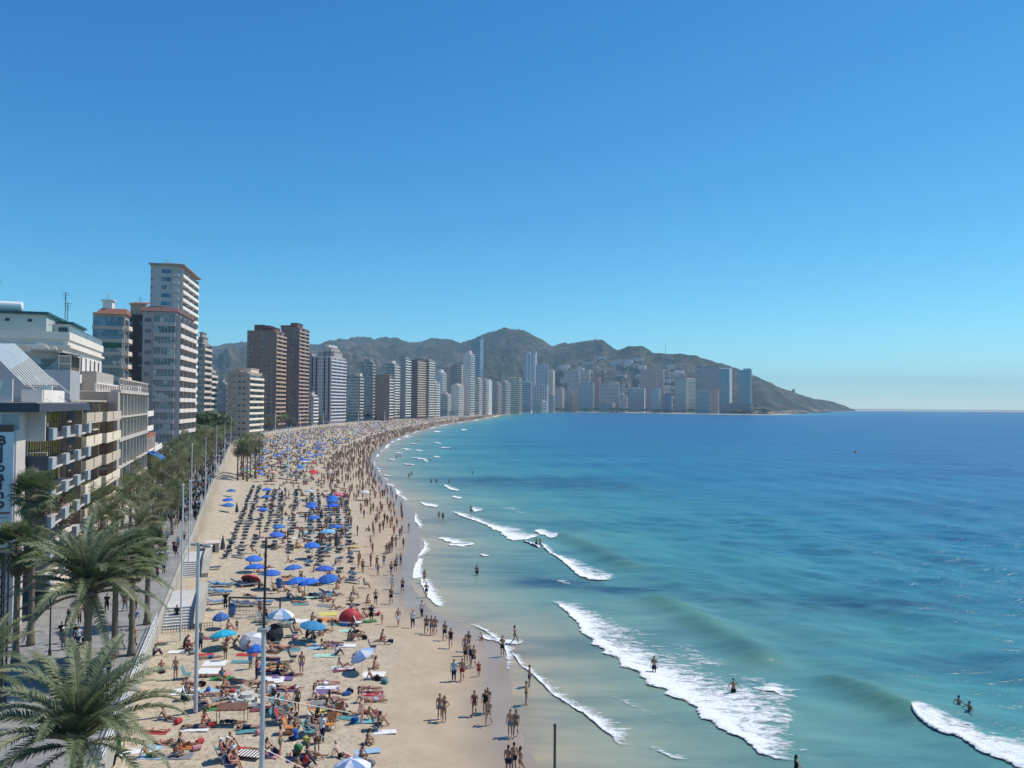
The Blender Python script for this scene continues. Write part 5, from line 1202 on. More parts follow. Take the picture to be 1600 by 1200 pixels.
for i, (x, y) in enumerate(((450, 748), (407, 712), (560, 668), (601, 664), (505, 672), (430, 676), (469, 673), (520, 668))):
    px_, py_ = pxg(x, y, 1.0); t = empty('light_mast', 'tall thin light mast far off on the crowded sand', 'light mast', (px_, py_, 1.0), 0, 'far light masts on the sand')
    k = MB(); k.tube((0, 0, 0), (0, 0, 14), .15 + py_ * 2e-4, .1 + py_ * 1.5e-4, 6); k.build('pole', WPOLE, t); k = MB(); k.box(-.8, -.15, 13.8, .8, .15, 14.1); k.build('lamp_bar', METAL, t)
for i in range(9):
    Yv = 62 + i * 16; p = prom_pt(Yv, 7.0); t = empty('street_lamp', f'dark street lamp, {ORD[i]} of the row down the middle of the promenade', 'street lamp', (p.x, p.y, PZ), 0, 'street lamps on the promenade')
    k = MB(); k.tube((0, 0, 0), (0, 0, 4.6), .07, .045, 7); k.tube((0, 0, 0), (0, 0, .5), .13, .1, 7); k.build('lamp_post', DARKMETAL, t); k = MB(); k.ell((0, 0, 4.75), (.28, .28, .2), 9, 6); k.build('lamp_shade', METAL, t)
# white railing along the promenade edge
ra = empty('railing', 'white railing along the promenade edge in front of the date palms', 'railing', (0, 0, 0))
P_ = [p for p in offset_line(PROM, .15) if 26 < p.y < 71]
for i, p in enumerate(P_):
    if i % 1 == 0: k = MB(); k.tube((p.x, p.y, PZ + .14), (p.x, p.y, PZ + 1.1), .04, n=5); k.build('baluster', WPOLE, ra)
for z in (.45, .78, 1.1): k = MB(); k.chain([(p.x, p.y, PZ + z) for p in P_], [.035] * len(P_), 5); k.build('rail', WPOLE, ra)
# stairs from the promenade to the sand
def stairs(label, x0, y0, W_, n, tread, m, base_z=.9):
    ang = math.atan2(.33, 1); t = empty('staircase', label, 'staircase', (x0, y0, base_z), ang)
    rise = (PZ + .05 - base_z) / n
    for i in range(n): k = MB(); k.box(0, i * tread, -.3, W_, (i + 1) * tread - .004, (i + 1) * rise); k.build('step', m, t)
    k = MB(); k.box(0, n * tread, -.3, W_, n * tread + 6.5, n * rise); k.build('landing', m, t)
    k = MB(); L = n * tread
    k.add([(W_ + .02, -.4, -.3), (W_ + .75, -.4, -.3), (W_ + .75, L + 6.5, -.3), (W_ + .02, L + 6.5, -.3), (W_ + .02, -.4, .55), (W_ + .75, -.4, .55), (W_ + .75, L + 6.5, n * rise + .6), (W_ + .02, L + 6.5, n * rise + .6), (W_ + .02, L * .8, n * rise + .6), (W_ + .75, L * .8, n * rise + .6)],
          [(0,1,5,4), (1,2,6,9,5), (4,5,9,8), (8,9,6,7), (3,0,4,8,7), (2,3,7,6)]); k.build('side_wall', CONC, t)
    return t
STEP = mat('stair_stone', (0.52, .51, .48), .8, .12, 2)
p = prom_pt(71, -.02); stairs('broad stone staircase from the promenade down to the sand, near the flagpole', p.x, p.y, 2.6, 8, .42, STEP)
p = prom_pt(93, -.02); stairs('farther pale stone staircase beyond the first one', p.x, p.y, 2.2, 8, .42, STEP)
# rope fence of stakes on the sand
fe = empty('stake_fence', 'low fence of thin stakes and ropes on the sand below the stairs', 'fence', (0, 0, 0))
a_, b_ = gpt(222, 992, 1.0), gpt(332, 982, 1.0)
for q in range(26): p = a_.lerp(b_, q / 25); k = MB(); k.tube((p.x, p.y, .9), (p.x, p.y, 1.62), .025, n=4); k.build('stake', DARKMETAL, fe)
for z in (1.3, 1.55): k = MB(); k.tube((a_.x, a_.y, z), (b_.x, b_.y, z), .012, n=4); k.build('rope', DARKMETAL, fe)
ne = empty('beach_net', 'dark framed net standing on the sand with a blue bin at its left', 'net', tuple(gpt(357, 961, 1.0)), R(-3))
k = MB(); k.box(0, -.06, 0, .12, .06, 1.75); k.build('post', DARKMETAL, ne); k = MB(); k.box(5.0, -.06, 0, 5.12, .06, 1.75); k.build('post', DARKMETAL, ne); k = MB(); k.box(.12, -.06, 1.62, 5.0, .06, 1.76); k.build('top_bar', DARKMETAL, ne)
for q in range(34): k = MB(); k.tube((.2 + q * .143, .0, .05), (.2 + q * .143, .0, .85), .012, n=3); k.build('net_cord', DARKMETAL, ne)
for z in (.05, .45, .85): k = MB(); k.tube((.12, 0, z), (5.0, 0, z), .02, n=4); k.build('net_rope', DARKMETAL, ne)
for i, (x, y, lab) in enumerate(((363, 961, 'blue bin at the left end of the dark framed net'), (436, 919, 'blue bin among the blue parasols'))):
    t = empty('litter_bin', lab, 'bin', tuple(gpt(x, y, 1.0))); BB = mat('blue_plastic', (.05, .14, .36), .5, .08, 4)
    k = MB(); k.chain([(0, 0, 0), (0, 0, .9)], [.28, .34], 12); k.build('body', BB, t); k = MB(); k.chain([(0, 0, .9), (0, 0, 1.0), (0, 0, 1.12)], [.37, .37, .2], 12); k.build('lid', mat('dark_blue_plastic', (.03, .08, .22), .5), t)
kx = empty('beach_kiosk', 'small grey box kiosk on the sand beside the promenade', 'kiosk', tuple(gpt(322, 868, 1.0)), R(19))
k = MB(); k.box(0, 0, 0, 1.6, 2.2, 1.5); k.build('wall', cm((.45, .44, .42)), kx); k = MB(); k.box(-.15, -.15, 1.5, 1.75, 2.35, 1.62); k.build('roof', cm((.55, .53, .5)), kx); k = MB(); k.box(.3, -.04, .1, 1.1, -.01, 1.35); k.build('door', DARKMETAL, kx)
# market awning stalls and benches seen on the promenade
for i in range(12):
    p = prom_pt(60 + i * 13, 12.2); t = empty('bench', f'pale stone bench under the promenade palms, {ORD[i]} from the near end', 'bench', (p.x, p.y, PZ), R(19), 'benches under the palms')
    k = MB(); k.box(-.25, -.9, .4, .25, .9, .5); k.build('seat', CONC, t)
    for q in (-.7, .7): k = MB(); k.box(-.2, q - .1, 0, .2, q + .1, .4); k.build('leg', CONC, t)
by = empty('buoy', 'small orange buoy floating far out on the blue water', 'buoy', tuple(gpt(1337, 707, 0)))
k = MB(); k.ell((0, 0, .2), (.7, .7, .6), 12, 8); k.build('float', mat('orange_plastic', (.75, .13, .03), .5), by); k = MB(); k.tube((0, 0, .7), (0, 0, 1.4), .08, n=6); k.build('top_pole', DARKMETAL, by)
# ================================================================ people
SKIN = tint('skin', .5, .35, .10); CLOTH = tint('cloth', .85, .2, .12); HAIR = tint('hair', .6, .3, .2); PLAST = tint('plastic', .45, .4, .05)
V = Vector
def sym(l): return [V(l), V((-l[0], l[1], l[2]))]
def stand(**kw):
    d = dict(P=V((0, 0, .92)), C=V((0, .01, 1.24)), N=V((0, 0, 1.46)), H=V((0, .02, 1.60)), el=sym((.235, -.02, 1.13)), wr=sym((.25, .06, .89)),
             kn=sym((.10, .02, .49)), an=sym((.105, -.03, .08)), to=sym((.125, .12, .035))); d.update(kw); return d
POSE = {
 'stand': stand(), 
 'walk': stand(kn=[V((.10, .20, .51)), V((-.10, .03, .49))], an=[V((.10, .24, .085)), V((-.10, -.27, .13))], to=[V((.11, .40, .05)), V((-.11, -.16, .045))], el=[V((.23, -.13, 1.15)), V((-.23, .06, 1.14))], wr=[V((.24, -.15, .91)), V((-.22, .24, .97))]),
 'stride': stand(kn=[V((.10, .0, .49)), V((-.10, .24, .53))], an=[V((.10, -.33, .15)), V((-.10, .34, .085))], to=[V((.11, -.22, .05)), V((-.11, .50, .05))], el=[V((.25, .08, 1.15)), V((-.25, -.14, 1.16))], wr=[V((.2, .28, 1.05)), V((-.26, -.1, .93))]),
 'hips': stand(el=sym((.37, -.06, 1.16)), wr=sym((.19, .07, 1.0)), kn=[V((.12, .0, .49)), V((-.13, .05, .49))]),
 'phone': stand(el=[V((.26, .08, 1.18)), V((-.24, 0, 1.13))], wr=[V((.12, .18, 1.50)), V((-.2, .18, 1.0))]),
 'arms_up': stand(el=[V((.33, .06, 1.55)), V((-.33, .05, 1.2))], wr=[V((.25, .1, 1.80)), V((-.4, .22, 1.3))]),
 'wade': stand(el=sym((.36, .05, 1.22)), wr=sym((.46, .2, 1.12)), kn=[V((.12, .12, .5)), V((-.10, .0, .49))]),
 'bend': dict(P=V((0, -.12, .88)), C=V((0, .17, 1.05)), N=V((0, .37, 1.06)), H=V((0, .50, 1.0)), el=sym((.2, .34, .80)), wr=sym((.14, .42, .55)), kn=sym((.11, .03, .48)), an=sym((.11, -.05, .08)), to=sym((.12, .1, .035))),
 'lie_back': dict(P=V((0, 0, .13)), C=V((0, -.33, .14)), N=V((0, -.55, .14)), H=V((0, -.69, .14)), el=sym((.29, -.22, .08)), wr=sym((.24, .02, .07)), kn=[V((.11, .36, .40)), V((-.11, .43, .13))], an=[V((.12, .56, .07)), V((-.13, .86, .07))], to=[V((.13, .72, .06)), V((-.16, .93, .17))]),
 'lie_flat': dict(P=V((0, 0, .13)), C=V((0, -.33, .14)), N=V((0, -.55, .14)), H=V((0, -.69, .15)), el=sym((.33, -.46, .09)), wr=sym((.14, -.66, .09)), kn=sym((.11, .43, .12)), an=sym((.13, .86, .07)), to=sym((.17, .93, .17))),
 'lie_prone': dict(P=V((0, 0, .13)), C=V((0, -.33, .15)), N=V((0, -.55, .17)), H=V((.02, -.69, .17)), el=sym((.33, -.62, .08)), wr=sym((.08, -.78, .07)), kn=sym((.11, .43, .09)), an=sym((.10, .84, .09)), to=sym((.10, .97, .04)), prone=1),
 'sit_knees': dict(P=V((0, 0, .13)), C=V((0, .03, .45)), N=V((0, .09, .65)), H=V((0, .15, .78)), el=sym((.25, .24, .42)), wr=sym((.1, .43, .36)), kn=sym((.14, .40, .46)), an=sym((.11, .62, .07)), to=sym((.12, .77, .04))),
 'sit_lean': dict(P=V((0, 0, .13)), C=V((0, -.19, .42)), N=V((0, -.27, .62)), H=V((0, -.27, .77)), el=sym((.25, -.33, .31)), wr=sym((.24, -.43, .05)), kn=[V((.13, .38, .36)), V((-.12, .43, .14))], an=[V((.12, .62, .07)), V((-.13, .86, .07))], to=[V((.13, .77, .05)), V((-.16, .93, .17))]),
 'sit_cross': dict(P=V((0, 0, .13)), C=V((0, .05, .46)), N=V((0, .10, .67)), H=V((0, .17, .79)), el=sym((.26, .12, .40)), wr=sym((.14, .34, .26)), kn=sym((.34, .30, .16)), an=[V((-.08, .36, .07)), V((.08, .42, .07))], to=[V((-.18, .40, .06)), V((.18, .47, .06))]),
 'sit_chair': dict(P=V((0, 0, .42)), C=V((0, -.10, .74)), N=V((0, -.13, .95)), H=V((0, -.10, 1.10)), el=sym((.28, .0, .66)), wr=sym((.2, .26, .60)), kn=sym((.12, .44, .46)), an=sym((.12, .56, .08)), to=sym((.13, .72, .04))),
 'lounge': dict(P=V((0, 0, .46)), C=V((0, -.30, .58)), N=V((0, -.49, .70)), H=V((0, -.60, .79)), el=sym((.27, -.22, .48)), wr=sym((.2, .05, .46)), kn=[V((.12, .40, .62)), V((-.12, .43, .45))], an=[V((.12, .64, .40)), V((-.13, .86, .40))], to=[V((.13, .8, .38)), V((-.15, .94, .48))]),
 'kneel': dict(P=V((0, -.1, .30)), C=V((0, .06, .60)), N=V((0, .20, .78)), H=V((0, .30, .88)), el=sym((.24, .28, .48)), wr=sym((.12, .45, .25)), kn=sym((.14, .22, .10)), an=sym((.12, -.2, .06)), to=sym((.12, -.36, .04))),
}
def spine_q(d):
    d = d.normalized(); x = V((1, 0, 0)); y = d.cross(x).normalized(); x = y.cross(d)
    m = Matrix((x, y, d)).transposed(); return m.to_quaternion()
def remeshed(k, name, m_, voxel=.024, it=3):
    me = k.mesh('tmp', m_); o = bpy.data.objects.new('tmp', me)
    md = o.modifiers.new('r', 'REMESH'); md.mode = 'VOXEL'; md.voxel_size = voxel; md.use_smooth_shade = True
    sm = o.modifiers.new('s', 'SMOOTH'); sm.factor = .5; sm.iterations = it
    r = evaluated(o, me)
    r.name = name; r.materials.clear(); r.materials.append(m_); return r
def joints(p):
    d = p['C'] - p['P']; q = spine_q(p['N'] - p['C']); up = (p['N'] - p['C'])
    sh = [p['C'] + up * .80 + q @ V((s * .175, 0, 0)) for s in (1, -1)]; q2 = spine_q(d); hp = [p['P'] + q2 @ V((s * .09, 0, -.03)) for s in (1, -1)]
    return sh, hp, q, q2
_bm = {}
def body_mesh(pose):
    if pose in _bm: return _bm[pose]
    p = POSE[pose]; sh, hp, q, q2 = joints(p); k = MB()
    k.ell(p['P'], (.165, .115, .14), 12, 8, q2); k.ell(p['P'].lerp(p['C'], .45), (.135, .10, .17), 12, 8, q2); k.ell(p['C'], (.165, .115, .17), 12, 8, q)
    k.ell(p['C'] + (p['N'] - p['C']) * .62, (.16, .085, .10), 12, 8, q); k.tube(p['C'], p['N'], .075, .052, 8); k.tube(p['N'], p['H'], .052, .05, 8)
    hq = spine_q(p['H'] - p['N']) if pose not in ('lie_back',) else q; k.ell(p['H'], (.076, .092, .115), 12, 9, hq); k.ell(p['H'] + hq @ V((0, .085, -.03)), (.022, .03, .028), 6, 5, hq)
    for i in (0, 1):
        k.chain([sh[i], sh[i].lerp(p['el'][i], .45), p['el'][i], p['el'][i].lerp(p['wr'][i], .4), p['wr'][i]], [.056, .05, .039, .039, .026], 8)
        w_ = p['wr'][i]; dd = (w_ - p['el'][i]).normalized(); k.chain([w_, w_ + dd * .07, w_ + dd * .13, w_ + dd * .175], [.028, .036, .030, .014], 7)
        k.tube(w_ + dd * .03, w_ + dd * .10 + V((0, .045, 0)), .014, .011, 5)
        k.chain([hp[i], hp[i].lerp(p['kn'][i], .4), p['kn'][i], p['kn'][i].lerp(p['an'][i], .3), p['an'][i]], [.092, .084, .057, .059, .038], 9)
        a_, t_ = p['an'][i], p['to'][i]; h_ = a_ - (t_ - a_).normalized() * .05; k.chain([h_ , a_.lerp(t_, .3), t_], [.036, .042, .03], 7)
    _bm[pose] = remeshed(k, 'person', SKIN); return _bm[pose]
def cloth_mesh(kind, pose):
    key = (kind, pose)
    if key in _bm: return _bm[key]
    p = POSE[pose]; sh, hp, q, q2 = joints(p); k = MB(); vx = .024
    def legs(t, r=1.14):
        for i in (0, 1): k.chain([hp[i], hp[i].lerp(p['kn'][i], min(1, t))] , [.092 * r + .012, (.092 - .03 * min(1, t)) * r + .008], 9)
        if t > 1:
            for i in (0, 1): k.chain([p['kn'][i], p['kn'][i].lerp(p['an'][i], .92)], [.066, .055], 9)
    if kind in ('swim_shorts', 'trousers', 'skirt'):
        k.ell(p['P'], (.178, .128, .13), 12, 8, q2); legs({'swim_shorts': .55, 'trousers': 2, 'skirt': .7}[kind], 1.35 if kind == 'skirt' else 1.14)
    elif kind == 'swim_briefs': k.ell(p['P'] + q2 @ V((0, 0, -.015)), (.176, .127, .085), 12, 8, q2)
    elif kind == 'bikini_top': k.ell(p['C'] + q @ V((0, 0, .02)), (.175, .126, .06), 12, 7, q)
    elif kind in ('shirt', 'dress', 'swimsuit'):
        k.ell(p['P'], (.180, .130, .14), 12, 8, q2); k.ell(p['P'].lerp(p['C'], .45), (.15, .115, .17), 12, 8, q2); k.ell(p['C'], (.178, .128, .17), 12, 8, q)
        if kind != 'swimsuit':
            k.ell(p['C'] + (p['N'] - p['C']) * .6, (.172, .098, .10), 12, 8, q)
            for i in (0, 1): k.chain([sh[i], sh[i].lerp(p['el'][i], .62)], [.066, .06], 8)
        if kind == 'dress': legs(.75, 1.4)
    elif kind in ('short_hair', 'long_hair', 'hat', 'cap'):
        hq = spine_q(p['H'] - p['N']) if pose != 'lie_back' else q; c = p['H']; vx = .018
        if kind in ('short_hair', 'long_hair'):
            k.ell(c + hq @ V((0, -.022, .025)), (.085, .092, .108), 12, 8, hq)
            if kind == 'long_hair': k.ell(c + hq @ V((0, -.075, -.09)), (.08, .045, .13), 10, 7, hq)
        else:
            k.ell(c + hq @ V((0, -.005, .06)), (.092, .105, .075), 12, 8, hq)
            if kind == 'hat': k.ell(c + hq @ V((0, 0, .045)), (.19, .20, .022), 14, 6, hq)
            else: k.ell(c + hq @ V((0, .11, .05)), (.07, .09, .02), 10, 6, hq)
    _bm[key] = remeshed(k, kind, HAIR if 'hair' in kind else CLOTH, vx, 2); return _bm[key]
SK = {'tan': (.40, .225, .14), 'pale': (.60, .39, .28), 'brown': (.30, .17, .11), 'red': (.50, .26, .18)}
COLS = {'red': (.44, .05, .05), 'navy': (.015, .022, .07), 'black': (.012, .012, .014), 'blue': (.03, .12, .42), 'white': (.75, .75, .74), 'pink': (.56, .27, .31), 'green': (.05, .24, .08), 'teal': (.10, .28, .30),
        'grey': (.22, .22, .23), 'yellow': (.66, .55, .14), 'orange': (.60, .24, .08), 'purple': (.17, .12, .25), 'light blue': (.32, .48, .60), 'brown': (.13, .075, .045), 'turquoise': (.16, .42, .48), 'beige': (.5, .42, .3), 'maroon': (.19, .05, .065), 'mint': (.4, .62, .52)}
HC = {'dark': (.018, .013, .010), 'brown': (.07, .04, .022), 'blond': (.42, .29, .13), 'grey': (.35, .34, .33)}
PH = {'stand': 'standing', 'walk': 'walking', 'stride': 'striding', 'hips': 'standing with hands on hips', 'phone': 'standing with one hand at the head', 'arms_up': 'standing with one arm raised', 'wade': 'wading', 'bend': 'bending down',
      'lie_back': 'lying on the back with one knee up', 'lie_flat': 'lying on the back', 'lie_prone': 'lying face down', 'sit_knees': 'sitting with knees drawn up', 'sit_lean': 'sitting and leaning back', 'sit_cross': 'sitting cross legged', 'sit_chair': 'sitting in a beach chair', 'lounge': 'resting on a lounger', 'kneel': 'kneeling'}
GN = {'swim_shorts': 'swim shorts', 'trousers': 'trousers', 'skirt': 'skirt', 'swim_briefs': 'swim briefs', 'bikini': 'bikini', 'shirt': 'shirt', 'dress': 'dress', 'swimsuit': 'swimsuit'}
LM = [('the stone staircase', 248, 975), ('the lamp arm mast', 306, 1095), ('the dark topped mast', 410, 1130), ('the dark framed net', 398, 955), ('the red tent', 547, 968), ('the round blue parasol', 489, 975), ('the flowery pale parasol', 567, 1016), ('the held blue parasol', 400, 1030), ('the slatted brown awning', 362, 1120), ('the white sand sculpture', 385, 1095), ('the yellow towel', 508, 1108), ('the striped orange chair', 525, 1120), ('the turquoise parasol', 349, 990), ('the grey parasol', 392, 997), ('the blue grey parasol', 549, 1190), ('the two red towels', 580, 1081), ('the striped mat', 390, 1176), ('the white mat', 435, 1058), ('the lowest blue parasols', 487, 905), ('the black bag', 547, 1077)]
USED = {}
def where(x, y):
    n_, lx, ly = min(LM, key=lambda l: (l[1] - x)**2 + ((l[2] - y) * 1.6)**2); dx, dy = x - lx, y - ly
    if abs(dx) > abs(dy) * 1.2: return ('right of ' if dx > 0 else 'left of ') + n_
    return ('in front of ' if dy > 0 else 'behind ') + n_
def fit(words):
    return ' '.join(words.split()[:16])
def unique(cands):
    for c in cands:
        c = fit(c)
        if c not in USED: USED[c] = 1; return c
    USED[fit(cands[0])] += 1; return fit(cands[0])
NPERS = [0]
def person(pose, loc, rot, garb, col, skin='tan', hair='dark', scale=1.0, label=None, group=None, hat=None, place_=None, top=None):
    o = bpy.data.objects.new('person', body_mesh(pose)); COL.objects.link(o); NPERS[0] += 1
    o.location = loc; o.rotation_euler = (0, 0, R(rot)); o.scale = (scale, scale, scale * rnd.uniform(.97, 1.03))
    f = rnd.uniform(.85, 1.15); o.color = tuple(min(1, c * f) for c in SK[skin]) + (1,)
    def wear(kind, c): g = obj(kind, cloth_mesh(kind, pose), o); g.color = tuple(c) + (1,)
    c = COLS[col]
    if garb == 'bikini': wear('swim_briefs', c); wear('bikini_top', c)
    elif garb == 'shirt': wear('shirt', c); wear('trousers' if top is None else top[0], COLS['navy'] if top is None else COLS[top[1]])
    else: wear(garb, c)
    lng = garb in ('bikini', 'swimsuit', 'dress', 'skirt')
    if hat: wear(hat[0], COLS[hat[1]])
    else: wear('long_hair' if lng else 'short_hair', HC[hair])
    if label is None:
        base = f'person {PH[pose]} in {col} {GN[garb]}' + (f' and {hat[1]} {hat[0]}' if hat else ''); pl = place_ or ''
        if scale < .8: base = base.replace('person', 'small child', 1)
        label = unique([f'{base}, {pl}', f'{base}, {hair} hair, {pl}' if not hat else f'{base}, {skin} skin, {pl}', f'{base}, {skin} skin, {pl}', f'{skin} skinned {base}, {hair} hair, {pl}'])
    tag(o, label, 'person', group or 'people on the beach')
    return o
SZ = 1.0
def on_sand(x, y, pose, rot, garb, col, skin='tan', hair='dark', scale=1.0, hat=None, pl=None, top=None, sink=0.0):
    p = gpt(x, y, 1.0); z = ground_z(p.x, p.y)
    for _ in range(3): p = gpt(x, y, max(z, -.6)); z = ground_z(p.x, p.y)
    return person(pose, (p.x, p.y, z + .02 - sink), rot, garb, col, skin, hair, scale, hat=hat, place_=pl or where(x, y), top=top)
W_ = 'on the smooth sand near the water'
# ---- walkers and bathers at the water's edge, nearest first
for a in [(794,1212,'stand',-20,'swim_shorts','navy','brown','dark'),(803,1206,'stand',30,'swim_shorts','black','tan','dark'),(813,1214,'walk',-60,'bikini','black','tan','brown'),
          (797,1151,'stand',160,'swim_shorts','grey','tan','dark'),(806,1152,'walk',170,'bikini','black','brown','dark'),(764,1133,'walk',150,'bikini','navy','pale','blond'),
          (758,1116,'stand',160,'swimsuit','black','tan','brown'),(762,1113,'walk',175,'swim_shorts','black','brown','grey'),(741,1119,'walk',180,'swimsuit','maroon','tan','dark'),
          (687,1124,'stand',200,'swim_shorts','grey','tan','brown'),(694,1128,'hips',150,'bikini','navy','brown','brown'),(822,1102,'hips',-90,'swim_briefs','navy','tan','dark'),
          (827,1074,'stand',-100,'swim_shorts','navy','brown','dark'),(785,1026,'phone',170,'swim_shorts','black','tan','brown'),(804,1007,'stride',-110,'bikini','navy','tan','dark'),
          (753,1000,'kneel',40,'swim_shorts','red','tan','dark'),(748,1057,'stand',190,'dress','red','tan','dark'),(740,1043,'walk',150,'swim_shorts','navy','tan','dark'),(732,1018,'walk',170,'bikini','black','brown','dark'),
          (728,1036,'stand',180,'swim_shorts','black','tan','grey'),(735,1040,'walk',200,'swimsuit','navy','pale','blond'),(722,1064,'walk',185,'swim_shorts','red','tan','dark'),(709,1065,'stand',170,'shirt','light blue','tan','dark'),
          (727,1025,'stand',180,'bikini','purple','tan','brown'),(704,1013,'walk',180,'swimsuit','black','tan','dark'),(695,1001,'walk',170,'swim_shorts','navy','brown','dark'),(680,992,'walk',180,'bikini','black','tan','brown'),
          (674,992,'walk',190,'swim_shorts','grey','tan','dark'),(666,990,'walk',175,'bikini','navy','brown','dark'),(659,965,'stand',140,'shirt','white','tan','dark'),(645,981,'walk',180,'shirt','white','tan','brown'),
          (622,979,'walk',210,'swim_shorts','white','tan','grey'),(597,976,'stand',150,'swim_briefs','navy','pale','blond'),(580,973,'stand',200,'dress','black','tan','dark'),(587,946,'stride',190,'swim_shorts','black','tan','dark'),
          (611,944,'walk',180,'swim_shorts','black','brown','dark'),(629,927,'walk',175,'swim_shorts','navy','tan','dark'),(613,921,'stand',160,'dress','white','tan','brown'),(600,886,'walk',180,'swim_shorts','light blue','tan','grey'),(589,889,'walk',170,'swim_briefs','black','tan','dark'),
          (611,862,'walk',180,'swim_shorts','black','tan','dark'),(604,868,'stand',180,'bikini','black','brown','dark'),(577,830,'sit_knees',120,'swim_shorts','navy','tan','dark'),(618,893,'walk',180,'swim_shorts','black','brown','dark'),
          (663,912,'stand',150,'bikini','black','tan','dark'),(666,934,'walk',200,'swim_shorts','navy','tan','dark')]:
    x, y, pose, rot, g, c, s, h = a; sc = 0.66 if (x, y) in ((753,1000),(597,976),(748,1057)) else 1.0
    on_sand(x, y, pose, rot, g, c, s, h, sc, pl=W_ if x > 600 else 'on the sand above the smooth strip')
# ---- people standing in the sea
for x, y, pose, rot, g, c, s, sink, pl in [(1022,1052,'stand',170,'swim_shorts','navy','brown',.35,'in the big foam field, left one of two'),(1146,1085,'wade',180,'swim_shorts','black','brown',.55,'in the big foam field, right one of two'),
        (1244,1212,'wade',-90,'swimsuit','black','tan',.5,'at the end of the long breaker'),(1498,1104,'wade',-60,'swim_shorts','grey','tan',.95,'left one of the pair in deeper water'),(1515,1116,'wade',100,'swim_shorts','black','brown',.75,'right one of the pair in deeper water'),
        (745,899,'stand',170,'swim_shorts','navy','brown',.45,'alone in calm shallow water'),(838,853,'wade',150,'swim_shorts','black','brown',.4,'left one of two at the middle breaker'),(844,854,'wade',200,'bikini','black','tan',.4,'right one of two at the middle breaker'),
        (736,800,'wade',180,'swim_shorts','black','brown',.4,'before a small round breaker'),(686,809,'stand',180,'bikini','red','tan',.4,'left one of two far waders'),(692,811,'stand',180,'swim_shorts','black','brown',.4,'right one of two far waders'),
        (674,754,'wade',160,'swim_shorts','navy','tan',.6,'far out, left of three'),(682,754,'wade',190,'swim_shorts','black','brown',.6,'far out, middle of three'),(702,754,'wade',190,'bikini','black','tan',.6,'far out, right of three'),
        (639,746,'stand',180,'swim_shorts','black','tan',.3,'pair near the far shallows, left'),(643,744,'stand',180,'bikini','black','tan',.3,'pair near the far shallows, right'),(672,720,'wade',180,'swim_shorts','black','tan',.7,'distant bather by a small breaker'),(738,739,'wade',180,'swim_shorts','black','tan',.8,'lone distant swimmer in blue water'),
        (712,702,'wade',180,'swim_shorts','black','tan',.8,'two distant dots, right'),(705,703,'wade',180,'bikini','black','tan',.8,'two distant dots, left'),(620,716,'stand',180,'swim_shorts','black','tan',.3,'distant pair at the bay curve, left'),(625,715,'stand',180,'swim_shorts','navy','tan',.3,'distant pair at the bay curve, right'),(653,690,'wade',180,'swim_shorts','black','tan',.5,'farthest bather')]:
    p = gpt(x, y, -sink * .0); o = person(pose, (p.x, p.y, -sink), rot, g, c, s, 'dark', 1.0, place_=pl, group='bathers in the sea')
# ---- beach towels, bags and seats
def towel_mesh(w, l, seed):
    r_ = random.Random(seed); k = MB(); n, m = 6, 4; v = []
    for i in range(n + 1):
        for j in range(m + 1): v.append((w * (j / m - .5) + r_.uniform(-.02, .02), l * (i / n - .5) + r_.uniform(-.02, .02), .03 + .03 * r_.random()))
    nn = len(v); v += [(x, y, z - .028) for x, y, z in v]; fs = []
    for i in range(n):
        for j in range(m): a = i*(m+1)+j; fs += [(a, a+1, a+m+2, a+m+1), (nn+a, nn+a+m+1, nn+a+m+2, nn+a+1)]
    for i in range(n):
        for a, b in ((i*(m+1), (i+1)*(m+1)), ((i+1)*(m+1)+m, i*(m+1)+m)): fs.append((a, b, nn + b, nn + a))
    for j in range(m):
        for a, b in ((j+1, j), (n*(m+1)+j, n*(m+1)+j+1)): fs.append((a, b, nn+b, nn+a))
    return k.add(v, fs).mesh('towel', CLOTH)
TW = [towel_mesh(.72, 1.7, 1), towel_mesh(.85, 1.7, 2), towel_mesh(.65, 1.5, 3), towel_mesh(1.25, 1.75, 4)]
def towel(x, y, rot, col, size=0, pl=None, nm='towel'):
    p = gpt(x, y, 1.0); o = obj(nm, TW[size], None, (p.x, p.y, ground_z(p.x, p.y)), R(rot)); o.color = COLS[col] + (1,)
    tag(o, unique([f'{col} beach {nm} spread on the sand, {pl or where(x, y)}', f'{col} beach {nm} lying a little askew, {pl or where(x, y)}', f'second {col} beach {nm}, {pl or where(x, y)}', f'small {col} beach {nm}, {pl or where(x, y)}']), nm, 'towels on the sand'); return o
k = MB(); k.chain([(0, -.22, .0), (0, -.22, .28)], [.2, .17], 6); bagm = MB(); bagm.chain([(-.25, 0, .16), (-.22, 0, .16), (.22, 0, .16), (.25, 0, .16)], [.10, .17, .17, .10], 8); BAG = bagm.mesh('bag', CLOTH)
hm = MB(); hm.chain([(-.13, 0, .30), (-.09, 0, .44), (.09, 0, .44), (.13, 0, .30)], [.015] * 4, 5); BAGH = hm.mesh('handle', CLOTH)
def bag(x, y, col, pl=None):
    p = gpt(x, y, 1.0); o = obj('bag', BAG, None, (p.x, p.y, ground_z(p.x, p.y)), rnd.uniform(0, 6)); o.color = COLS[col] + (1,); h = obj('handle', BAGH, o); h.color = COLS[col] + (1,)
    tag(o, unique([f'{col} beach bag on the sand {pl or where(x, y)}', f'small {col} beach bag on the sand {pl or where(x, y)}', f'another {col} beach bag {pl or where(x, y)}']), 'bag', 'bags on the sand')
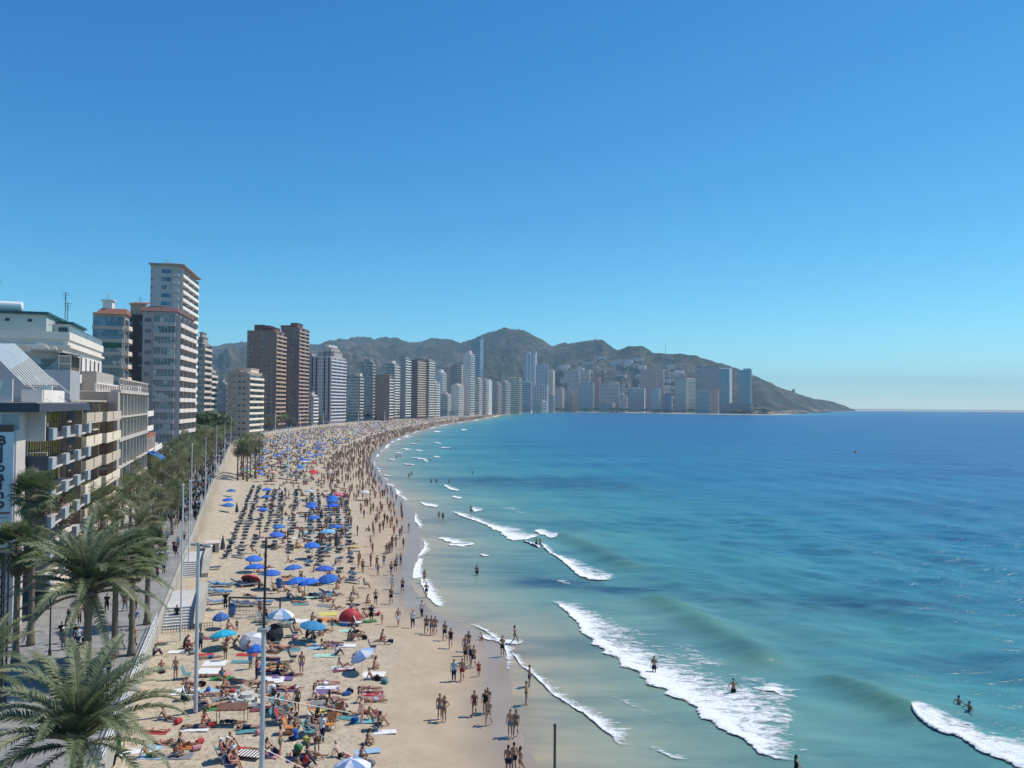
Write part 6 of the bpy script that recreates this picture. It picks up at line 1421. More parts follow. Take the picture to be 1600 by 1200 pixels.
def chair_parts():
    a = MB(); 
    for s in (-.28, .28): a.tube((s, .25, 0), (s, -.25, .42), .018, n=5); a.tube((s, -.22, 0), (s, .28, .40), .018, n=5); a.tube((s, -.2, .34), (s, -.42, .95), .018, n=5); a.tube((s, -.3, .62), (s, .25, .62), .016, n=5)
    b = MB(); b.box(-.27, -.2, .36, .27, .27, .39); c = MB(); c.add([(-.27, -.2, .40), (.27, -.2, .40), (.27, -.42, .95), (-.27, -.42, .95), (-.27, -.24, .38), (.27, -.24, .38), (.27, -.46, .93), (-.27, -.46, .93)], [(0,1,2,3),(7,6,5,4),(0,4,5,1),(1,5,6,2),(2,6,7,3),(3,7,4,0)])
    return a.mesh('frame', METAL), b.mesh('seat', CLOTH), c.mesh('backrest', CLOTH)
CHP = chair_parts()
def chair(x, y, rot, col, lab=None):
    p = gpt(x, y, 1.0); t = empty('beach_chair', lab or unique([f'folding beach chair of {col} cloth on the sand {where(x, y)}', f'low {col} cloth beach chair {where(x, y)}', f'another {col} cloth beach chair {where(x, y)}']), 'chair', (p.x, p.y, ground_z(p.x, p.y)), R(rot), 'beach chairs')
    for m_, n_ in zip(CHP, ('frame', 'seat', 'backrest')): o = obj(n_, m_, t); o.color = COLS[col] + (1,)
    return t
def canopy_mesh(r_, h, n=16, sag=.10, two=False):
    k = MB(); v = [(0, 0, h)]
    for ring, (q, z) in enumerate(((.35, .86), (.7, .52), (1.0, 0.0))):
        for j in range(n): s = 1 if j % 2 == 0 else .955; a = 2 * math.pi * j / n; v.append((r_ * q * s * math.cos(a), r_ * q * s * math.sin(a), h * z + (0 if j % 2 == 0 else -.03 * q)))
    fs = [(0, 1 + j, 1 + (j + 1) % n) for j in range(n)]; mi = [(j // 2) % 2 for j in range(n)]
    for g in range(2):
        for j in range(n): fs.append((1 + g*n + j, 1 + (g+1)*n + j, 1 + (g+1)*n + (j+1) % n, 1 + g*n + (j+1) % n)); mi.append((j // 2) % 2)
    b = 1 + 2 * n; m = len(v)
    for j in range(n): x, y, z = v[b + j]; v.append((x * 1.0, y * 1.0, z - sag))
    for j in range(n): fs.append((b + j, m + j, m + (j+1) % n, b + (j+1) % n)); mi.append((j // 2) % 2)
    k.add(v, fs); k.m = mi if two else [0] * len(fs); return k
PCLOTH = tint('parasol_cloth', .75, .3, .05)
CAN = [canopy_mesh(1.15, .42).mesh('canopy', PCLOTH), canopy_mesh(1.05, .5, two=True).mesh('canopy', [PCLOTH, mat('parasol_pale_panel', (.62, .62, .66), .8)]), canopy_mesh(.62, .38).mesh('canopy', PCLOTH)]
pm = MB(); pm.tube((0, 0, 0), (0, 0, 2.2), .025, n=6); PPOLE = pm.mesh('pole', WPOLE); pm = MB(); pm.ell((0, 0, 2.32), .05, 6, 5); PFIN = pm.mesh('finial', WPOLE)
def parasol(x, y, col, kind=0, lab=None, group='open parasols on the beach', h=1.85, tilt=0, sc=1.0, base=None, big=1.0):
    p = gpt(x, y, 1.0 + h + .2); z = ground_z(p.x, p.y); t = empty('parasol', lab, 'parasol', (p.x, p.y, z), rnd.uniform(0, 6), group); t.scale = (sc * big, sc * big, sc)
    obj('pole', PPOLE, t).scale = (1, 1, (h + .05) / 2.2); c = obj('canopy', CAN[kind], t, (0, 0, h - .05)); c.color = tuple(COLS[col] if isinstance(col, str) else col) + (1,); c.rotation_euler = (R(tilt), R(tilt * .6), 0)
    obj('finial', PFIN, t, (0, 0, h - 1.93 + (.03 if kind != 2 else 0)))
    return t
PB = (.02, .125, .50)
for x, y, lab in [(397,866,'blue parasol highest of the left column of the lowest blue group'),(398,881,'blue parasol in front of another one, left column of the lowest group'),(424,888,'blue parasol just right of the dark mast top'),(458,879,'blue parasol in the middle of the lowest blue group'),(507,880,'blue parasol at the right end of the lowest blue group, upper one'),
                  (463,901,'left one of two overlapping blue parasols with a bare wooden pole before them'),(482,901,'right one of two overlapping blue parasols with a bare wooden pole before them'),(513,895,'blue parasol at the right end of the lowest blue group, lower one'),
                  (436,818,'blue parasol alone over the middle loungers, farther one'),(433,831,'blue parasol alone over the middle loungers, nearer one'),(488,846,'blue parasol over the right loungers, above the closed navy parasol'),(490,804,'blue parasol, lowest of the right middle column of three'),(487,788,'blue parasol, middle of the right middle column of three'),(487,783,'blue parasol, top of the right middle column of three'),
                  (526,817,'blue parasol right of the crowd at the towels edge'),(520,786,'lowest of three stacked blue parasols near the walkers'),(519,779,'middle of three stacked blue parasols near the walkers'),(520,773,'top of three stacked blue parasols near the walkers'),(410,793,'blue parasol above the left lounger rows, nearest one'),(415,775,'blue parasol above the left lounger rows, middle one'),(417,763,'blue parasol above the left lounger rows, farthest one'),
                  (356,778,'blue parasol by the promenade edge, middle one'),(357,786,'blue parasol by the promenade edge, nearest one'),(361,764,'blue parasol by the promenade edge, farthest one')]:
    parasol(x, y, tuple(c * rnd.uniform(.85, 1.25) + rnd.uniform(0, .03) for c in PB), 0, lab, 'blue parasols', tilt=rnd.uniform(-7, 9), sc=rnd.uniform(.9, 1.02))
for x, y, c, kd, lab, sc in [(392,898,(.62,.12,.14),0,'faded red parasol left of the lowest blue group',.95),(529,769,(.6,.13,.2),0,'pink parasol beside the three stacked blue ones',1),(490,737,(.6,.05,.05),0,'bright red parasol far in the crowd',1.2),(427,739,(.62,.35,.3),0,'salmon parasol far left in the crowd',1.2),(484,765,(.45,.55,.62),0,'pale parasol in the dense crowd',1),(570,764,(.6,.62,.62),0,'whitish parasol near the walkers by the water',1),(512,826,(.16,.45,.72),0,'light blue parasol at the right lounger rows',1),
                         (439,957,(.16,.30,.48),1,'wide blue and pink panelled parasol right of the net',1.1),(489,970,(.04,.22,.42),0,'round blue parasol with dark sitters under it',1),(566,1012,(.26,.36,.60),1,'pale blue flowery parasol tilted towards the sea',.95),(349,985,(.02,.38,.58),0,'turquoise parasol standing low near the stake fence',.95),(345,962,(.06,.14,.38),2,'flat dark blue parasol beside the left end of the net',1.2),(392,994,(.40,.41,.43),1,'grey striped parasol tilted on the sand left of the mast',.95),
                         (549,1184,(.17,.27,.46),1,'blue grey parasol at the bottom edge of the beach',1),(574,1196,(.14,.45,.50),0,'pale turquoise parasol at the bottom edge beside the blue grey one',.95),(425,984,(.02,.025,.03),0,'black parasol tipped over behind the grey one',.9)]:
    low = {345: .9, 392: .75, 425: .7, 547: .9, 566: 1.45, 489: 1.4, 349: 1.2}.get(x, 1.85)
    parasol(x, y, c, kd, lab, h=low, tilt={566: 22, 392: 30, 425: 48, 489: 8, 349: 10}.get(x, 4), sc=sc)
hp_ = parasol(400, 1012, (.03, .14, .52), 2, 'small blue parasol held over the person in red', h=2.0, tilt=8, sc=1.1)
on_sand(401, 1062, 'arms_up', 100, 'shirt', 'red', 'tan', 'grey', 1.0, pl='holding a small blue parasol')
# closed navy parasols
for x, y, lab in ((348, 862, 'closed navy parasol left of the lounger rows, nearest one'), (370, 804, 'closed navy parasol left of the lounger rows, farther one'), (526, 853, 'closed navy parasol at the right end of the loungers'), (502, 812, 'closed navy parasol among the crowded towels')):
    p = gpt(x, y, 1.0); t = empty('closed_parasol', lab, 'parasol', (p.x, p.y, ground_z(p.x, p.y)), 0, 'closed navy parasols')
    k = MB(); k.tube((0, 0, 0), (0, 0, .7), .03, n=6); k.build('pole', WPOLE, t); k = MB(); k.chain([(0, 0, .45), (0, 0, .6), (0, 0, 1.6), (0, 0, 2.35)], [.34, .36, .18, .02], 8); k.build('folded_cloth', NAVY, t)
wp = gpt(476, 928, 1.0); t = empty('wooden_pole', 'bare wooden pole standing before two overlapping blue parasols', 'pole', (wp.x, wp.y, .98)); k = MB(); k.tube((0, 0, 0), (0, 0, 1.9), .05, .045, 7); k.build('shaft', mat('wood_pole', (.33, .2, .1), .8, .2, 3), t); k = MB(); k.tube((0, 0, 1.7), (0, 0, 1.95), .06, .06, 7); k.build('ring', METAL, t)
# ---- loungers in rows
def lounger_parts():
    a = MB()
    for s in (-.3, .3): a.box(s - .025, -.95, .26, s + .025, .95, .32)
    for s in (-.3, .3):
        for y in (-.7, .7): a.box(s - .025, y - .03, 0, s + .025, y + .03, .26)
    a.box(-.275, -.95, .26, .275, -.9, .32); a.box(-.275, .9, .26, .275, .95, .32)
    b = MB(); b.box(-.3, -.3, .325, .3, .95, .39); c = MB(); c.add([(-.3, -.33, .34), (.3, -.33, .34), (.3, -.95, .70), (-.3, -.95, .70), (-.3, -.30, .40), (.3, -.30, .40), (.3, -.92, .77), (-.3, -.92, .77)], [(0,3,2,1),(4,5,6,7),(0,1,5,4),(1,2,6,5),(2,3,7,6),(3,0,4,7)])
    return a.mesh('frame', WPOLE), b.mesh('seat_pad', CLOTH), c.mesh('backrest', CLOTH)
LGP = lounger_parts(); NL = [0]
def lounger(p, rot, col, lab, group='sun loungers in rows'):
    t = empty('sun_lounger', lab, 'sun lounger', (p.x, p.y, ground_z(p.x, p.y)), rot, group); NL[0] += 1
    for m_, n_ in zip(LGP, ('frame', 'seat_pad', 'backrest')): o = obj(n_, m_, t); o.color = tuple(col) + (1,)
    return t
LC = [(.08, .11, .16), (.11, .14, .18), (.06, .09, .13)]; LB = [(.10, .24, .42), (.16, .32, .48)]
farL = []; LOUNGE_SPOTS = []
COLUMNS = [((354, 872), (396, 760), 2, LC, 'row nearest the promenade'), ((397, 852), (420, 765), 2, LC, 'second row from promenade'), ((452, 862), (464, 765), 1, LC, 'single row mid beach'), ((428, 862), (440, 770), 1, LC + LB, 'short row under blue parasols'), ((482, 880), (487, 770), 2, LC + LB, 'busy row right of middle'), ((512, 905), (516, 770), 3, LB + LC, 'row nearest the sea')]
for (a, b, nn_, cols_, lab) in COLUMNS:
    A, B = gpt(*a, 1.0), gpt(*b, 1.0); d = (B - A).normalized(); n_ = int((B - A).length / 3.1)
    for i in range(n_):
        for j in range(nn_):
            if rnd.random() < (.06 if nn_ == 2 and a[0] < 380 else .26): continue
            p = A + d * (i * 3.1 + rnd.uniform(-.2, .2)) + Vector((d.y, -d.x, 0)) * (j * 1.5 + (i % 2) * .1 + rnd.uniform(-.1, .1)); rot = PHI + R(rnd.uniform(-18, 18)) + (R(60) if rnd.random() < .12 else 0)
            if NL[0] < 260: lounger(p, rot, rnd.choice(cols_), f"sun lounger, {ORD[i]} from the near end{(', left one', ', right one')[j] if nn_ == 2 else (', left', ', middle', ', right')[j] if nn_ == 3 else ''}, {lab}"); LOUNGE_SPOTS.append((p, rot))
            else: farL.append(p)
for x, y, c, lab in [(338,916,LB[0],'pale blue lounger left of three by the flagpole'),(350,916,LB[0],'pale blue lounger right of three by the flagpole'),(336,926,LB[1],'pale blue lounger in the second row by the flagpole'),(348,928,LB[0],'pale blue lounger in front of the second row by the flagpole'),(332,890,LC[0],'dark lounger near the thin promenade flagpole'),(337,943,LB[1],'light blue lounger above the net, leftmost'),(374,944,LC[0],'dark lounger above the net, second'),(384,946,LC[1],'dark lounger above the net, third'),(412,942,LB[0],'light blue lounger above the net, fourth'),(374,912,LC[0],'lounger under the faded red parasol'),(388,914,LC[2],'second lounger under the faded red parasol'),(505,930,LB[0],'blue lounger right of the wooden pole'),(512,925,LB[1],'second blue lounger right of the wooden pole'),(340,832,LB[0],'blue lounger of the stack by the promenade, front'),(338,828,LB[1],'blue lounger of the stack by the promenade, middle'),(341,823,LB[0],'blue lounger of the stack by the promenade, back'),(343,818,LB[1],'blue lounger farthest along the promenade stack')]:
    lounger(gpt(x, y, 1.0), PHI + R(90 + 180 + rnd.uniform(-15, 15)), c, lab, 'loungers set apart')
# ---- sunbathers by hand: x, y, pose, rotation, garment, colour, skin, hair, hat
HAND = [(232,1008,'sit_lean',-90,'swim_briefs','red','red','dark'),(243,1007,'lie_flat',-80,'bikini','red','red','brown'),(224,1024,'sit_knees',-60,'bikini','orange','red','blond'),(240,1024,'sit_knees',-80,'shirt','grey','tan','dark'),(222,1048,'lie_back',-90,'bikini','yellow','red','brown'),(252,1048,'sit_cross',-150,'bikini','beige','red','blond'),(274,1062,'stand',170,'swim_shorts','grey','red','grey'),
 (288,1012,'sit_knees',-90,'dress','black','tan','dark'),(292,1018,'sit_cross',-120,'shirt','maroon','tan','dark'),(300,1008,'sit_lean',-70,'bikini','pink','pale','brown'),(313,1016,'stand',170,'shirt','grey','tan','dark'),(322,1058,'lie_prone',-80,'bikini','black','brown','dark'),(346,1060,'sit_cross',-140,'swimsuit','teal','tan','grey'),(354,1004,'sit_knees',-80,'swim_shorts','red','tan','dark'),(370,986,'stand',180,'swim_briefs','navy','brown','dark'),
 (355,984,'sit_knees',-90,'bikini','pink','red','brown'),(352,1032,'stand',160,'swim_shorts','brown','brown','dark'),(367,1012,'kneel',-60,'swim_shorts','grey','brown','dark'),(388,1017,'sit_knees',-100,'swimsuit','red','red','grey'),(374,1066,'lie_prone',-100,'bikini','pink','red','brown'),(392,1012,'sit_lean',-80,'swim_shorts','maroon','red','dark'),
 (276,974,'stand',180,'shirt','black','tan','dark'),(285,1092,'sit_cross',-90,'shirt','navy','tan','grey'),(296,1092,'sit_chair',-80,'swimsuit','black','tan','grey'),(305,1138,'lie_prone',-85,'swim_shorts','navy','brown','dark'),(312,1108,'sit_chair',-70,'dress','navy','tan','brown'),
 (347,1186,'sit_chair',-60,'bikini','grey','red','grey',('cap','white')),(357,1184,'sit_chair',-90,'swim_shorts','maroon','red','dark',('cap','white')),(370,1190,'sit_cross',120,'bikini','pink','red','grey',('hat','white')),(361,1204,'sit_chair',-90,'swimsuit','maroon','red','dark'),
 (355,1076,'lie_flat',-85,'bikini','brown','brown','dark'),(362,1082,'lie_prone',-85,'swim_shorts','red','red','dark'),(349,1073,'sit_cross',-80,'bikini','orange','red','blond',('hat','orange')),(346,1094,'sit_knees',-60,'swim_shorts','white','tan','dark'),
 (422,1096,'bend',-80,'dress','white','red','dark'),(433,1108,'sit_chair',-90,'shirt','light blue','tan','dark'),(438,1112,'sit_chair',-70,'bikini','pink','red','dark'),(449,1106,'sit_chair',-110,'swim_briefs','pink','red','blond'),(432,1126,'sit_chair',-90,'dress','grey','tan','brown'),(452,1128,'sit_knees',-90,'swim_shorts','maroon','tan','dark'),(460,1135,'sit_cross',-100,'bikini','black','brown','dark'),
 (464,1113,'stand',170,'swim_shorts','brown','brown','dark',('cap','white')),(463,1156,'sit_cross',60,'shirt','blue','tan','dark'),(484,1146,'sit_chair',-100,'dress','grey','pale','grey',('cap','white')),(489,1142,'sit_chair',-70,'dress','maroon','tan','grey',('cap','mint')),(495,1176,'bend',20,'swim_shorts','brown','brown','dark'),(503,1160,'stand',-30,'shirt','white','brown','grey'),(488,1186,'sit_lean',-80,'bikini','brown','brown','brown'),(476,1200,'sit_knees',-60,'shirt','red','tan','dark'),(462,1202,'sit_cross',-60,'bikini','black','tan','dark'),
 (494,1124,'sit_cross',-100,'dress','black','tan','dark'),(517,1134,'sit_chair',180,'swim_shorts','brown','brown','dark'),(497,1092,'sit_lean',-80,'bikini','purple','pale','dark'),(510,1092,'lie_prone',-85,'bikini','yellow','pale','brown'),(507,1071,'lie_flat',-88,'swim_shorts','white','pale','dark'),(512,1068,'lie_prone',-92,'bikini','maroon','red','dark'),
 (577,1077,'lie_prone',-88,'swim_briefs','black','red','dark'),(578,1083,'lie_flat',-88,'bikini','white','red','blond'),(567,1098,'sit_lean',-90,'bikini','red','red','brown'),(585,1096,'lie_prone',-90,'swim_shorts','light blue','red','dark'),(584,1124,'sit_lean',-70,'bikini','red','red','blond'),(591,1134,'sit_knees',-80,'bikini','black','tan','dark'),(573,1162,'sit_cross',-80,'bikini','black','brown','brown'),
 (410,969,'sit_chair',-80,'bikini','red','red','brown'),(418,972,'sit_chair',-60,'shirt','navy','tan','dark'),(440,974,'sit_chair',-100,'swim_shorts','navy','tan','grey'),(452,976,'sit_chair',-80,'shirt','grey','tan','dark'),(406,962,'stand',170,'dress','pink','pale','blond'),(461,992,'sit_chair',-80,'bikini','red','tan','brown'),(479,996,'sit_knees',-80,'shirt','black','tan','dark'),(488,998,'sit_cross',-60,'dress','black','tan','dark'),(506,988,'sit_lean',-80,'swim_shorts','maroon','tan','dark'),(519,984,'stand',180,'swim_briefs','brown','brown','dark'),
 (499,992,'sit_cross',-90,'bikini','pink','tan','dark'),(544,1000,'sit_cross',-80,'bikini','black','brown','dark'),(549,1001,'sit_knees',-70,'swim_shorts','brown','brown','dark'),(436,1012,'lie_prone',-85,'bikini','orange','red','brown'),(450,1014,'lie_back',-85,'bikini','red','red','blond'),(492,1010,'lie_flat',-85,'swim_shorts','light blue','pale','grey'),(508,1014,'sit_lean',-80,'bikini','black','tan','dark'),(524,1024,'sit_knees',-70,'shirt','white','tan','dark'),(520,1006,'lie_prone',-85,'bikini','navy','tan','brown'),
 (571,1028,'lie_back',-85,'swim_shorts','grey','tan','dark'),(584,1044,'sit_cross',-90,'bikini','orange','red','brown'),(471,1053,'stand',175,'skirt','pink','tan','dark'),(433,1052,'sit_cross',-80,'shirt','black','tan','dark'),(444,1053,'sit_knees',-60,'bikini','purple','tan','blond'),(454,1056,'lie_prone',-85,'swim_shorts','navy','brown','dark'),(420,1030,'lie_prone',-85,'bikini','orange','red','brown'),(418,1050,'lie_flat',-85,'swim_shorts','maroon','red','dark'),
 (467,942,'lie_prone',-88,'swim_briefs','brown','red','dark'),(504,938,'sit_knees',-80,'bikini','red','red','brown'),(512,940,'sit_lean',-60,'swim_shorts','red','red','dark'),(573,942,'sit_cross',-100,'bikini','navy','tan','dark'),(547,953,'sit_knees',-80,'swim_shorts','blue','tan','dark'),(525,952,'sit_lean',-80,'bikini','black','tan','dark'),(430,1078,'lie_flat',-85,'swim_shorts','grey','tan','dark'),(440,1076,'lie_prone',-85,'bikini','brown','brown','blond'),(455,1078,'lie_back',-85,'swim_shorts','red','red','dark'),(400,1090,'sit_knees',-80,'swim_shorts','grey','tan','dark'),
 (560,972,'sit_chair',-80,'dress','navy','tan','dark'),(352,952,'stand',200,'shirt','black','brown','dark')]
for a in HAND:
    x, y, pose, rot, g, c, s, h = a[:8]; sc = .62 if (x, y) in ((370,986),(519,984)) else 1.0
    on_sand(x, y, pose, rot, g, c, s, h, sc, hat=a[8] if len(a) > 8 else None)
    if pose == 'sit_chair': chair(x, y, rot, rnd.choice(['navy', 'grey', 'white', 'teal', 'maroon']) if (x, y) not in ((517,1134),) else 'orange')
    elif pose in ('lie_flat', 'lie_back', 'lie_prone') and rnd.random() < .7: towel(x + 3, y - 1, rot, rnd.choice(['white', 'teal', 'grey', 'purple', 'navy', 'maroon', 'light blue', 'beige']), rnd.choice([0, 1, 2]))
for x, y, r_, c, s in [(509,1075,-88,'purple',3),(580,1077,-88,'red',1),(581,1084,-88,'red',1),(577,1106,-88,'maroon',2),(568,1120,-85,'turquoise',2),(601,1134,-80,'white',2),(572,1166,-70,'light blue',0),(508,1107,-80,'yellow',1),(503,1096,-85,'grey',3),(322,1079,-70,'light blue',0),(330,1079,-80,'mint',0),(305,1138,-85,'white',0),(279,1019,-85,'white',0),(320,1023,-85,'red',2),(336,1036,-85,'white',3),(328,1048,-88,'white',3),(344,1052,-85,'pink',1),(347,1059,-80,'green',0),(386,1022,-88,'red',0),(418,1036,-85,'teal',0),(467,967,-88,'white',3),(513,955,-85,'yellow',3),(513,964,-88,'orange',3),(548,956,-88,'white',3),(545,981,-88,'mint',1),(540,1005,-88,'white',1),(508,1021,-88,'mint',1),(584,1048,-88,'white',3),(588,1054,-88,'grey',1),(440,1056,-82,'purple',3),(425,1060,-82,'white',3),(508,942,-88,'grey',3),(576,943,-88,'white',0),(230,1168,-80,'light blue',1),(222,1172,-80,'white',0),(378,1033,-85,'teal',0),(290,1080,-80,'white',3),(597,1000,-85,'beige',2),(535,1040,-85,'white',0),(372,1176,-85,'maroon',2),(205,1176,-60,'white',2)]:
    towel(x, y, r_, c, s)
for x, y, c in [(547,1077,'black'),(461,996,'pink'),(497,1126,'black'),(325,1080,'blue'),(395,1088,'white'),(368,1088,'white'),(437,1120,'red'),(452,1142,'orange'),(466,1166,'green'),(479,1154,'yellow'),(590,1056,'black'),(253,1052,'black'),(300,1022,'grey'),(312,1160,'red'),(278,1173,'red'),(518,1105,'grey'),(601,1060,'teal'),(418,1005,'grey'),(556,1022,'navy')]: bag(x, y, c)
for x, y, r_, c in [(526,1119,160,'orange'),(490,1113,-80,'orange'),(440,1126,-90,'red'),(453,1140,-90,'orange'),(317,1106,-60,'navy'),(336,1100,-60,'grey'),(590,1131,-80,'black'),(583,1012,-80,'navy'),(458,1030,-80,'black'),(293,1060,-80,'teal')]: chair(x, y, r_, c)
# extra sunbathers between the net and the blue parasols, and among the loungers
r2 = random.Random(11); GARB = [('swim_shorts', ['black', 'navy', 'red', 'blue', 'grey', 'green']), ('bikini', ['black', 'red', 'pink', 'orange', 'purple', 'white', 'teal']), ('swim_briefs', ['black', 'navy', 'red']), ('swimsuit', ['black', 'navy', 'red', 'teal'])]
def rand_look(): g, cs = r2.choice(GARB); return g, r2.choice(cs), r2.choice(['tan', 'tan', 'brown', 'red', 'pale']), r2.choice(['dark', 'dark', 'brown', 'blond', 'grey'])
for p, rot in r2.sample(LOUNGE_SPOTS, 22):
    g, c, s, h = rand_look(); o = person('lounge', (p.x, p.y, ground_z(p.x, p.y) - .05), math.degrees(rot), g, c, s, h, 1.0, unique([f'sunbather in {c} {GN[g]} on a lounger in the rows', f'sunbather in {c} {GN[g]}, {h} hair, on a lounger in the rows', f'sunbather in {c} {GN[g]}, {h} hair, {s} skin, on a lounger in the rows']), 'sunbathers on the loungers')
for _ in range(50):
    x, y = r2.uniform(385, 585), r2.uniform(838, 935); 
    if x > 548 and y < 900: x = r2.uniform(520, 560)
    g, c, s, h = rand_look(); pose = r2.choice(['sit_knees', 'sit_lean', 'lie_prone', 'lie_back', 'lie_flat', 'sit_cross', 'stand', 'sit_chair'])
    on_sand(x, y, pose, r2.uniform(-120, -50), g, c, s, h, pl=f'{"left" if x < 440 else "right" if x > 520 else "middle"} part of the crowd by the lowest blue parasols')
    if pose.startswith('lie'): towel(x + 2, y, -85, r2.choice(list(COLS)), r2.choice([0, 1, 2]), pl='in the crowd by the lowest blue parasols')
TAKEN = [(a[0], a[1]) for a in HAND]
n_ = 0
while n_ < 44:
    y = r2.uniform(938, 1188); x = r2.uniform(300 - (y - 950) * .33, 600); 
    if min((x - q[0])**2 + ((y - q[1]) * 1.8)**2 for q in TAKEN) < 330 or (355 < x < 440 and 930 < y < 966): continue
    TAKEN.append((x, y)); n_ += 1; g, c, s, h = rand_look(); pose = r2.choice(['sit_knees', 'sit_lean', 'lie_prone', 'lie_back', 'lie_flat', 'sit_cross', 'lie_prone', 'sit_lean', 'stand'])
    rt = r2.uniform(-115, -60); on_sand(x, y, pose, rt, g, c, s, h)
    if pose != 'stand' and r2.random() < .8: towel(x + 2, y - 1, rt, r2.choice(['grey', 'navy', 'maroon', 'light blue', 'beige', 'red', 'teal', 'orange', 'brown', 'pink', 'green']), r2.choice([0, 1, 2]))
    if r2.random() < .6: bag(x + r2.uniform(12, 20), y + r2.uniform(-4, 5), r2.choice(['black', 'navy', 'red', 'grey', 'blue', 'beige', 'brown', 'pink']))
# people walking on the paving near the palms
for x, y, rot, c, h, hat in [(107,980,160,'navy','dark',('cap','white')),(124,975,170,'pink','brown',None),(96,1005,200,'black','dark',None),(99,1015,180,'grey','dark',('cap','white')),(118,1008,170,'black','grey',None),(122,1012,190,'white','dark',None),(109,1030,160,'grey','grey',None),(121,1034,200,'navy','dark',None),(131,1026,170,'black','dark',None),(128,1044,180,'white','blond',None),(205,985,20,'navy','dark',None),(211,982,180,'blue','dark',None),(209,1012,170,'orange','dark',('cap','white')),(206,1022,160,'green','dark',None),(190,1015,180,'white','grey',None),(170,1060,180,'black','dark',None),(185,1195,150,'green','grey',('cap','white'))]:
    p = gpt(x, y, PZ); person(rnd.choice(['walk', 'stride', 'stand']), (p.x, p.y, PZ), rot, 'shirt', c, 'tan', h, 1.0, hat=hat, place_='on the paving beside the nearest palms', top=rnd.choice([('trousers', 'navy'), ('trousers', 'black'), ('trousers', 'grey'), ('trousers', 'beige')]), group='people on the promenade')
for i in range(28):
    Yv = r2.uniform(73, 132); p = prom_pt(Yv, r2.uniform(.6, 5.5)); c = r2.choice(['black', 'navy', 'grey', 'white', 'maroon', 'light blue', 'beige']); tr = r2.choice(['navy', 'black', 'grey', 'beige']); h = r2.choice(['dark', 'brown', 'grey']); ps = r2.choice(['walk', 'stride', 'walk', 'stand'])
    person(ps, (p.x, p.y, PZ), r2.choice([15, 195]) + r2.uniform(-25, 25), 'shirt', c, r2.choice(['tan', 'pale']), h, 1.0,
        unique([f'{PH[ps]} person in {c} shirt and {tr} trousers on the promenade edge', f'{PH[ps]} person in {c} shirt and {tr} trousers, {h} hair, on the promenade edge']), 'walkers streaming along the promenade', top=('trousers', tr))
print('PERSONS', NPERS, 'LOUNGERS', NL)
# ---- single odd things on the near sand
t = empty('sun_tent', 'red dome shaped sun tent open towards the viewer', 'tent', tuple(gpt(547, 972, 1.0)), R(10)); k = MB()
n = 12; v = []; fs = []
for i in range(n + 1):
    a = math.pi * i / n
    for j in range(7): b = math.pi * (.02 + .5 * j / 6); v.append((1.1 * math.cos(a) * math.sin(b), .9 - .9 * math.cos(b) * 1.0 * (1) , 1.05 * math.sin(a) * math.sin(b)))
m = len(v); v += [(x * .97, y + .02, z * .97) for x, y, z in v]
for i in range(n):
    for j in range(6): q = i * 7 + j; fs += [(q, q + 1, q + 8, q + 7), (m + q, m + q + 7, m + q + 8, m + q + 1)]
for i in range(n): q = i * 7 + 6; fs.append((q, m + q, m + q + 7, q + 7))
k.add(v, fs); k.build('shell', mat('red_tent', (.45, .03, .035), .6, .1, 2), t, smooth=True); k = MB(); k.box(-1.0, .1, .01, 1.0, 1.0, .05); k.build('groundsheet', mat('tent_sheet', (.3, .3, .33), .8), t)
t = empty('awning_shelter', 'low brown slatted awning on sticks casting a dark shadow', 'shelter', tuple(gpt(362, 1128, 1.0)), R(4)); SLB = mat('brown_reed', (.20, .10, .065), .9, .25, 3)
for q in range(14): k = MB(); k.add([(-.95 + q * .136, .45, 1.05 + .05 * (q % 2)), (-.83 + q * .136, .45, 1.05 + .05 * (q % 2)), (-.83 + q * .136, -.35, .85 + .04 * (q % 3)), (-.95 + q * .136, -.35, .85 + .04 * (q % 3)), (-.95 + q * .136, .45, 1.02), (-.83 + q * .136, .45, 1.02), (-.83 + q * .136, -.35, .82), (-.95 + q * .136, -.35, .82)], [(0,1,2,3),(7,6,5,4),(0,4,5,1),(1,5,6,2),(2,6,7,3),(3,7,4,0)]); k.build('slat', SLB, t)
for x, y, h in ((-.9, .42, 1.03), (.9, .42, 1.25), (-.85, -.33, .83), (.86, -.33, .83)): k = MB(); k.tube((x, y, 0), (x, y, h), .025, n=5); k.build('stick', SLB, t)
t = empty('sand_sculpture', 'white octagonal sand sculpture basin with small white stones around', 'sculpture', tuple(gpt(386, 1096, 1.0)), .2); SS = mat('pale_sand_block', (.55, .52, .46), .9, .2, 3)
for r_, z0, z1 in ((1.15, 0, .18), (.85, .18, .34), (.5, .34, .6)):
    k = MB(); k.chain([(0, 0, z0), (0, 0, z1)], [r_, r_ * .95], 8); k.build('tier', SS, t)
for i in range(8): a = i * .785; k = MB(); k.box(.95 * math.cos(a) - .08, .95 * math.sin(a) - .08, .18, .95 * math.cos(a) + .08, .95 * math.sin(a) + .08, .55); k.build('turret', SS, t)
for i in range(16): p = gpt(350 + (i % 8) * 2.6 + rnd.uniform(-1, 1), 1086 + (i // 8) * 4 + rnd.uniform(-1, 1), 1.0); o = obj('stone', RK[i % 4], None, (p.x, p.y, 1.0)); o.scale = (.11, .11, .12); o.data = RK[i % 4]; tag(o, 'small white stone laid beside the sand sculpture', 'stone', 'white stones by the sculpture')
wm = mat('white_stone', (.7, .69, .66), .8, .1, 5); ws = RK[0].copy(); ws.materials.clear(); ws.materials.append(wm)
for o in list(COL.objects):
    if o.get('group') == 'white stones by the sculpture': o.data = ws
t = empty('striped_mat', 'black and white striped mat lying left of the dark topped mast', 'mat', tuple(gpt(390, 1178, 1.0)), R(-12))
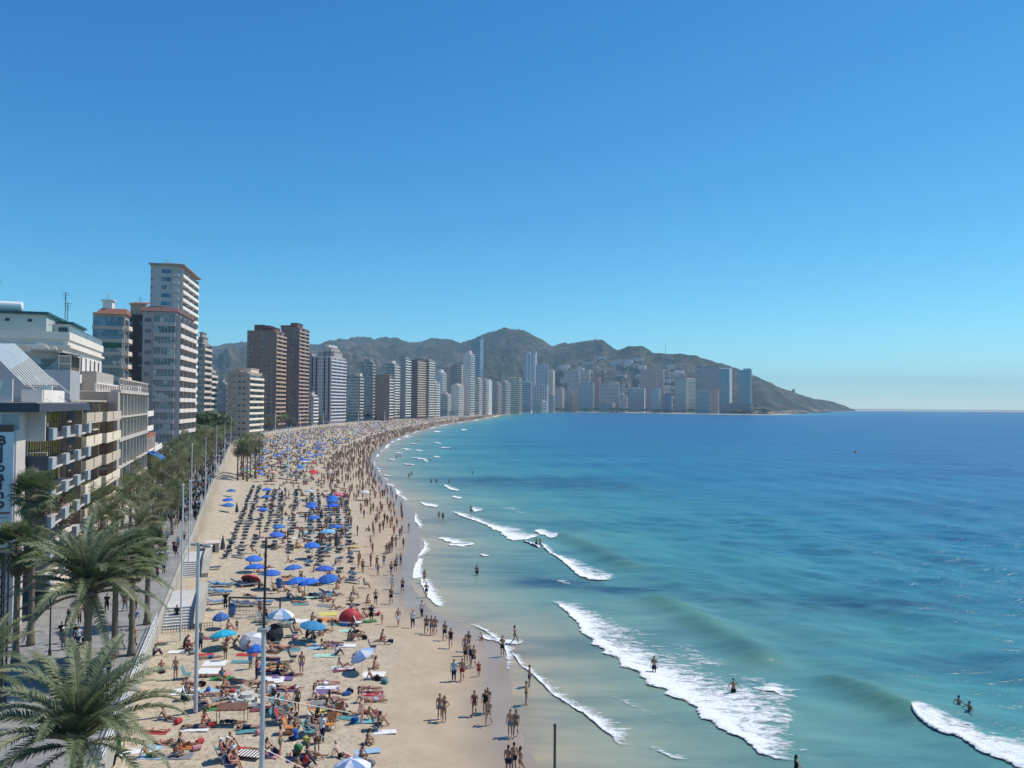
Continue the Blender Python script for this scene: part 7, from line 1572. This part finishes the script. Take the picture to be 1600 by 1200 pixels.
for q in range(16): k = MB(); k.box(-.85 + q * .1, -.42, .01, -.756 + q * .1, .42, .05 + .008 * (q % 2)); k.build('stripe', WHITE if q % 2 else DARKMETAL, t)
# ================================================================ the crowd farther along the beach
CROWD = vcol('crowd_colours')
def proto(pose, clothed=False):
    k = MB(); k.m = []
    if pose == 0:
        k.tube((-.07, .06, 0), (-.07, 0, .85), .05, .08, 4, 3 if clothed else 0, caps=False); k.tube((.08, -.08, 0), (.07, 0, .85), .05, .08, 4, 3 if clothed else 0, caps=False); k.tube((0, 0, 1.0), (0, 0, 1.45), .13, .19, 5, 1 if clothed else 0); k.tube((.2, 0, .85), (.19, 0, 1.42), .04, .05, 3, 1 if clothed else 0, caps=False); k.tube((-.2, 0, .85), (-.19, 0, 1.42), .04, .05, 3, 1 if clothed else 0, caps=False)
        k.tube((0, 0, .75), (0, 0, 1.02), .17, .15, 5, 3 if clothed else 1); k.ell((0, 0, 1.6), (.1, .1, .13), 5, 4, mi=2)
    elif pose == 1:
        k.tube((-.08, .85, .08), (-.08, 0, .13), .05, .09, 4); k.tube((.08, .85, .08), (.08, 0, .13), .05, .09, 4); k.tube((0, -.1, .14), (0, -.52, .15), .16, .18, 5); k.tube((0, .08, .14), (0, -.12, .14), .17, .16, 5, 1); k.ell((0, -.68, .15), (.1, .13, .1), 5, 4, mi=2)
    else:
        for s in (-.1, .1): k.tube((s, .6, .05), (s, .38, .42), .05, .06, 4); k.tube((s, .38, .42), (s, 0, .14), .07, .09, 4)
        k.tube((0, .02, .2), (0, .08, .62), .15, .18, 5); k.tube((0, 0, .05), (0, .02, .25), .18, .16, 5, 1); k.ell((0, .12, .8), (.1, .1, .13), 5, 4, mi=2)
    return np.array(k.v), k.f, np.array(k.m)
PRO = {(q, c): proto(q, c) for q, c in ((0, False), (1, False), (2, False), (0, True))}
class Crowd:
    def __init__(s): s.v = []; s.f = []; s.c = []; s.n = 0
    def add(s, p, z, pose, skin, cloth, hair, rot, clothed=False, low=(0, 0, 0)):
        v, f, m = PRO[(pose, clothed)]; c, q = math.cos(rot), math.sin(rot)
        s.v.append(np.stack([v[:, 0] * c - v[:, 1] * q + p.x, v[:, 0] * q + v[:, 1] * c + p.y, v[:, 2] + z], -1))
        n = s.n; s.f.extend([tuple(n + i for i in g) for g in f]); s.n += len(v)
        s.c.append(np.array([skin, cloth, hair, low])[m])
    def build(s, name):
        me = bpy.data.meshes.new(name); me.from_pydata(np.concatenate(s.v).tolist(), [], s.f); me.materials.append(CROWD)
        col = np.concatenate(s.c); col = np.concatenate([col, np.ones((len(col), 1))], 1)
        at = me.attributes.new('Col', 'FLOAT_COLOR', 'FACE'); at.data.foreach_set('color', col.astype(np.float32).ravel()); me.update(); return obj(name, me)
r3 = random.Random(5); skins = list(SK.values()); cl = [COLS[c] for c in ('black', 'navy', 'red', 'blue', 'white', 'pink', 'grey', 'teal', 'maroon', 'black', 'navy')]; hrs = list(HC.values()) + [HC['dark']] * 3
KP, KT, KU, KLn = Crowd(), MB(), MB(), MB()
SI = [i for i in range(1, len(SHORE) - 1)]
# cumulative stations along the shore
ST = [0.0]
for a, b in zip(SHORE[:-1], SHORE[1:]): ST.append(ST[-1] + (b - a).length)
def land_pt(Yv_i, off):
    i = Yv_i; d = (SHORE[i + 1] - SHORE[i - 1]).normalized(); return SHORE[i] + Vector((-d.y, d.x)) * off
cand = [i for i in SI if 92 < SHORE[i].y < 2300 and SHORE[i].x < 200]
wts = []
for i in cand:
    L = ST[i + 1] - ST[i]; y = SHORE[i].y
    wts.append(L * (1.5 if y < 200 else 2.2 if y < 700 else 1.5 if y < 1300 else .7))
def bwidth(p): return float(sdist(PROM, np.array([p.x]), np.array([p.y]))[0])
bw = {i: bwidth(SHORE[i]) for i in cand}
def prom_near(q): return float(sdist(PROM[:160], np.array([q.x]), np.array([q.y]))[0])
def pick():
    i = r3.choices(cand, wts)[0]; return i, SHORE[i].lerp(SHORE[i + 1], r3.random()), bw[i]
def dirn(i): d = (SHORE[i + 1] - SHORE[i - 1]).normalized(); return Vector((-d.y, d.x))
NPOS = 0
for _ in range(7600):
    i, p, W = pick(); u = r3.random()
    if u < .34: off = r3.uniform(1.5, 16); pose = 0
    else:
        off = 12 + (W - 15) * r3.random() ** .8; pose = r3.choice([0, 1, 1, 2, 2, 2])
    q = p + dirn(i) * off
    if off > W - 2 or q.y < 96: continue
    if q.y < 112 and (off > 60 or 8 < off < 20 or off > 20 and q.y < 101): continue
    if q.y < 215 and prom_near(q) < 12: continue
    z = float(sand_z(np.array([off]))[0])
    f_ = r3.uniform(.55, 1.1); KP.add(q, z, pose, tuple(f_ * c for c in r3.choice(skins)), r3.choice(cl), r3.choice(hrs), r3.uniform(0, 6.28) if pose == 0 else R(-90 + r3.uniform(-40, 40)) + (0 if q.y < 500 else -.5))
    if pose and r3.random() < .55:
        KT.xf = Matrix.Translation((q.x, q.y, z)) @ Matrix.Rotation(R(-90 + r3.uniform(-30, 30)), 4, 'Z'); KT.col = r3.choice(list(COLS.values())) + (1,); KT.box(-.5, -.95, .0, .5, .95, .05)
for _ in range(420):
    i, p, W = pick(); off = 18 + (W - 24) * r3.random(); q = p + dirn(i) * off
    if q.y < 205 or off > W - 3: continue
    near_blue = 260 < q.y < 420
    c = PB if (near_blue or r3.random() < .33) else r3.choice([(.6, .6, .62), (.5, .08, .08), (.55, .3, .3), (.1, .3, .5), (.6, .5, .2), (.25, .3, .4), (.12, .35, .2)])
    z = 1.0; KU.xf = Matrix.Translation((q.x, q.y, z)) @ Matrix.Rotation(r3.uniform(0, 6), 4, 'Z'); KU.col = tuple(c) + (1,); n = 8; v = [(0, 0, 2.25)] + [(1.15 * math.cos(j * .785), 1.15 * math.sin(j * .785), 1.85) for j in range(n)]; KU.add(v, [(0, 1 + j, 1 + (j + 1) % n) for j in range(n)] + [tuple(range(n, 0, -1))]); KU.col = (.6, .6, .6, 1); KU.tube((0, 0, 0), (0, 0, 1.9), .03, n=3, caps=False)
for p in farL + [None] * 700:
    if p is None:
        i, s0, W = pick(); off = 22 + (W - 30) * r3.random(); q = s0 + dirn(i) * off
        if q.y < 215 or q.y > 900 or off > W - 3: continue
        p = V((q.x, q.y, 1.0))
    KLn.xf = Matrix.Translation((p.x, p.y, 1.0)) @ Matrix.Rotation(PHI + r3.uniform(-.1, .1), 4, 'Z'); KLn.col = r3.choice(LC + LB) + (1,); KLn.box(-.3, -.3, .3, .3, .95, .38); KLn.add([(-.3, -.3, .36), (.3, -.3, .36), (.3, -.95, .72), (-.3, -.95, .72)], [(0, 1, 2, 3)]); KLn.col = (.6, .6, .6, 1); KLn.box(-.28, -.8, 0, .28, -.74, .3); KLn.box(-.28, .7, 0, .28, .76, .3)
for k_, n_, lab in ((KP, 'crowd', 'dense crowd of bathers filling the far beach'), (KT, 'towels', 'towels lying among the far crowd'), (KU, 'parasols', 'parasols dotted through the far crowd'), (KLn, 'loungers', 'lounger rows farther along the beach')):
    o = k_.build(n_) if isinstance(k_, Crowd) else k_.build(n_, CROWD); o['kind'] = 'stuff'; o['label'] = lab
KW = Crowd(); PC = [COLS[c] for c in ('black', 'navy', 'grey', 'white', 'beige', 'maroon', 'light blue', 'black', 'white')]
for _ in range(1300):
    Yv = 130 + 1100 * r3.random() ** 1.5; p = prom_pt(Yv, r3.uniform(.5, 9 if Yv > 200 else 6)); c = r3.choice(PC); b_ = r3.choice([(.02, .022, .04), (.012, .012, .013), (.16, .15, .13)])
    KW.add(p, PZ, 0, r3.choice(skins), c, r3.choice(hrs), r3.choice([.3, 3.4]) + r3.uniform(-.3, .3), True, b_)
o = KW.build('promenade_crowd'); o['kind'] = 'stuff'; o['label'] = 'stream of people far along the promenade'

bpy.data.scenes.remove(_ws)
